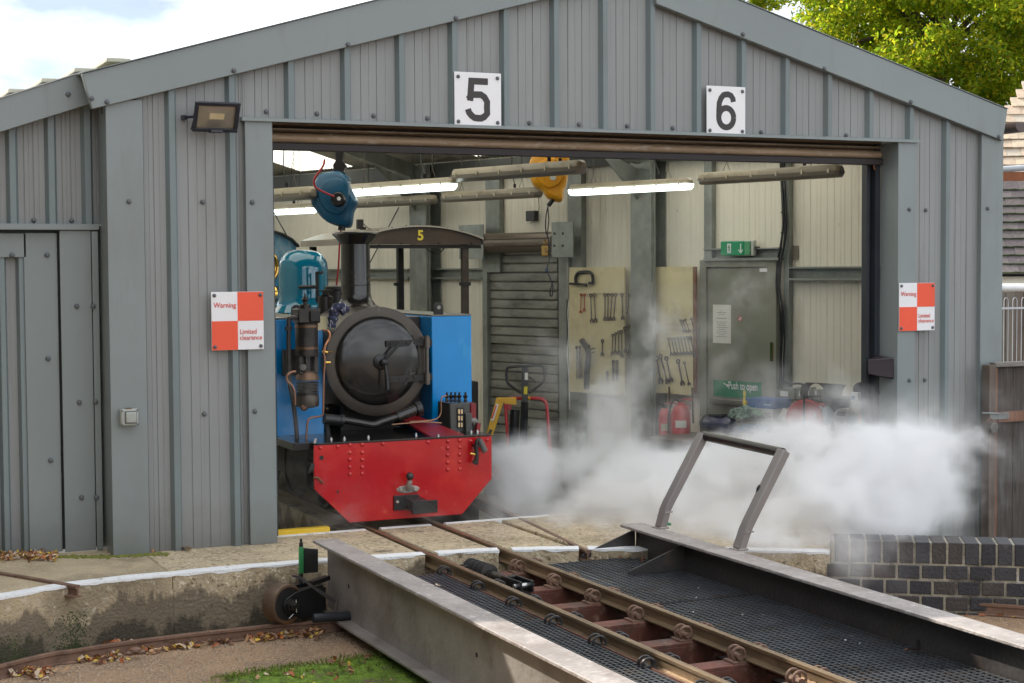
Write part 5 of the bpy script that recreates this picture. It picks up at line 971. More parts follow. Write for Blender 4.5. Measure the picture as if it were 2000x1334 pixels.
part('ball_neck', loco, MB().tube([PB(798, 955, .02), PB(799, 946, .045), PB(801, 938, .05)], [.018, .017, .013], 10), M('worn_grey_hitch', (0, 0, 0))); part('tow_ball', loco, MB().ball(PB(800.5, 930, .05), .0215, 20, 12), M('dark_tow_ball', (.06, .055, .055), .3, metal=.6))
# roped rag stuffed by the smokebox
rg = thing('striped_cloth', 'navy and white striped cloth tied on beside the top of the smokebox', 'cloth', PX(662, 600, LX-.18))
RG = lambda px, py, y=8.46: PY(px, py, y)
mb = MB().tube(smooth_line([RG(*q) for q in ((648, 640), (650, 622), (654, 606), (662, 600), (672, 601), (681, 602))], 4), [.012+.018*math.sin(math.pi*min(1, i/20+.12))+.004*math.sin(i*2.1) for i in range(21)], 10); part('twist', rg, mb, darkcloth)
mb = MB().tube(smooth_line([RG(x, y, 8.44) for x, y in ((650, 608), (656, 600), (668, 598), (676, 604), (666, 610))], 4), [.02+.004*math.sin(i*1.7) for i in range(17)], 9); part('knot', rg, mb, darkcloth)

# ================================================================== WAGON WITH A CANOPY BEHIND THE ENGINE
WY_ = 10.9
PWy = lambda px, py, y=WY_: PY(px, py, y)
xa_, xb_ = PWy(696, 484).x, PWy(943, 467).x; zb_ = (PWy(830, 477).z+PWy(820, 478).z)/2; zc = PWy(820, 443).z; ze = PWy(942, 468).z; xmid = (xa_+xb_)/2; dpt = 1.35
wag = thing('canopy_engine', 'dark brown arched canopy with a yellow 5 on open posts standing behind the blue engine', 'rail vehicle', (xmid, WY_, YARD))
arcp = [(xa_+(xb_-xa_)*i/14, ze+(zc-ze)*(1-((i-7)/7)**2)*1.0) for i in range(15)]
part('canopy_front', wag, MB().prism([(x, WY_, z) for x, z in [(xb_, zb_), (xa_, zb_)]+arcp], (0, .012, 0)), canopym)
mb = MB()
for (x1_, z1_), (x2_, z2_) in zip(arcp, arcp[1:]): mb.prism([(x1_, WY_-.02, z1_+.001), (x2_, WY_-.02, z2_+.001), (x2_, WY_+dpt, z2_+.001), (x1_, WY_+dpt, z1_+.001)], (0, 0, .010))
part('canopy_roof', wag, mb, silverm); part('canopy_side', wag, MB().box(xa_, xa_+.01, WY_, WY_+dpt, zb_, arcp[0][1]).box(xb_-.01, xb_, WY_, WY_+dpt, zb_, ze), silverm); part('canopy_bearer', wag, MB().box(xa_+.01, xb_-.01, WY_+.012, WY_+.05, zb_-.028, zb_-.002), blackmatt)
for i in range(9): x = xa_+.06+i*(xb_-xa_-.12)/8; zz = ze+(zc-ze)*(1-((x-xmid)/(xb_-xmid))**2)+.012; part('roof_rivet', wag, MB().ball((x, WY_+.01, zz), .006, 6, 4), blackmatt)
for px in (784, 857, 921): part('bolt', wag, MB().lathe(PWy(px, 475.5), -Y, [(.009, 0), (.006, .006), (0, .006)], 8), blackmatt)
pr_ = PWy(913, 600).x
part('post', wag, MB().box(pr_-.026, pr_+.022, WY_+.02, WY_+.065, YARD+.3, zb_), M('rusty_brown_post', (.05, .036, .026), .6, var=.4, vs=14, dirt=[((.12, .08, .06), 20, .58, .75, (1, 1, 1))]), .002); part('post', wag, MB().box(xa_+.05, xa_+.095, WY_+.02, WY_+.065, YARD+.3, zb_), blackmatt)
p2 = PY(782, 550, WY_+dpt-.1); part('post', wag, MB().box(p2.x-.024, p2.x+.024, WY_+dpt-.12, WY_+dpt-.07, YARD+.3, zb_), blackmatt, .002); part('post', wag, MB().box(xa_+.05, xa_+.095, WY_+dpt-.12, WY_+dpt-.07, YARD+.3, zb_), blackmatt)
part('hinge_clip', wag, MB().box(pr_-.040, pr_+.030, WY_+.005, WY_+.06, PWy(913, 558).z, PWy(913, 551).z), blackmatt); part('hinge_clip', wag, MB().box(p2.x-.055, p2.x-.02, WY_+dpt-.13, WY_+dpt-.09, PY(775, 558, WY_+dpt).z, PY(775, 552, WY_+dpt).z), blackmatt)
part('body', wag, MB().box(xa_+.02, xb_-.02, WY_+.05, WY_+dpt, YARD+.1, .55), blackmatt, .01)
text('number', '5', wag, PWy(821, 459.5)-Y*.002, X, Z, .075, M('yellow_numeral', (.80, .62, .05), .4), .03)
part('hanging_chain', wag, MB().tube(smooth_line([PWy(*q)-Y*.0+Y*.03 for q in ((836, 483), (842, 490), (853, 495.5), (864, 492), (872, 483))], 4), .0045, 5), blackmatt)
part('top_lamp', wag, MB().obox(PWy(703, 438, WY_+.3), X*.022, Y*.02, Z*.035).obox(PWy(709, 446, WY_+.3), X*.018, Y*.02, Z*.010), blackmatt, .003); part('lamp_chain', wag, MB().tube([PWy(710, 437, WY_+.3), PWy(717, 444, WY_+.3), PWy(724, 448, WY_+.3)], .003, 5), blackmatt)
stay = thing('stay_rope', 'thin dark stay rope slanting down behind the arched canopy', 'rope', PWy(770, 420, WY_+.8)); part('rope', stay, MB().tube([PY(779, 405, 13.0), PY(722, 514, 13.0)], .005, 6), blackm)
stay = thing('stay_rope', 'thin dark stay rope slanting down at far left towards the canopy edge', 'rope', PY(560, 440, 13)); part('rope', stay, MB().tube([PY(535, 415, 13.0), PY(572, 482, 13.0)], .005, 6), blackm)

# ================================================================== PALLET TRUCK, BENCH, EXTINGUISHERS
DP = 12.0
A_ = lambda px, py, dd=0: AT(px, py, 11.3+dd)
pt = thing('pallet_truck', 'pallet truck with black loop handle and red tubular guard in front of the roller shutter', 'pallet truck', A_(1026, 1010))
part('handle_loop', pt, MB().tube(smooth_line([A_(*q) for q in ((1018, 768), (996, 752), (990, 742), (990, 722), (997, 717), (1025, 715), (1055, 715), (1062, 719), (1063, 740), (1054, 752), (1032, 768))], 4), .0095, 8), blackm)
part('shaft', pt, MB().prism([A_(*q) for q in ((1019, 717), (1031, 717), (1031, 790), (1019, 790))], _f*.04), blackm, .003); part('shaft', pt, MB().beam(A_(1025, 785), A_(1020, 900), .045, .03), blackm)
part('lever', pt, MB().tube([A_(1033, 735, -.03), A_(1040, 741, -.03), A_(1046, 748, -.03)], .005, 6), blackm)
part('label', pt, MB().prism([A_(*q, -.005) for q in ((1025, 728), (1031, 728), (1031, 742), (1025, 742))], -_f*.001), paper); part('warning_label', pt, MB().prism([A_(*q, -.005) for q in ((1023.5, 755), (1030.5, 755), (1030, 770), (1023, 770))], -_f*.001), M('yellow_label', (.6, .5, .02), .5))
part('guard', pt, MB().tube(smooth_line([A_(*q, .1) for q in ((995, 910), (988, 800), (987, 788), (997, 779), (1015, 778), (1050, 778), (1062, 782), (1068, 795), (1072, 850), (1076, 910))], 4), .012, 8), redpaint); part('guard_band', pt, MB().tube([A_(1019, 778, .1), A_(1036, 778, .1)], .0135, 8), pallyel); part('guard_plate', pt, MB().prism([A_(*q, .15) for q in ((988, 785), (998, 785), (999, 800), (988, 802))], _f*.01), redpaint)
part('pump_body', pt, MB().tube([A_(1006, 800, .1), A_(1002, 900, .1)], .035, 12), blackm); part('base', pt, MB().obox(A_(1025, 920, .2), CR*.22, Z*.05, _f*.15), redpaint, .01)
sj = thing('yellow_trolley', 'leaning yellow steel frame of a lifting trolley between the engine and the pallet truck', 'trolley', A_(960, 900))
part('leg', sj, MB().prism([A_(*q, -.1) for q in ((969, 779), (985, 781), (963, 850), (949, 850))], _f*.06), pallyel, .003); part('top', sj, MB().prism([A_(*q, -.1) for q in ((970, 777), (1008, 777), (1009, 791), (985, 789), (983, 783), (968, 782))], _f*.08), pallyel, .003)
part('decal', sj, MB().prism([A_(*q, -.103) for q in ((969, 788), (974, 790), (964, 822), (958, 821))], -_f*.001), paper); part('decal_letters', sj, MB().prism([A_(*q, -.106) for q in ((968.5, 791), (970.5, 792), (962, 818), (959.5, 817))], -_f*.001), redtxt); part('decal', sj, MB().prism([A_(*q, -.103) for q in ((957, 838), (962, 840), (958, 848), (953, 846))], -_f*.001), blackp)
part('leg', sj, MB().prism([A_(*q, -.1) for q in ((961, 850), (949, 850), (938, 900), (950, 900))], _f*.06), pallyel)

bz = .135
bench = thing('workbench', 'long workbench heaped with tools along the side wall under the exit door', 'workbench', WL(-.3, FL, .3))
BU0, BU1 = -1.5, .42; BO = .62
part('bench_top', bench, wbox(BU0, BU1, bz-.035, bz, .09, BO), M('greasy_bench_top', (.11, .085, .065), .5, var=.3, vs=6), .004)
for u in (BU0+.05, -.5, BU1-.06): part('leg', bench, wbox(u-.03, u+.03, FL, bz-.035, BO-.08, BO-.02), darkgreen, .003)
part('back_rail', bench, wbox(BU0, BU1, bz-.16, bz-.04, BO-.06, BO-.045), darkgreen)
BT = lambda px, py, off=.3: ONW(px, py, off)
crate = one('storage_crate', 'violet blue plastic crate under the workbench, half lost in steam', 'crate', wbox(WU(1590, 900, .5), WU(1448, 900, .5), -.30, bz-.05, .15, .5), M('violet_blue_plastic', (.07, .06, .26), .5), bev=.01, origin=BT(1520, 930, .3))
def onb(px, off): return WU(px, 850, off)
# cardboard box
bx = thing('cardboard_box', 'blue and white cardboard box at the back of the workbench', 'box', BT(1490, 820, .25))
zt_ = BT(1490, 779, .3).z; zm = BT(1490, 797, .3).z
u1, u0 = WU(1460, 800, .3), WU(1515, 800, .3)
part('lid', bx, wbox(u0, u1, zm, zt_, .13, .33), bluebox, .003); part('carton', bx, wbox(u0+.002, u1-.002, bz, zm-.001, .132, .328), whitecard, .003)
for k in range(5): part('print_line', bx, wbox(u0+.02, u0+.12, zm-.035-.014*k, zm-.031-.014*k, .329, .3296), paperprint)
text('lettering', 'Workwear', bx, BT(1499, 790.5, .333), -WV, Z, .011, white, .01)
# pale green tangle of string, a stained cloth and blue rope
def tangle(name, label, cat, px0, px1, py, off, mat, n, rad, h, spread, seed, r0=.004):
    rd = random.Random(seed); c0 = BT((px0+px1)/2, py, off); half = (BT(px0, py, off)-BT(px1, py, off)).length/2; t = thing(name, label, cat, c0); mb = MB()
    for i in range(n):
        a0 = rd.uniform(-.9, .3); ln = rd.uniform(.5, 1.2); pts = []
        for k in range(7):
            a = a0+ln*k/6; env = max(.15, 1-a*a*.8); pts.append(c0-WV*half*min(1, max(-1, a))+WN*rd.uniform(-1, 1)*spread*env*.4+Z*(h*env*(.25+.75*math.sin(i*1.3+k*.5)**2)*rd.uniform(.8, 1.1)))
        mb.tube(smooth_line(pts, 3), rd.uniform(r0*.7, r0*1.3), 5, False)
    part('strand', t, mb, mat, kind='stuff'); return t
tangle('cleaning_mop', 'heap of pale green mop strings on the workbench in front of the blue box', 'mop', 1417, 1500, 822, .42, ragm, 70, .01, .095, .16, 5, .006)
tangle('blue_rope', 'tangle of thin blue rope spilling across the front of the workbench', 'rope', 1428, 1530, 851, .52, bluerope, 26, .01, .075, .2, 9, .0035)
tr = thing('grimy_cloth', 'grimy silver grey cloth trailing under the pale green mop strings', 'cloth', BT(1450, 830, .5)); part('cloth', tr, MB().grid(lambda a, b: BT(1427+60*a, 839-14*a-2, .50)-WN*.12*b+Z*(.028+.012*noise.noise(V3(a*6, b*4, 1))+.02*math.sin(a*3)*(1-b)), 16, 6), M('grimy_foil_cloth', (.22, .19, .165), .45, metal=.3, var=.5, vs=40))
# rolled dust sheet / torch cylinder
cyl = thing('rag_roll', 'stained white roll with a dark cable looped over it at the front of the workbench', 'roll', BT(1515, 842, .5)); r_ = .034
part('roll', cyl, MB().tube([BT(1483, 848, .5), BT(1519, 846, .5)], r_, 14), M('stained_white_roll', (.50, .42, .30), .7, var=.2, dirt=[((.25, .15, .08), 14, .5, .65, (1, 1, 1))])); part('roll_tail', cyl, MB().tube([BT(1519, 845, .49), BT(1546, 841, .47)], .022, 12), M('stained_white_roll', (0, 0, 0))); part('cable', cyl, MB().tube(smooth_line([BT(*q, .54) for q in ((1480, 836), (1500, 842), (1515, 850), (1525, 850), (1528, 842), (1522, 838), (1530, 848), (1547, 844))], 4), .0035, 6), blackm)
part('wooden_sheet', bench, MB().prism([BT(1490, 858, .56), BT(1550, 845, .3), BT(1600, 848, .3), BT(1560, 864, .58)], (0, 0, .006)), M('brown_board', (.25, .14, .08), .6))
# glue bottle
gl = thing('glue_bottle', 'small bottle with a yellow nozzle standing before the blue box', 'bottle', BT(1454, 800, .36)); p = BT(1455, 803, .36); part('bottle', gl, MB().lathe(V3(p.x, p.y, bz), Z, [(.018, 0), (.02, .01), (.02, p.z-bz+.03), (.012, p.z-bz+.045)], 12), M('milky_plastic', (.5, .47, .38), .4)); part('collar', gl, MB().lathe(BT(1455, 790, .36), Z, [(.017, 0), (.017, .02), (.010, .026)], 10), M('yellow_cap', (.75, .55, .02), .4)); part('nozzle', gl, MB().lathe(BT(1454, 784, .36), Z, [(.009, 0), (.006, .04), (.010, .045), (.008, .075), (0, .08)], 10), M('yellow_cap', (0, 0, 0)))
# clipboard sheet leaning
p = BT(1535, 822, .40); one('paper_sheet', 'printed white sheet leaning at an angle between the blue box and red reel', 'paper', MB().prism([BT(*q, .42) for q in ((1530, 796), (1550, 806), (1542, 825), (1519, 817))], -WN*.002), M('lined_paper', (.66, .64, .60), .7, dirt=[((.35, .33, .31), 60, .55, .65, (1, 1, 6))]), origin=p)
# dark navy compressor at the left end
cm = thing('air_compressor', 'small dark navy bench motor at the left end of the workbench', 'motor', BT(1400, 830, .45)); q0, q1 = BT(1378, 826, .45), BT(1432, 832, .45); q0.z = q1.z = (q0.z+q1.z)/2
part('barrel', cm, MB().tube([q0, q0.lerp(q1, .08), q0.lerp(q1, .9), q1], [.045, .06, .06, .05], 18), M('navy_enamel', (.012, .018, .06), .3, coat=.4)); part('end_cap', cm, MB().tube([q0-(q1-q0).normalized()*.012+Z*.01, q0+Z*.01], .055, 16), M('smoky_plastic', (.16, .15, .15), .2, coat=1)); part('top_housing', cm, MB().obox(q0.lerp(q1, .45)+Z*.055, (q1-q0)*.25, WN*.03, Z*.02), blackm, .004)
# switch boxes on the wall
q = 0
for x0, x1, y0, y1, lab, nsw in ((1520, 1552, 756, 779, 'grey metal switch box with four rocker switches at the left of the row', 4), (1555, 1572, 756, 780, 'grey socket box with labels, second in the row over the bench', 1), (1574, 1586, 756, 782, 'narrow grey switch box partly behind the dark guard plate', 1), (1588, 1602, 760, 782, 'last grey switch box seen through the round hole of the guard plate', 1)):
    u1, u0 = WU(x0, 770, .06), WU(x1, 770, .06); t = thing('switch_box', lab, 'switch', ONW((x0+x1)/2, 768, .05), 'grey switch boxes over the workbench')
    part('box', t, wbox(u0, u1, ONW(x0, y1, .06).z, ONW(x0, y0, .06).z, .004, .065), M('grey_green_switchgear', (.20, .21, .165), .4, var=.1), .006)
    for k in range(nsw): uu = u1-.035-.018*k if nsw > 1 else (u0+u1)/2; part('rocker', t, wbox(uu-.006, uu+.006, ONW(x0, 773, .06).z, ONW(x0, 763, .06).z, .066, .072), white)
# guard plate with a big round hole
gd = thing('machine_guard', 'dark grey sheet metal guard with a round cut-out standing over the bench', 'guard', BT(1610, 780, .2)); cc_ = BT(1594, 770, .22); mb = MB(); outer = [BT(*q, .22) for q in ((1565, 783), (1562, 768), (1566, 752), (1575, 747), (1600, 748), (1630, 750), (1652, 752), (1646, 762), (1641, 778), (1640, 800), (1610, 800), (1580, 798))]
hole = [cc_+(-WV*math.cos(t)*.075+Z*math.sin(t)*.075) for t in [math.pi*(1.15)-2*math.pi*i/24 for i in range(24)]]
def near(p): return min(range(24), key=lambda i: (hole[i]-p).length)
no_ = len(outer)
for i in range(no_):
    a, b = outer[i], outer[(i+1) % no_]; ia, ib = near(a), near(b); seq = [ia]
    while seq[-1] != ib and len(seq) < 10: seq.append((seq[-1]+1) % 24)
    if seq[-1] == ib: mb.prism([a, b]+[hole[j] for j in reversed(seq)], -WN*.004)
part('sheet', gd, mb, M('grey_sheet', (.085, .08, .072), .5, metal=.3, var=.3, vs=10)); part('arm', gd, MB().tube(smooth_line([BT(*q, .35) for q in ((1569, 800), (1570, 783), (1576, 775), (1590, 774), (1603, 773.5))], 4), .007, 8), blackm)
# red reel
rl = thing('red_hose_reel', 'red round hose reel standing on the workbench in the steam', 'reel', BT(1572, 820, .4)); c0 = BT(1573, 817, .40)
ax = (-CR*.35-_f).normalized(); ax.z = 0; part('drum', rl, MB().lathe(c0, ax, [(.035, -.05), (.125, -.048), (.130, -.03), (.120, -.015), (.120, .015), (.130, .03), (.125, .048), (.10, .05), (.06, .03), (.035, .045), (0, .045)], 36), M('salmon_red_plastic', (.42, .06, .06), .5)); part('stand', rl, MB().tube([c0+V3(0, 0, .17)+ax*.06, c0+ax*.06, V3(c0.x, c0.y, bz)+ax*.06], .008, 8), blackm)
# ear defenders / grinder
br = thing('bench_grinder', 'silver bench grinder with round base hole at the right of the workbench', 'grinder', BT(1645, 830, .5)); BG = lambda px, py, o=.50: BT(px, py, o)
prof = [(1625, 858), (1662, 858), (1664, 843), (1654, 836), (1650, 822), (1654, 812), (1657, 800), (1648, 797), (1636, 799), (1628, 806), (1626, 818), (1630, 832), (1628, 845)]
part('pedestal', br, MB().prism([BG(*q) for q in prof], -WN*.08), M('cast_aluminium', (.42, .41, .38), .35, metal=.8, var=.15), .004); part('nameplate', br, MB().prism([BG(*q, .505) for q in ((1636, 803), (1652, 804), (1650, 813), (1634, 812))], WN*.001), M('dark_nameplate', (.06, .04, .035), .4)); part('base_hole', br, MB().lathe(BG(1645, 851, .503), WN, [(.030, 0), (.030, .001)], 20), darkgap)
g0 = BG(1662, 818, .44); part('motor', br, MB().tube([g0, g0-WV*.10], .055, 20), M('grey_motor', (.12, .14, .16), .4)); part('wheel', br, MB().lathe(g0-WV*.115, -WV, [(.06, -.015), (.06, .015), (.02, .02), (0, .02)], 24), M('orange_grey_wheel', (.35, .10, .05), .8)); part('eye_shield', br, MB().prism([BG(*q, .56) for q in ((1666, 780), (1685, 784), (1679, 811), (1655, 808))], WN*.003), M('scratched_shield', (.45, .42, .37), .2, coat=.8, trans=.4))
part('flange_base', br, MB().prism([BG(*q, .51) for q in ((1625, 845), (1664, 846), (1662, 860), (1624, 859))], -WN*.02), M('cast_aluminium', (0, 0, 0)), .002)
rs2 = thing('respirator', 'grey and red respirator mask behind the red reel on the bench', 'mask', BT(1610, 805, .3)); part('red_band', rs2, MB().ball(BT(1601, 797, .3), .055, 14, 8, (1, .6, .7)), M('salmon_red_plastic', (0, 0, 0))); part('face_piece', rs2, MB().ball(BT(1615, 812, .33), .065, 14, 8, (.8, .6, 1)), M('blue_grey_rubber', (.16, .20, .25), .5)); part('filter', rs2, MB().ball(BT(1600, 808, .36), .045, 12, 8, (1, .6, 1.2)), M('pale_grey_filter', (.32, .33, .34), .5))
jn = thing('machine_vice', 'jumble of dark pipe and machine fittings at the back of the bench by the jamb', 'machine', BT(1670, 790, .2))
part('dark_box', jn, MB().obox(BT(1660, 810, .2), WV*.12, WN*.06, Z*.12), blackmatt, .01); part('pipe', jn, MB().tube([BT(1638, 778, .3), BT(1665, 781, .3)], .020, 10), blackm); part('white_bottle', jn, MB().obox(BT(1672, 775, .35), WV*.03, WN*.02, Z*.03), white, .006); part('blue_cap', jn, MB().obox(BT(1666, 777, .38), WV*.010, WN*.01, Z*.012), bluebox, .002)
part('lamp_head', jn, MB().lathe(BT(1680, 760, .3), (-CR*.3-_f).normalized(), [(.0, -.05), (.03, -.045), (.048, 0), (.044, .004), (0, -.008)], 20), M('grey_lamp', (.09, .09, .09), .2, coat=1)); part('hose_loop', jn, MB().tube(smooth_line([BT(*q, .28) for q in ((1684, 770), (1688, 755), (1700, 750), (1712, 752)) ], 5), .022, 10), blackm); part('hose_loop', jn, MB().tube(smooth_line([BT(*q, .26) for q in ((1680, 780), (1692, 768), (1706, 765), (1716, 768)) ], 5), .020, 10), blackm)
# fire extinguishers under the right board
def extinguisher(px, label, w_, py0):
    p = ONW(px, 850, .22); t = thing('fire_extinguisher', label, 'fire extinguisher', V3(p.x, p.y, -.35), 'red fire extinguishers below the right tool board'); zt_ = ONW(px, py0, .22).z; b0 = V3(p.x, p.y, -.40)
    part('cylinder', t, MB().lathe(b0, Z, [(w_*.9, 0), (w_, .012), (w_, zt_-b0.z-.06), (w_*.8, zt_-b0.z-.02), (w_*.35, zt_-b0.z), (w_*.3, zt_-b0.z+.02)], 24), redpaint); part('valve', t, MB().lathe(V3(p.x, p.y, zt_), Z, [(.02, 0), (.022, .03), (0, .035)], 10), blackm); part('lever', t, MB().tube([V3(p.x, p.y, zt_+.03), V3(p.x, p.y, zt_+.045)+CR*.05, V3(p.x, p.y, zt_+.03)+CR*.09], .006, 6), redpaint); part('hose', t, MB().tube(smooth_line([V3(p.x, p.y, zt_+.02), V3(p.x, p.y, zt_+.03)-CR*w_*.8, V3(p.x, p.y, zt_-.10)-CR*w_*1.3, V3(p.x, p.y, zt_-.3)-CR*w_*1.25], 5), .008, 7), blackm)
    c_ = V3(p.x, p.y, zt_-.13); v = -(c_-CO); v.z = 0; v.normalize(); side = v.cross(Z).normalized()
    mb = MB(); 
    mb.grid(lambda a, b: c_+(v*math.cos((a-.5)*1.2)+side*math.sin((a-.5)*1.2))*(w_+.0015)+Z*(-.04+.055*b), 6, 1); part('label_panel', t, mb, paper if w_ > .06 else M('beige_label', (.5, .45, .35), .6)); return t
extinguisher(1299, 'left smaller red fire extinguisher below the right tool board, faint in steam', .050, 797)
extinguisher(1330, 'right larger red fire extinguisher below the right tool board, faint in steam', .072, 790)
one('extinguisher_sign', 'small sign plate behind the red fire extinguishers', 'sign', wbox(WU(1352), WU(1335), ONW(1343, 800).z, ONW(1343, 779).z, .02, .024), M('cream_red_sign', (.55, .3, .25), .5, dirt=[((.5, .5, .45), 30, .5, .55, (1, 1, 1))]), origin=ONW(1343, 790))
for x, y0, lab in ((1307, 755, 'wooden handle hanging below the left corner of the right tool board'), (1352, 757, 'wooden handle hanging below the right corner of the right tool board')): one('wooden_stick', lab, 'stick', MB().tube([ONW(x, y0, .10), ONW(x+2, y0+70, .12)], .008, 7), M('dark_wood_handle', (.07, .045, .03), .6), origin=ONW(x, y0+20, .1), group='wooden handles below the right tool board')

def numeral(ch, parent, c, h, y, mat):
    w_ = h*.60; st = h*.155; layers = []
    def pt(u, v): return (c.x+(u-.5)*w_, c.z+(v-.5)*h)
    def stroke(P):
        P = [Vector(pt(*p)) for p in P]; L_ = []; R2 = []
        for i in range(len(P)):
            t = (P[min(i+1, len(P)-1)]-P[max(i-1, 0)]).normalized(); n = Vector((-t.y, t.x))*st/2; L_.append(P[i]+n); R2.append(P[i]-n)
        layers.append((L_, R2))
    k = st/h/2; kw = st/w_/2
    if ch == '6':
        stroke([(.5+(.5-kw)*math.cos(t), .325+(.325-k)*math.sin(t)) for t in [2*math.pi*i/40 for i in range(41)]])
        stroke([(.86, .735), (.83, .82), (.74, .895), (.60, 1-k), (.48, 1-k*1.05), (.36, .90), (.24, .82), (.155, .70), (kw+.005, .52), (kw, .33)])
    else:
        stroke([(.92, 1-k), (.22, 1-k)]); stroke([(.20+kw*.3, .995), (.09+kw*.6, .47)])
        stroke([(.10, .50), (.17, .56), (.30, .615), (.46, .64-k*.3), (.62, .62), (.77, .565), (.88, .46), (1-kw, .33), (.88, .19), (.76, .115), (.62, .075), (.48, k), (.34, .085), (.22, .135), (.12, .20), (.075, .28)])
    mb = MB()
    for j, (A, B) in enumerate(layers):
        yy = y-.00025*j; n = len(A); mb.add([(p.x, yy, p.y) for p in A]+[(p.x, yy, p.y) for p in B], [(i, i+1, n+i+1, n+i) for i in range(n-1)])
    return part('numeral', parent, mb, mat, smooth=False)

# ================================================================== THINGS ON THE FACADE
def plate(name, label, cat, x0, x1, z0_, z1_, off, group=None):
    t = thing(name, label, cat, ((x0+x1)/2, FY-off, (z0_+z1_)/2), group); return t
for nm, a, b, lab in (('5', (887, 139.5), (979, 249), 'white square number plate reading 5 over the left half of the doorway'), ('6', (1380, 167), (1455.5, 265.5), 'white square number plate reading 6 over the right half of the doorway')):
    p, q = F(*a, .040), F(*b, .040); z_b = F(a[0], 246.5 if nm == '5' else 263, .04).z; t = plate('number_plate', lab, 'number sign', p.x, q.x, z_b, p.z, .04, 'number plates over the shed door')
    part('plate', t, MB().box(p.x, q.x, FY-.042, FY-.036, z_b, p.z), white, .002)
    cx = (p.x+q.x)/2; cz_ = (p.z+z_b)/2; h = (p.z-z_b)
    numeral(nm, t, V3(cx, 0, cz_), h*.80, FY-.0425, blackp)
    for sx in (-1, 1):
        for sz in (-1, 1): screw(t, V3(cx+sx*(q.x-p.x)*.42, FY-.042, cz_+sz*h*.41), r=.0105)
for a, b, lab in (((412, 570.5), (515.5, 682), 'orange and white chequered warning sign on the left of the doorway'), ((1756, 553), (1825, 645), 'orange and white chequered warning sign on the right of the doorway')):
    p, q = F(*a, .046), F(*b, .046); t = plate('warning_sign', lab, 'warning sign', p.x, q.x, q.z, p.z, .046, 'limited clearance warning signs either side of the door'); cx, cz_ = (p.x+q.x)/2, (p.z+q.z)/2; hw, hh = (q.x-p.x)/2, (p.z-q.z)/2
    part('plate', t, MB().box(p.x, q.x, FY-.048, FY-.042, q.z, p.z), white, .002)
    part('orange_square', t, MB().box(cx, q.x-.001, FY-.0492, FY-.0481, cz_, p.z-.001), orange); part('orange_square', t, MB().box(p.x+.001, cx, FY-.0492, FY-.0481, q.z+.001, cz_), orange)
    text('lettering', 'Warning', t, V3(cx-hw*.49, FY-.0494, cz_+hh*.52), X, Z, .034, redtxt, .012, width=hw*.86); text('lettering', 'Limited', t, V3(cx+hw*.40, FY-.0494, cz_-hh*.37), X, Z, .025, redtxt, .010, width=hw*.64); text('lettering', 'clearance', t, V3(cx+hw*.50, FY-.0494, cz_-hh*.58), X, Z, .023, redtxt, .010, width=hw*.86)
    for sx in (-1, 1):
        for sz in (-1, 1): screw(t, V3(cx+sx*hw*.88, FY-.0485, cz_+sz*hh*.88), r=.0095)
# floodlight
fl_ = thing('floodlight', 'dark square floodlight on a short arm at the left of the door head', 'floodlight', F(425, 225, .1))
oc = F(422, 228, .14); ta = V3(.0, -.86, -.51); ta.normalize(); upv = V3(0, -.45, .80).normalized(); ta = X.cross(upv).normalized(); ta = -ta if ta.y > 0 else ta
skew = X
def fq(a, b, d): return oc+X*a+upv*b+ta*d
w2, h2 = .112, .078
mb = MB().add([fq(-w2-.008, -h2, 0), fq(w2-.012, -h2, 0), fq(w2+.008, h2, 0), fq(-w2+.012, h2, 0), fq(-w2+.02, -h2+.02, -.05), fq(w2-.03, -h2+.02, -.05), fq(w2-.02, h2-.02, -.05), fq(-w2+.03, h2-.02, -.05)], [(0, 1, 2, 3), (7, 6, 5, 4), (0, 4, 5, 1), (1, 5, 6, 2), (2, 6, 7, 3), (3, 7, 4, 0)])
bodym = M('charcoal_casting', (.022, .024, .034), .4, var=.1)
part('body', fl_, mb, bodym, .006)
for s_, (a0, b0, a1, b1_) in enumerate(((-w2, -h2, w2, -h2+.018), (-w2, h2-.018, w2, h2), (-w2, -h2+.018, -w2+.02, h2-.018), (w2-.02, -h2+.018, w2, h2-.018))): part('bezel', fl_, MB().add([fq(x_, y_, d_) for d_ in (0.0005, .012) for x_, y_ in ((a0, b0), (a1, b0), (a1, b1_), (a0, b1_))], [(3, 2, 1, 0), (4, 5, 6, 7), (0, 1, 5, 4), (1, 2, 6, 5), (2, 3, 7, 6), (3, 0, 4, 7)]), bodym, .002)
rf = M('floodlight_reflector', (.42, .37, .30), .35, metal=.6); gw, gh = w2-.02, h2-.018
mb = MB().add([fq(-gw, -gh, .004), fq(gw, -gh, .004), fq(gw, gh, .004), fq(-gw, gh, .004), fq(-.035, -.012, -.030), fq(.04, -.012, -.030), fq(.04, .022, -.030), fq(-.035, .022, -.030)], [(0, 1, 5, 4), (1, 2, 6, 5), (2, 3, 7, 6), (3, 0, 4, 7), (4, 5, 6, 7)])
ref = part('reflector', fl_, MB().add([fq(-gw, -gh, .0015), fq(gw, -gh, .0015), fq(gw, gh, .0015), fq(-gw, gh, .0015), fq(-.035, -.012, .006), fq(.04, -.012, .006), fq(.04, .022, .006), fq(-.035, .022, .006)], [(0, 1, 5, 4), (1, 2, 6, 5), (2, 3, 7, 6), (3, 0, 4, 7), (4, 5, 6, 7)]), rf, smooth=False)
part('led_panel', fl_, MB().add([fq(-.034, -.011, .0068), fq(.039, -.011, .0068), fq(.039, .021, .0068), fq(-.034, .021, .0068)], [(0, 1, 2, 3)]), M('warm_led_panel', (.62, .50, .30), .5))
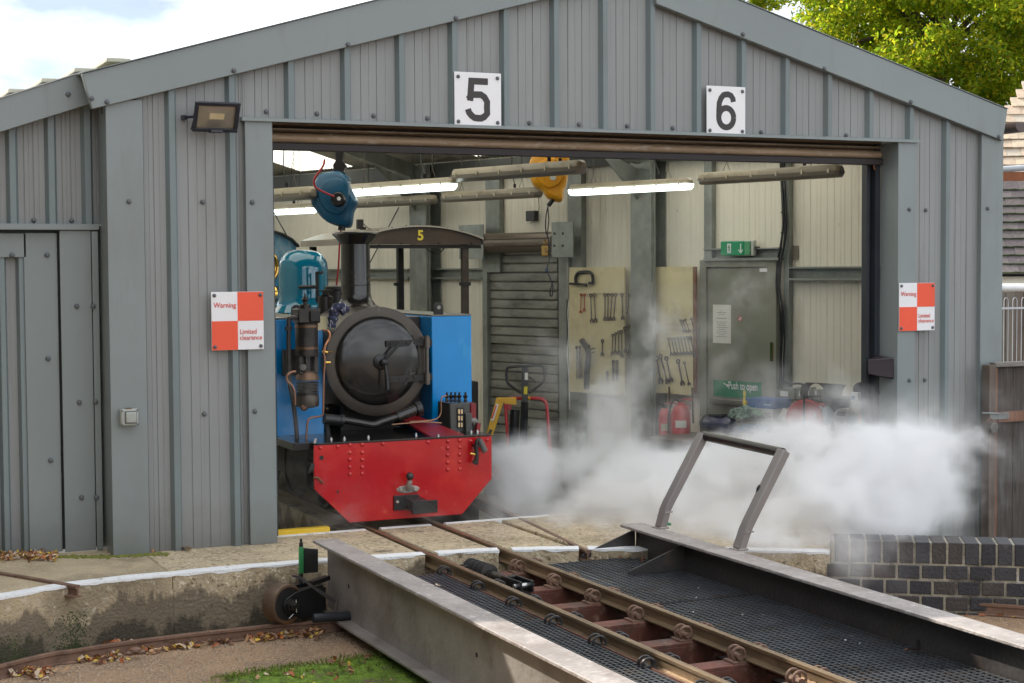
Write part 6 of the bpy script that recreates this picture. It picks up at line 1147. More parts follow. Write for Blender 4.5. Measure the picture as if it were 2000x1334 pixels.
p0_ = F(360, 229, .02); part('arm', fl_, MB().tube([p0_, F(380, 228, .09), fq(-w2+.01, -.0, -.02)], .007, 8).box(p0_.x-.012, p0_.x+.012, FY-.03, FY-.0, p0_.z-.010, p0_.z+.010), bodym); part('gland', fl_, MB().tube([fq(w2-.01, -h2+.03, -.02), fq(w2+.005, -h2+.02, -.02)], .008, 8), bodym); part('sensor', fl_, MB().box(oc.x-.03, oc.x+.03, oc.y-.01, oc.y+.03, fq(0, -h2, 0).z-.010, fq(0, -h2, 0).z+.004), bodym, .003)
# outdoor switch
sp = F(250, 814, .034); lsw = thing('outdoor_switch', 'grey weatherproof light switch on the left corner flashing', 'switch', sp); s5 = .045
swm = M('aged_grey_plastic', (.34, .355, .32), .45, var=.08, dirt=[((.22, .21, .17), 12, .55, .8, (1, 1, 1))])
part('box', lsw, MB().box(sp.x-.043, sp.x+.043, FY-.078, FY-.033, sp.z-.041, sp.z+.041), swm, .008); part('rocker_seal', lsw, MB().box(sp.x-.024, sp.x+.033, FY-.081, FY-.076, sp.z-.030, sp.z+.031), M('dark_seal', (.10, .10, .09), .6), .004); part('rocker', lsw, MB().box(sp.x-.020, sp.x+.030, FY-.090, FY-.079, sp.z-.026, sp.z+.027), swm, .006)
for a_, b_ in ((-.036, .034), (.038, .034), (-.036, -.034), (.038, -.034)): screw(lsw, V3(sp.x+a_, FY-.078, sp.z+b_), r=.0045, mat=blackm)
part('top_clip', lsw, MB().box(sp.x-.015, sp.x+.012, FY-.074, FY-.05, sp.z+.0405, sp.z+.046), rust)
# dark sensor box on the right jamb's reveal
sn = thing('door_sensor', 'dark wedge shaped sensor box fixed to the inner side of the right jamb', 'sensor box', PX(1730, 720, 6.14)); xs_ = 6.152
mb = MB(); a = PX(1743, 705, xs_); 
yb0, yb1 = FY+.0, FY+.13; zt0 = F(1746, 698).z; zb0 = F(1746, 741).z
mb.add([(xs_, FY-.005, zt0), (xs_-.12, FY+.10, zt0-.015), (xs_, FY+.16, zt0+.01), (xs_, FY-.005, zb0), (xs_-.12, FY+.10, zb0+.03), (xs_, FY+.16, zb0+.02)], [(0, 2, 1), (3, 4, 5), (0, 1, 4, 3), (1, 2, 5, 4), (2, 0, 3, 5)]); part('casing', sn, mb, M('plum_black_plastic', (.035, .025, .032), .35, coat=.3), .006); part('bracket', sn, MB().box(6.085, 6.12, FY+.12, FY+.16, F(1716, 735).z, F(1716, 705).z), blackm, .003)

# ================================================================== THE TURNTABLE BRIDGE
br_ = thing('turntable_bridge', 'steel turntable bridge with taupe side girders, two rails and grating walkways', 'turntable', (3.04, 3.5, -.2))
YS, YE = .4, 7.20                                   # it runs from behind the camera to the pit edge
ZT = .11
def girder(xw, x0, x1, ye, zb, face, top, nm='girder'):
    g_ = part(nm, br_, MB().box(xw-.006, xw+.006, YS, ye-.03, zb+.012, ZT-.014), face, smooth=False)
    part('top_flange', g_, MB().box(x0, x1, YS, ye, ZT-.014, ZT), top, .003); part('bottom_flange', g_, MB().box(x0, x1, YS, ye-.12, zb, zb+.014), face, .003); return g_
gl_ = girder(2.338, 2.268, 2.388, 7.30, -.222, girdm, girdtop); gr_ = girder(3.87, 3.79, 3.915, 7.06, -.222, girdblk, girdtop)
for px, py in ((681, 1145), (931, 1279)):
    p = PX(px, py, 2.331); part('slot', gl_, MB().lathe(p, -X, [(.010, 0), (.010, .0008)], 10), darkgap)
part('slot', gr_, MB().box(3.855, 3.8635, PX(1793, 1240, 3.86).y-.006, PX(1793, 1240, 3.86).y+.006, -.08, -.01), darkgap)
for x, mt in ((XL, railtop), (XR, railtop)):
    r0 = part('rail', br_, rail(MB(), (x, YS, .006), (x, 7.235, .006), rail_prof(.058, .0145, .034, .0055), 1), mt)
# sleepers: red oxide channel cross members with chairs and coiled clips
def clip_mesh():
    mb = MB()
    for dy in (-.016, .020):
        mb.tube([V3(.000+.024*math.cos(t), dy+.012*(t/5.6), .012+.024*math.sin(t)) for t in [R_(-30)+i*R_(290)/12 for i in range(13)]], .0052, 6)
    mb.tube([V3(0, -.030, .004), V3(0, .034, .004)], .011, 8); return mb.mesh('rail_clip', rust)
CLIP = clip_mesh(); CLIPB = CLIP.copy(); CLIPB.materials.clear(); CLIPB.materials.append(M('grey_black_clip', (.055, .052, .052), .4, metal=.5, var=.3, vs=30))
PLATE = MB().box(-.055, .075, -.038, .038, -.004, .003).mesh('rail_plate', rust)
sl_y = [PX(1120, 1150, XR).y, PX(1250, 1150, XR).y]
ys_ = []; d_ = .385
y0_ = GZ(1093, 1143, -.05).y+.02
ys_ = [y0_-d_*k for k in range(0, 14)]
ys_ = [y0_+.40]+ys_
for k, y in enumerate(ys_):
    if y < YS+.1: continue
    sl_ = part('sleeper', br_, MB().box(2.39, 3.83, y-.045, y+.045, -.062-.012, -.060).box(2.39, 3.83, y-.045, y-.037, -.16, -.074).box(2.39, 3.83, y+.037, y+.045, -.16, -.074), sleeperm, .002)
    for x, side, me in ((XL, -1, CLIPB), (XR, -1, CLIP)):
        pl_ = link('rail_plate', PLATE, br_); pl_.location = V3(x-.012 if side < 0 else x+.012, y, -.056)-wloc(br_); pl_.rotation_euler = (0, 0, math.pi) if side < 0 else (0, 0, 0)
        c_ = link('rail_clip', me, br_); c_.location = V3(x+side*.050, y, -.043)-wloc(br_); c_.rotation_euler = (0, 0, rng.normal(0, .12)); c_.scale = (1.05,)*3
        c_ = link('rail_clip', me, br_); c_.location = V3(x-side*.050, y, -.043)-wloc(br_); c_.rotation_euler = (0, 0, math.pi+rng.normal(0, .12)) if 0 else (0, 0, rng.normal(0, .12))
part('under_beam', br_, MB().box(2.95, 3.13, YS, 6.9, -.25, -.20).box(2.60, 2.66, YS, 6.9, -.27, -.17).box(3.42, 3.48, YS, 6.9, -.27, -.17), girdblk)
part('end_plate', br_, MB().box(2.40, 3.80, 7.02, 7.035, -.22, -.07), girdblk); 
# gratings: expanded mesh, one joined part each
def grating(x0, x1, ya, yb, z, dx, dy, nm='grating'):
    mb = MB(); n = int((yb-ya)/dy); m_ = int((x1-x0)/dx)
    for i in range(m_+1): x = x0+dx*i; mb.box(x-.0026, x+.0026, ya, yb, z-.014, z)
    for j in range(n+1): y = ya+dy*j; mb.box(x0, x1, y-.0026, y+.0026, z-.0125, z-.0012)
    o = part(nm, br_, mb, grate, smooth=False); o['kind'] = 'stuff'; return o
grating(3.300, 3.855, .9, 5.93, -.040, .0300, .0300); grating(3.300, 3.855, 5.96, 6.98, -.040, .0300, .0300)
grating(2.400, 2.785, .9, 6.98, -.036, .0240, .0300)
part('under_shade_sheet', br_, MB().box(3.30, 3.86, .9, 6.98, -.135, -.13).box(2.40, 2.79, .9, 6.98, -.135, -.13), girdblk)  # black sheet added below the gratings for the shade of the void
part('grating_angle', br_, MB().box(3.275, 3.285, .9, 6.98, -.10, -.036).box(2.795, 2.802, .9, 6.98, -.10, -.034), sleeperm)
# stiffener webs on the right girder
for px0, py0, px1, py1 in ((1172, 1092, 1240, 1062), (1262, 1122, 1336, 1089)):
    p, q = GZ(px0, py0, -.035), PX(px1, py1, 3.862); yy = q.y
    mb = MB().prism([(3.862, yy-.004, .085), (3.862, yy-.004, -.038), (3.862-.30, yy-.004, -.038), (3.862-.30, yy-.004, -.022)], (0, .008, 0)); part('stiffener', gr_, mb, girdblk, .001)
# push frame standing on the right girder
pf_ = thing('push_frame', 'taupe steel push frame with a black cross bar leaning outward over the right girder', 'frame', (3.9, 6.6, ZT))
B1_, B2_ = GZ(1290, 1031, ZT), GZ(1443, 1073, ZT); t1, t2 = PY(1374, 848, B1_.y), PY(1531, 880, B2_.y); lift1, lift2 = PY(1300, 992, B1_.y), PY(1457, 1030, B2_.y)
for b_, l_, t__ in ((B1_, lift1, t1), (B2_, lift2, t2)):
    def leg(p, q, w_, h): return p
    path = [b_, b_.lerp(l_, .9), l_+(t__-l_)*.06, t__]
    mb = MB(); n = []
    for i, p in enumerate(path):
        d = (path[min(i+1, 3)]-path[max(i-1, 0)]).normalized(); s_ = d.cross(Y).normalized()*(.0185 if i < 3 else .0205); u_ = Y*.030; n += [p+s_+u_, p-s_+u_, p-s_-u_, p+s_-u_]
    fs = [(i*4+j, i*4+(j+1) % 4, (i+1)*4+(j+1) % 4, (i+1)*4+j) for i in range(3) for j in range(4)]+[(3, 2, 1, 0), (12, 13, 14, 15)]
    mb.add(n, fs); part('upright', pf_, mb, M('taupe_box_section', (.22, .195, .185), .42, var=.12, dirt=[((.4, .38, .37), 30, .68, .75, (1, 1, 1))]), .006)
    part('weld', pf_, MB().tube([b_+V3(-.024, -.034, .004), b_+V3(.024, -.034, .004)], .006, 6).tube([l_+V3(-.02, -.032, -.02), l_+V3(.022, -.031, -.016)], .004, 6), girdm); part('foot_pad', pf_, MB().box(b_.x-.03, b_.x+.03, b_.y-.036, b_.y+.036, ZT, ZT+.004), girdtop)
d = (t2-t1).normalized(); part('cross_bar', pf_, MB().tube([t1-V3(0, 0, .008)+d*.01, t2-V3(0, 0, .012)-d*.01], .0235, 16), M('worn_black_bar', (.012, .011, .011), .38, coat=.1, dirt=[((.10, .08, .06), 14, .60, .74, (1, 1, 1))]))
hkp = PY(1481, 955, B2_.y+.1); part('hook', pf_, MB().tube([PY(1484, 948, B2_.y+.02), PY(1480, 955, B2_.y+.02), PY(1478, 968, B2_.y+.03)], .007, 8), blackm)
gb = PY(1302, 1034, B1_.y+.05); part('green_clip', pf_, MB().box(gb.x-.012, gb.x+.02, B1_.y+.04, B1_.y+.07, ZT, ZT+.012), M('green_plastic', (.03, .22, .09), .4))
# guide wheel at the left end
wh = thing('guide_wheel', 'rust brown turntable wheel standing on the ring rail in a black bracket', 'wheel', (2.05, 7.1, -.225))
wc = V3(*GZ(553, 1218, -.225)); R_w = .092; axis = V3(.42, -.90, 0).normalized(); cc = wc+V3(0, 0, R_w+.002)
part('tyre', wh, MB().lathe(cc, axis, [(R_w*.78, -.040), (R_w-.003, -.040), (R_w, -.036), (R_w, .030), (R_w*.97, .036), (R_w*.86, .038), (R_w*.84, .030), (R_w*.3, .026), (0, .026)], 48), M('rusty_wheel_tread', (.13, .085, .055), .45, metal=.35, var=.2, vs=8, stretch=(1, 1, 6), bump=.1, dirt=[((.30, .14, .06), 9, .52, .7, (1, 1, 1))])); part('wheel_disc', wh, MB().lathe(cc, axis, [(R_w*.80, .031), (R_w*.3, .028), (R_w*.28, .034), (0, .034)], 36), blackmatt)
side = axis.cross(Z).normalized(); side = side if side.x > 0 else -side
pl = MB(); arm = [cc+side*(-.028)+Z*-.030, cc+side*(-.040), cc+side*-.028+Z*.030, cc+side*.03+Z*.052, cc+side*.20+Z*.062, cc+side*.20-Z*.085, cc+side*.06-Z*.075, cc+side*.0-Z*.046]
pl.prism([p+axis*.046 for p in arm], axis*.010); part('bracket_plate', wh, pl, blackm, .002); pl = MB(); pl.prism([p-axis*.060 for p in arm], axis*.010); part('bracket_plate', wh, pl, blackm, .002)
part('hub_nut', wh, MB().lathe(cc+axis*.056, axis, [(.032, 0), (.032, .010), (.024, .012), (.024, .030), (.016, .033), (.016, .044), (0, .044)], 6), M('grey_black_nut', (.045, .042, .040), .35, metal=.6)); part('split_pin', wh, MB().tube([cc+axis*.090+Z*.028, cc+axis*.092-Z*.030], .003, 5).tube([cc+axis*.075-side*.03-Z*.055, cc+axis*.075-side*.005-Z*.04], .003, 5), chrome)
part('arm_box', wh, MB().obox(cc+side*.16+axis*.0-Z*.01, side*.07, axis*.04, Z*.055), blackm, .003)
# indicator box, lever and pipe stub fixed to the girder end
pin = thing('point_indicator', 'small green and black metal flag box on the bracket beside the left girder end', 'indicator', PY(602, 1115, 7.15)); IY = 7.16
IA = lambda px, py, y=IY: PY(px, py, y)
part('black_plate', pin, MB().prism([IA(593, 1070), IA(620, 1072), IA(620, 1117), IA(593, 1119)], (0, -.012, 0)), blackm, .002); part('green_plate', pin, MB().prism([IA(583, 1068, IY-.05), IA(593, 1069), IA(593, 1119), IA(583, 1121, IY-.05)], (.004, 0, 0)), M('mid_green_enamel', (.045, .22, .075), .35), .001); part('pin', pin, MB().tube([IA(588, 1071), IA(588, 1052)], .006, 8).tube([IA(588, 1068), IA(588, 1060)], .010, 8), blackm); part('stem', pin, MB().tube([IA(588, 1120), IA(587, 1140)], .010, 8), blackm)
lv = thing('locking_lever', 'bent black locking lever above the guide wheel, joined to a short steel rod', 'lever', IA(610, 1145)); lp = [IA(572, 1125, 7.08), IA(585, 1127, 7.08), IA(617, 1150, 7.06), IA(655, 1176, 7.0)]
mb = MB()
for a, b in zip(lp, lp[1:]): mb.beam(a, b, .026, .008)
part('strap', lv, mb, M('worn_black_strap', (.05, .048, .05), .35, metal=.3)); part('rod', lv, MB().tube([IA(661, 1160, 6.98), IA(658, 1176, 6.98), IA(653, 1200, 6.98)], [.003, .006, .005], 7), M('rusty_rod', (.08, .06, .05), .5)); part('upper_arm', lv, MB().beam(IA(605, 1140, 7.12), IA(640, 1128, 7.2), .03, .02), blackm)
part('pipe_stub', br_, MB().tube([PY(612, 1208, 6.95), PY(690, 1202, 6.95)], .0215, 20).tube([PY(611.5, 1208, 6.95), PY(612.5, 1208, 6.95)], .0175, 18), M('blue_black_tube', (.035, .038, .045), .35, metal=.3, var=.2))
# sprung locking bolt lying between the rails
lb = thing('spring_bolt', 'black sprung locking bolt with a ribbed gaiter lying between the bridge rails', 'bolt', GZ(975, 1120, -.03)); a, b = GZ(918, 1108, -.025), GZ(1025, 1145, -.03); ax_ = (b-a).normalized(); Lg = (b-a).length
prof = []
for i in range(5): h_ = i*Lg*.085; prof += [(.024, h_), (.046, h_+.006), (.046, h_+.016), (.024, h_+.022)]
part('gaiter', lb, MB().lathe(a, ax_, prof+[(.03, Lg*.43), (0, Lg*.43)], 22), blackmatt); part('barrel', lb, MB().tube([a+ax_*Lg*.40, a+ax_*Lg*.72], .021, 16), M('greasy_barrel', (.05, .042, .034), .3, metal=.3)); sd_ = ax_.cross(Z).normalized()
part('fork', lb, MB().obox(a+ax_*Lg*.87+sd_*.03, ax_*Lg*.17, sd_*.006, Z*.026).obox(a+ax_*Lg*.87-sd_*.03, ax_*Lg*.17, sd_*.006, Z*.026).obox(a+ax_*Lg*.74, ax_*.012, sd_*.035, Z*.025), blackm, .003); part('fork_pin', lb, MB().tube([a+ax_*Lg*.97-sd_*.05, a+ax_*Lg*.97+sd_*.05], .012, 10), chrome); part('grub_screw', lb, MB().tube([a+ax_*Lg*.72-sd_*.06, a+ax_*Lg*.72-sd_*.02], .006, 8), chrome); part('bed', lb, MB().obox((a+b)/2-Z*.035, ax_*Lg*.5, sd_*.03, Z*.008), blackmatt)

# ================================================================== RIGHT BACKGROUND: gate, railing, fence, house
GY = 7.84; PG = lambda px, py, y=GY: PY(px, py, y)
gt = thing('timber_gate', 'weathered dark board gate with reddish rail and padlock at the right corner', 'gate', PG(1935, 1048))
xg = PG(1943, 800).x; ztg = PG(1970, 716).z
part('gate_post', gt, MB().box(PG(1926, 800).x, PG(1939, 800).x, GY-.03, GY+.04, YARD, PG(1932, 713).z), wood_post, .003); part('gate_stile', gt, MB().box(PG(1939.5, 800).x, PG(1944, 800).x, GY-.02, GY+.02, YARD, ztg), wood_red, .002)
x = xg+.004; bws = (.145, .125, .14, .14, .14, .14, .14, .14, .14); 
for i, bw in enumerate(bws): part('board', gt, MB().box(x, x+bw-.005, GY+.0+.003*(i % 2), GY+.02+.003*(i % 2), YARD+.02, ztg), wood_dark, .002); x += bw
part('top_cap', gt, MB().box(xg-.02, x, GY-.03, GY+.03, ztg+.001, ztg+.030), M('pale_grey_cap', (.20, .185, .165), .8, var=.3, vs=12, stretch=(1, 4, 4)), .003); part('rail', gt, MB().box(xg+.005, x, GY-.028, GY-.002, PG(1970, 823).z, PG(1970, 803).z), wood_red, .002)
part('bolt_plate', gt, MB().box(PG(1926, 810).x, PG(1963, 810).x, GY-.036, GY-.030, PG(1945, 818).z, PG(1945, 805).z), M('weathered_zinc', (.20, .21, .20), .45, metal=.6, var=.3, vs=20), .001); part('bolt', gt, MB().tube([PG(1918, 807, GY-.04), PG(1950, 808, GY-.04)], .008, 8), M('weathered_zinc', (0, 0, 0)))
part('hasp', gt, MB().tube([PG(1934, 826, GY-.05)+V3(.022*math.cos(t), 0, .028*math.sin(t)) for t in [math.pi*i/8 for i in range(9)]], .005, 6), rustysteel); part('padlock', gt, MB().lathe(PG(1938, 836, GY-.035), -Y, [(.030, 0), (.032, .004), (.032, .018), (.028, .022), (0, .022)], 18), M('old_padlock', (.13, .12, .11), .45, metal=.5, var=.3, vs=30)); part('keyhole', gt, MB().box(PG(1937, 838).x, PG(1939, 838).x, GY-.0585, GY-.0575, PG(1938, 841).z, PG(1938, 834).z), darkgap)
# bow topped railing
BY = 11.0; rl_ = thing('bow_top_railing', 'pale metal bow top railing behind the dark gate', 'railing', PY(1975, 710, BY)); xr0 = PY(1944, 600, BY).x; ztr = PY(1975, 602, BY).z; zr = PY(1975, 588, BY).z
railm = M('pale_railing_paint', (.50, .50, .52), .4, metal=.2)
part('rail', rl_, MB().box(xr0-.4, xr0+1.6, BY-.01, BY+.01, ztr-.008, ztr+.008), railm); part('rail', rl_, MB().box(xr0-.4, xr0+1.6, BY-.01, BY+.01, YARD+.15, YARD+.17), railm)
hp = .048
for i in range(12):
    x = xr0-.2+i*hp*2.05; part('bow', rl_, MB().tube([(x, BY, YARD), (x, BY, zr)]+[(x+hp/2-hp/2*math.cos(t), BY, zr+.03*math.sin(t)) for t in [math.pi*j/6 for j in range(1, 6)]]+[(x+hp, BY, zr), (x+hp, BY, YARD)], .0030, 6), railm)
# tall pale timber fence behind
TY = 12.2; tf = thing('timber_fence', 'tall close boarded timber fence behind the bow top railing, its top in sun', 'fence', PY(1980, 700, TY)); xf = PY(1930, 600, TY).x; ztf = PY(1975, 568, TY).z; x = xf
for i in range(10): bw = .095+.02*rng.random(); part('board', tf, MB().box(x, x+bw-.006, TY+.006*(i % 2), TY+.02+.006*(i % 2), YARD, ztf-.01*rng.random()), wood_pale if i % 3 else wood_post, .002); x += bw
# house: two tiled roofs over a white eaves board
hs = thing('house', 'house with a pale tiled upper roof and a dark tiled lower roof behind the fence', 'house', AT(1985, 700, 17))
def roof(px0, px1, pytop, pybot, D, mats, row, nm='roof_tile', ang=42, verge=None):
    hor = (CR*math.cos(R_(8))-V3(_f.x, _f.y, 0).normalized()*math.sin(R_(8)))*1.0; hor.z = 0; hor.normalize(); back = Z.cross(hor).normalized(); back = back if back.dot(_f) > 0 else -back
    base = AT(px0, pybot, D); up = (back*math.cos(R_(ang))+Z*math.sin(R_(ang))); k = FPX/D; nrow = int((pybot-pytop)/(row))+1
    tw = .165; th_ = .024; stepz = (row/k)/math.sin(R_(ang)) ; me = {}
    nrm = hor.cross(up).normalized(); nrm = nrm if nrm.z > 0 else -nrm
    ncol = int(((px1-px0)/k)/tw)+3
    M3 = Matrix((hor, up, nrm)).transposed().to_4x4()
    for m in mats: me[m.name] = MB().box(0, tw-.002, 0, stepz*1.25, 0, th_).mesh('roof_tile', m, False)
    for r_i in range(nrow):
        if not verge or r_i*row < (pybot-232): e0 = base+up*(r_i*stepz+.004)+nrm*.020; part('row_shadow_moss', hs, MB().tube([e0+hor*(q*.05)+up*rng.normal(0, .002)+nrm*rng.normal(0, .003) for q in range(int(ncol*tw/.05))], .008, 4), darkmoss if not verge else M('brown_row_shadow', (.16, .12, .07), .9), kind='stuff')  # dark strips draw the row shadow lines, with moss in them
        for c_i in range(ncol):
            p = base+hor*(c_i*tw-(tw/2 if r_i % 2 else 0))+up*(r_i*stepz)+nrm*.0
            q = proj(p+up*stepz*.5+hor*tw*.5)
            if verge and q[0] < verge(q[1]): continue
            m = mats[rng.integers(len(mats))]; o = bpy.data.objects.new('roof_tile', me[m.name]); COL.objects.link(o); o.parent = hs; tilt = Matrix.Rotation(R_(-6+rng.normal(0, .5)), 4, 'X')@Matrix.Rotation(rng.normal(0, .006), 4, 'Y')
            mt = M3@tilt; mt.translation = p+nrm*rng.normal(0, .002)-wloc(hs); o.matrix_local = mt
    mb = MB().add([base-hor*.3-nrm*.03, base+hor*(ncol*tw)-nrm*.03, base+hor*(ncol*tw)+up*(nrow*stepz)-nrm*.03, base-hor*.3*(0 if verge else 1)+up*(nrow*stepz)-nrm*.03], [(0, 1, 2, 3)])
    if not verge: part('roof_underlay', hs, mb, darkgap)
    return base, hor, up, nrm, nrow*stepz, ncol*tw
b_, h_, u_, n_r, ll, ww = roof(1925, 2075, 150, 326, 18.0, tile_pale, 18.2, verge=lambda y: 1956+(230-y)*.62 if y < 232 else 1900)
P = [AT(1925, 326, 18.05), AT(2080, 326, 18.05), AT(2080, 95, 20.3), AT(2050, 95, 20.3), AT(1960, 232, 19.0), AT(1925, 232, 19.0)]
part('roof_underlay', hs, MB().prism(P, (0, 0, -.03)), M('sand_underlay', (.3, .25, .19), .9))
roof(1925, 2060, 352, 536, 16.4, tile_dark, 17.0, ang=40)
part('gutter', hs, MB().tube([AT(1920, 333, 17.7), AT(2060, 324, 17.5)], .035, 12), greygut); part('brick_band', hs, MB().prism([AT(1920, 338, 17.8), AT(2060, 332, 17.7), AT(2060, 352, 17.7), AT(1920, 356, 17.8)], _f*.2), M('orange_brick', (.30, .11, .05), .8, var=.3, vs=10)); 
part('eaves_board', hs, MB().prism([AT(1920, 536, 16.5), AT(2060, 534, 16.4), AT(2060, 556, 16.4), AT(1920, 556, 16.5)], _f*.1), M('cream_eaves', (.70, .66, .55), .5)); part('gutter', hs, MB().tube([AT(1920, 562, 16.2), AT(2060, 562, 16.1)], .042, 12), whitegut)
part('wall', hs, MB().prism([AT(1915, 556, 16.8), AT(2060, 556, 16.7), AT(2060, 900, 16.7), AT(1915, 900, 16.8)], _f*.3), M('brown_brick_wall', (.22, .12, .08), .8, var=.2))
# ---- trees
def crown(name, centre_px, D, rx, ry, rz, nclump, nleaf, leafs, mat, seed, shape=None):
    rg_ = np.random.default_rng(seed); c0 = np.array(AT(*centre_px, D)); verts = []; 
    cl = []
    while len(cl) < nclump:
        p = rg_.uniform(-1, 1, 3); r = np.linalg.norm(p)
        if r < 1 and rg_.random() < .25+.75*r*r: cl.append(c0+p*np.array([rx, ry, rz]))
    cl = np.array(cl); sz = rg_.uniform(.22, .55, len(cl)); per = nleaf//nclump; P = []
    for c_, s_ in zip(cl, sz):
        q = rg_.normal(0, 1, (per, 3)); q /= np.linalg.norm(q, axis=1)[:, None]; q *= (rg_.random((per, 1))**.5)*s_; q[:, 2] *= .6; P.append(c_+q)
    P = np.concatenate(P); n = len(P); a = rg_.normal(0, 1, (n, 3)); a /= np.linalg.norm(a, axis=1)[:, None]; b = rg_.normal(0, 1, (n, 3)); b -= a*(a*b).sum(1)[:, None]; b /= np.linalg.norm(b, axis=1)[:, None]
    s_ = (leafs*rg_.uniform(.6, 1.35, n))[:, None]
    v = np.stack([P-a*s_, P+b*s_*.45, P+a*s_, P-b*s_*.45], 1).reshape(-1, 3); me = bpy.data.meshes.new('crown'); me.vertices.add(4*n); me.vertices.foreach_set('co', v.ravel()); me.loops.add(4*n); me.loops.foreach_set('vertex_index', np.arange(4*n, dtype=np.int32)); me.polygons.add(n); me.polygons.foreach_set('loop_start', np.arange(0, 4*n, 4, dtype=np.int32)); me.polygons.foreach_set('loop_total', np.full(n, 4, dtype=np.int32)); me.update(calc_edges=True); me.materials.append(mat); return me, cl
lime = leafy('lime_leaves', ((.24, .38, .015), (.58, .60, .025), (.14, .28, .02), (.42, .52, .025), (.70, .56, .035), (.09, .19, .02), (.34, .48, .025)), .84)
def tree(label, px, py, D, rx, ry, rz, nc, nl, ls, seed, base_px):
    me, cl = crown('crown', (px, py), D, rx, ry, rz, nc, nl, ls, lime, seed); c0 = AT(px, py, D); foot = V3(c0.x, c0.y, YARD); t = thing('tree', label, 'tree', foot)
    o = link('crown', me, t); f0 = c0-Z*rz*.6; tk = part('trunk', t, MB().tube(smooth_line([foot, foot.lerp(f0, .5)+V3(.1, .1, 0), f0, c0+Z*rz*.3], 5), .30, 10, r2=.12), bark); rd = random.Random(seed)
    for k in range(18):
        q = Vector(cl[rd.randrange(len(cl))]); s_ = f0.lerp(c0+Z*rz*.3, rd.random()*.8); part('limb', tk, MB().tube(smooth_line([s_, s_.lerp(q, .5)+Z*.15, q], 4), .07, 6, r2=.015), bark)
    return t
tree('big lime green and yellow leaved tree rising behind the right side of the shed roof', 1835, 40, 27, 2.35, 2.3, 2.0, 300, 120000, .044, 3, None)
tree('distant thin leafy tree top just showing over the roof near the ridge', 1480, -60, 34, .75, .7, 1.0, 50, 9000, .05, 4, None)

# ================================================================== SMALL LITTER
def leaf_mesh(mat, k):
    rd = random.Random(k); mb = MB(); P = []
    for i in range(9):
        t = i/8*2*math.pi; P.append((math.cos(t)*.032*(1+.15*rd.uniform(-1, 1)), math.sin(t)*.015*(1+.35*rd.uniform(-1, 1))))
    c_ = len(P)-1; v = [(0, 0, .004)]+[(x, y, .008*math.sin(x*70+k)+.010*abs(y)/.015*rd.uniform(.3, 1)) for x, y in P[:-1]]; return MB().add(v, [(0, i+1, (i+1) % 8+1) for i in range(8)]).mesh('leaf', mat, False)
LM = [leaf_mesh(m, i*3+j) for i, m in enumerate(leafm) for j in range(3)]
def leaf(p, sc=1, tilt=.5):
    o = bpy.data.objects.new('leaf', LM[rng.integers(len(LM))]); o.location = p; o.rotation_euler = (rng.normal(0, tilt), rng.normal(0, tilt), rng.uniform(0, 6.28)); o.scale = (sc*rng.uniform(.6, 1.15),)*3; return o
LIT = {}
def litter(name, label, pts, sc=1, tilt=.5):
    """a drift of fallen leaves joined into one object"""
    bm = bmesh.new(); mats = []
    for p in pts:
        o = leaf(p, sc, tilt); me = o.data; m = me.materials[0]
        if m not in mats: mats.append(m)
        T_ = Matrix.LocRotScale(o.location, o.rotation_euler, o.scale); n0 = len(bm.verts); vs = [bm.verts.new(T_@v.co) for v in me.vertices]
        for f in me.polygons: fc = bm.faces.new([vs[i] for i in f.vertices]); fc.material_index = mats.index(m)
        bpy.data.objects.remove(o)
    me = bpy.data.meshes.new(name); bm.to_mesh(me); bm.free()
    for m in mats: me.materials.append(m)
    o = bpy.data.objects.new(name, me); COL.objects.link(o); o['label'] = label; o['kind'] = 'stuff'; return o
seg = [(px, 0) for px in range(0, 640)]
pts = []
for px, py, n, sx, sy in ((60, 1318, 30, 50, 10), (180, 1292, 18, 60, 6), (215, 1283, 12, 15, 5), (285, 1270, 60, 40, 9), (350, 1262, 50, 45, 8), (420, 1253, 40, 40, 7), (500, 1247, 60, 40, 8), (560, 1243, 55, 40, 7), (610, 1238, 50, 20, 7), (230, 1262, 10, 20, 3)):
    for _ in range(int(n*2.6)): p = GZ(px+rng.normal(0, sx*.5), py+rng.normal(0, sy*.45), PITZ); pts.append(p+V3(0, 0, .004+.018*rng.random()))
litter('fallen_leaves', 'drift of dry orange and brown leaves along the inside of the ring rail', pts, .66)
pts = [GZ(rng.uniform(0, 112), 1086+rng.normal(1, 3.5), .008)+V3(0, 0, .012*rng.random()) for _ in range(240)]+[GZ(rng.uniform(112, 560), 1082-.03*0+rng.normal(4, 4)-(28 if 0 else 0), .006) for _ in range(0)]
litter('fallen_leaves', 'small drift of orange leaves against the foot of the shed wall at far left', pts, .5)
pts = [GZ(x+rng.normal(0, 5), y+rng.normal(0, 2), -.035) for x, y in ((1222, 1088), (1290, 1102), (1255, 1094), (1232, 1086), (1330, 1112)) for _ in range(2)]; litter('fallen_leaves', 'few curled brown leaves on the right grating between the stiffeners', pts, .6)
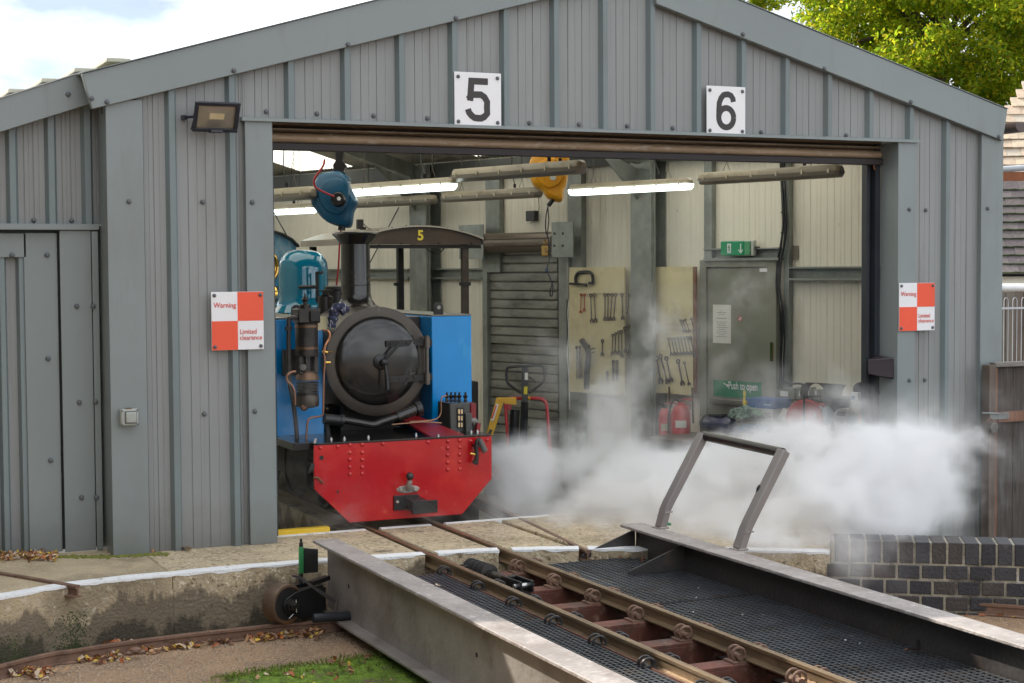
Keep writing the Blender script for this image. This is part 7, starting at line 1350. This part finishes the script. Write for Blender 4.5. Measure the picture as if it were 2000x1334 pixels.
for (px, py, z, lab, sc, ti, mi) in ((362, 1071, .012, 'large curled tan leaf leaning against the foot of the shed wall', 1.4, 1.0, 4), (300, 1076, .006, 'small tan leaf near the wall foot left of the large curled one', .7, .2, 1), (1868, 1183, PITZ+.02, 'large yellow lobed leaf against the ring rail at the right', 1.6, .4, 3), (1900, 1194, PITZ+.01, 'bright rust red leaf right of the large yellow leaf', .9, .2, 0), (1830, 1188, PITZ+.01, 'rusty brown leaf left of the large yellow leaf', 1.1, .3, 2),
                               (855, 1143, ZT+.004, 'pale leaf lying on the left girder flange', .55, .3, 4), (1740, 1130, .0, 'dark crumpled leaf on the right grating near the far girder', .9, .6, 2)):
    p = GZ(px, py, z) if px != 1740 else GZ(1783, 1270, -.03); o = bpy.data.objects.new('leaf', LM[mi*3]); COL.objects.link(o); o.location = p; o.rotation_euler = (ti*.5, ti*.3, px*.37); o.scale = (sc,)*3; o['label'] = lab; o['category'] = 'leaf'
pts = [GZ(px+rng.normal(0, 26), py+rng.normal(0, 4), PITZ+.006) for px, py in ((1815, 1180), (1850, 1190), (1900, 1193), (1960, 1200)) for _ in range(9)]; litter('fallen_leaves', 'scatter of small red and brown leaves on the gravel at the right', pts, .45)
# white crumbs on the grating
mb = MB()
for px, py, r_ in ((1360, 1167, .007), (1354, 1195, .006), (1450, 1200, .006), (1364, 1148, .006), (1651, 1250, .008), (1663, 1242, .004), (1679, 1256, .006), (1490, 1201, .005)): mb.ball(GZ(px, py, -.036), r_*.6, 6, 4, (1, .6, .7))
one('chips', 'scattered white paint chips on the right grating', None, mb, whitepaint, kind='stuff')
# moss on the gravel
mo = MB(); mcol = [GZ(*q, PITZ+.006) for q in ((300, 1400), (425, 1334), (455, 1322), (520, 1308), (610, 1297), (700, 1283), (790, 1279), (850, 1300), (900, 1345), (850, 1420))]; mcol = smooth_line(mcol+[mcol[0]], 10); cen = sum(mcol, V3(0, 0, 0))/len(mcol)
n = len(mcol); rings = 16
for j in range(rings+1):
    for i, p in enumerate(mcol):
        q = cen.lerp(p, j/rings); k = 1+.03*noise.noise(p*14)+.02*noise.noise(p*40); q = cen+(q-cen)*k; q.z = PITZ+.004+(.012*(1-(j/rings)**6))*(1+.9*noise.noise(q*30)+.5*noise.noise(q*80)) if j < rings else PITZ-.004; mo.v.append(tuple(q))
for j in range(rings):
    for i in range(n-1): mo.f.append((j*n+i, j*n+i+1, (j+1)*n+i+1, (j+1)*n+i))
one('moss', 'bright green moss patch on the gravel floor in front of the left girder', None, mo, mossm, kind='stuff')
bm = bmesh.new(); rr_ = random.Random(2)
for _ in range(5200):
    p = mcol[rr_.randrange(n)]; q = cen.lerp(p, rr_.random()**.5*1.0 if rr_.random() < .8 else rr_.uniform(.9, 1.13)); h = rr_.uniform(.000, .010)*(3.5 if rr_.random() < .02 else 1); a = rr_.uniform(0, 6.28); d = V3(math.cos(a), math.sin(a), 0)*.003; tip = q+V3(rr_.uniform(-.008, .008), rr_.uniform(-.008, .008), h+.010); v = [bm.verts.new(q-d+Z*.004), bm.verts.new(q+d+Z*.004), bm.verts.new(tip)]; bm.faces.new(v)
me = bpy.data.meshes.new('moss_tufts'); bm.to_mesh(me); bm.free(); me.materials.append(leafy('moss_blades', ((.06, .13, .012), (.17, .30, .02), (.12, .13, .03), (.26, .36, .03), (.16, .11, .05)), .3)); o = bpy.data.objects.new('moss_tufts', me); COL.objects.link(o); o['label'] = 'fine green tufts standing in the moss patch'; o['kind'] = 'stuff'
litter('fallen_leaves', 'few fallen leaves lying on the moss patch', [cen.lerp(mcol[rng.integers(n)], rng.random()*.9)+V3(0, 0, .022) for _ in range(46)], .55)
# loose grit on the gravel floor
bm = bmesh.new()
for _ in range(15000):
    px, py = rr_.uniform(0, 900), rr_.uniform(1225, 1334); p = GZ(px, py, PITZ)
    r_ = rr_.uniform(.0015, .0045)*(2.2 if rr_.random() < .06 else 1); P = [p+V3(r_*math.cos(t+r_), r_*math.sin(t+r_), 0) for t in (0, 2.1, 4.2)]; v = [bm.verts.new(q) for q in P]+[bm.verts.new(p+Z*r_)]; bm.faces.new((v[0], v[1], v[3])); bm.faces.new((v[1], v[2], v[3])); bm.faces.new((v[2], v[0], v[3]))
me = bpy.data.meshes.new('grit'); bm.to_mesh(me); bm.free(); me.materials.append(M('grit_stone', (.36, .27, .19), .9, var=.5, vs=90)); o = bpy.data.objects.new('grit', me); COL.objects.link(o); o['label'] = 'loose brown grit scattered on the gravel floor'; o['kind'] = 'stuff'
# moss at the wall foot
mb = MB()
for _ in range(1300):
    px = rr_.choice((150+rr_.gauss(0, 14), 10+rr_.gauss(0, 22), 130+rr_.gauss(0, 22))); t = rr_.random()**1.6; e_ = GZ(px, 1145, 0); e_ = clipx(edge, e_.x, e_.x+.01)[0]; yy = e_.y+.002; z_ = PITZ+.17*t*(1 if px > 100 else .7); mb.ball((e_.x, yy, z_), rr_.uniform(.002, .0045), 5, 3)
one('wall_moss', 'dark green moss creeping up the pit wall at far left', None, mb, darkmoss, kind='stuff')
mb = MB()
for _ in range(500): px = rr_.uniform(110, 330); p = GZ(px, 1086-(px-200)*.05*(px > 200)+rr_.gauss(1.5, 1.4), .002); mb.ball(p, rr_.uniform(.003, .008), 5, 3, (1.4, 1, .5))
one('wall_foot_moss', 'thin line of yellow green moss along the foot of the shed wall', None, mb, M('olive_moss', (.16, .17, .03), .95, var=.4, vs=30), kind='stuff')

# ================================================================== STEAM drifting out of the doorway
BL = [  # sighting, distance, radii (across, up, along) and strength
    (1000, 965, 9.4, .30, .20, .35, 1.0), (1080, 1000, 9.2, .38, .16, .35, 1.1), (1030, 880, 9.6, .22, .20, .3, .65), (1170, 985, 9.2, .42, .20, .4, 1.1), (1190, 790, 10.2, .32, .30, .4, .85), (1130, 870, 9.8, .30, .24, .4, .7),
    (1150, 750, 10.4, .24, .18, .3, .6), (1250, 880, 9.8, .34, .26, .4, .6), (1300, 990, 9.0, .46, .24, .4, 1.3), 
    (1430, 990, 8.9, .46, .20, .4, 1.5), (1560, 990, 8.7, .46, .22, .4, 2.0), (1600, 890, 8.9, .30, .12, .3, .42), (1690, 950, 8.5, .40, .28, .4, 1.7), (1570, 800, 9.2, .12, .15, .22, .36), (1750, 880, 8.3, .22, .15, .35, 1.05), (1815, 885, 8.2, .16, .10, .28, 1.0), (1875, 900, 8.1, .15, .06, .25, 1.0), (1640, 950, 8.6, .36, .22, .35, 1.2), (1920, 905, 8.05, .12, .045, .2, .9),
    (1660, 1020, 8.2, .28, .18, .3, 1.5), (1560, 1040, 8.2, .34, .14, .3, 1.4), (1420, 1040, 8.4, .30, .10, .3, 1.0), (1670, 1075, 7.3, .20, .10, .2, 1.0), (1500, 1075, 7.9, .30, .07, .25, 1.1), (1380, 1050, 8.2, .25, .06, .25, .9), (1715, 1040, 7.5, .14, .09, .2, .8), (1720, 985, 8.1, .18, .16, .3, .9), (1240, 1050, 8.6, .34, .07, .3, .8), (1100, 1035, 8.8, .30, .06, .3, .7), (950, 1010, 9.1, .16, .10, .22, .6), (600, 985, 8.6, .20, .16, .22, .28), (620, 800, 8.35, .08, .14, .05, .25), (560, 1010, 8.5, .14, .12, .2, .22)]
cs = [AT(*b[:3]) for b in BL]; lo = V3(2.2, 5.6, -.28); hi = V3(7.35, 11.6, 1.75)
gm = bpy.data.node_groups.new('steam', 'GeometryNodeTree'); gm.interface.new_socket('Geometry', in_out='OUTPUT', socket_type='NodeSocketGeometry'); gm.interface.new_socket('Geometry', in_out='INPUT', socket_type='NodeSocketGeometry')
gn = gm.nodes; gl2 = gm.links; go = gn.new('NodeGroupOutput'); vc = gn.new('GeometryNodeVolumeCube'); vc.inputs['Min'].default_value = lo; vc.inputs['Max'].default_value = hi
vc.inputs['Resolution X'].default_value = 270; vc.inputs['Resolution Y'].default_value = 260; vc.inputs['Resolution Z'].default_value = 110
pos = gn.new('GeometryNodeInputPosition')
def vm(op, a, b=None):
    n = gn.new('ShaderNodeVectorMath'); n.operation = op
    for i, x in enumerate((a, b)):
        if x is None: continue
        if isinstance(x, (tuple, list, Vector)): n.inputs[i].default_value = x
        else: gl2.new(x, n.inputs[i])
    return n
def fm(op, a, b=None, c_=None, clamp=False):
    n = gn.new('ShaderNodeMath'); n.operation = op; n.use_clamp = clamp
    for i, x in enumerate((a, b, c_)):
        if x is None: continue
        if isinstance(x, (int, float)): n.inputs[i].default_value = x
        else: gl2.new(x, n.inputs[i])
    return n.outputs[0]
def nz(scale, detail, vec, seed, rough=.6, dist=0):
    n = gn.new('ShaderNodeTexNoise'); n.noise_dimensions = '4D'; n.inputs['W'].default_value = seed; n.inputs['Scale'].default_value = scale; n.inputs['Detail'].default_value = detail; n.inputs['Roughness'].default_value = rough; n.inputs['Distortion'].default_value = dist; gl2.new(vec, n.inputs['Vector']); return n
w1 = nz(1.6, 4, pos.outputs[0], 1.3); wv = vm('SUBTRACT', w1.outputs['Color'], (.5, .5, .5)); wv2 = vm('MULTIPLY', wv.outputs[0], (.75, .75, .60)); pw = vm('ADD', pos.outputs[0], wv2.outputs[0])
tot = None
for (px, py, D, rx, rz, ry, st), c_ in zip(BL, cs):
    d = vm('SUBTRACT', pw.outputs[0], tuple(c_)); q = vm('MULTIPLY', d.outputs[0], (1/(rx*1.2), 1/(ry*1.2), 1/(rz*1.2))); l = vm('DOT_PRODUCT', q.outputs[0], q.outputs[0]); e = fm('EXPONENT', fm('MULTIPLY', l.outputs['Value'], -1.15)); e = fm('MULTIPLY', e, st); tot = e if tot is None else fm('ADD', tot, e)
dn = nz(2.9, 10, pw.outputs[0], 4.2, .69, .7); th = fm('MULTIPLY_ADD', fm('MINIMUM', tot, 1.6), -.105, .560)      # the thinner the cloud, the more it is torn into wisps
k_ = fm('MULTIPLY', fm('SUBTRACT', dn.outputs[0], th), 4.6, clamp=True); k_ = fm('MULTIPLY', k_, k_); den = fm('MULTIPLY', fm('MINIMUM', tot, 1.6), k_)
WISP = [(1330, 700, 10.0, .30, .34, .3, 1.0), (1290, 610, 10.0, .22, .28, .3, .9), (1350, 500, 10.1, .20, .28, .3, .7), (1450, 570, 10.1, .24, .16, .25, 1.1), (1220, 660, 10.0, .22, .28, .3, .8), (1120, 740, 9.8, .24, .22, .3, .8), (1560, 800, 9.0, .22, .16, .25, .9), (1650, 800, 8.9, .20, .14, .25, .9), (1575, 830, 8.9, .20, .16, .25, 1.3), (1840, 850, 8.2, .22, .16, .3, .9), (1890, 890, 8.1, .16, .12, .25, .8), (600, 990, 8.6, .26, .18, .25, 1.3), (570, 900, 8.6, .16, .22, .2, .7), (605, 790, 8.3, .10, .14, .06, 1.2), (930, 990, 8.4, .22, .12, .2, .8)]
tw_ = None
w9 = nz(3.0, 4, pos.outputs[0], 7.7); wv9 = vm('SUBTRACT', w9.outputs['Color'], (.5, .5, .5)); pw9 = vm('ADD', pw.outputs[0], vm('MULTIPLY', wv9.outputs[0], (.35, .35, .45)).outputs[0])
for px, py, D, rx, rz, ry, st in WISP:
    d = vm('SUBTRACT', pw.outputs[0], tuple(AT(px, py, D))); q = vm('MULTIPLY', d.outputs[0], (1/(rx*1.2), 1/(ry*1.2), 1/(rz*1.2))); l = vm('DOT_PRODUCT', q.outputs[0], q.outputs[0]); e = fm('MULTIPLY', fm('EXPONENT', fm('MULTIPLY', l.outputs['Value'], -1.15)), st); tw_ = e if tw_ is None else fm('ADD', tw_, e)
wn = nz(2.6, 9, pw9.outputs[0], 2.9, .68, .9); wk = fm('MULTIPLY', fm('SUBTRACT', wn.outputs[0], .46), 5.5, clamp=True); wk = fm('MULTIPLY', wk, wk)
den = fm('ADD', den, fm('MULTIPLY', fm('MULTIPLY', tw_, fm('MULTIPLY', fm('SUBTRACT', tw_, .05), 5, clamp=True)), fm('MULTIPLY', wk, .34))); tot = fm('ADD', tot, tw_)
n_fade = fm('MULTIPLY', fm('SUBTRACT', tot, .02), 12, clamp=True); den = fm('MULTIPLY', den, n_fade); gl2.new(den, vc.inputs['Density'])
sm = gn.new('GeometryNodeSetMaterial'); steamm = bpy.data.materials.new('steam'); steamm.use_nodes = True; t = steamm.node_tree; t.nodes.clear(); o_ = t.nodes.new('ShaderNodeOutputMaterial'); pv = t.nodes.new('ShaderNodeVolumePrincipled'); pv.inputs['Color'].default_value = (.985, .985, .99, 1); pv.inputs['Density'].default_value = 9; pv.inputs['Anisotropy'].default_value = .0; t.links.new(pv.outputs[0], o_.inputs['Volume'])
sm.inputs['Material'].default_value = steamm; gl2.new(vc.outputs[0], sm.inputs[0]); gl2.new(sm.outputs[0], go.inputs[0])
vo = bpy.data.volumes.new('steam_cloud'); st_ = bpy.data.objects.new('steam_cloud', vo); COL.objects.link(st_); vo.materials.append(steamm); md = st_.modifiers.new('steam', 'NODES'); md.node_group = gm
st_['kind'] = 'stuff'; st_['label'] = 'billowing white steam drifting from the engine across the doorway and pit wall'

# ================================================================== UNSEEN HEDGE added west of the yard to cut sky light on the shed front
def added_shade_hedge(x, y0, y1, h, n, seed):
    rg_ = np.random.default_rng(seed); P = np.stack([x+rg_.normal(0, .45, n), rg_.uniform(y0, y1, n), YARD+h*rg_.random(n)**.8], 1); a = rg_.normal(0, 1, (n, 3)); a /= np.linalg.norm(a, axis=1)[:, None]; b = rg_.normal(0, 1, (n, 3)); b -= a*(a*b).sum(1)[:, None]; b /= np.linalg.norm(b, axis=1)[:, None]; s_ = rg_.uniform(.08, .16, n)[:, None]
    v = np.stack([P-a*s_, P+b*s_*.6, P+a*s_, P-b*s_*.6], 1).reshape(-1, 3); me = bpy.data.meshes.new('foliage'); me.from_pydata(v.tolist(), [], [(4*i, 4*i+1, 4*i+2, 4*i+3) for i in range(n)]); me.materials.append(leafy('shade_hedge_leaves', ((.03, .05, .012), (.06, .09, .02), (.045, .07, .015)), .2)); return me
hg = thing('added_shade_hedge', 'unseen evergreen hedging added west of the yard to keep sky light off the shed', 'added_shade_hedge', (-4.3, 3, YARD)); link('foliage', added_shade_hedge(-4.3, -4.0, 10.5, 6.4, 52000, 5), hg); part('blocking_core', hg, MB().box(-4.6, -4.0, -4.0, 10.5, YARD, 5.2), M('shade_hedge_core', (.02, .022, .014), .9, var=.4))
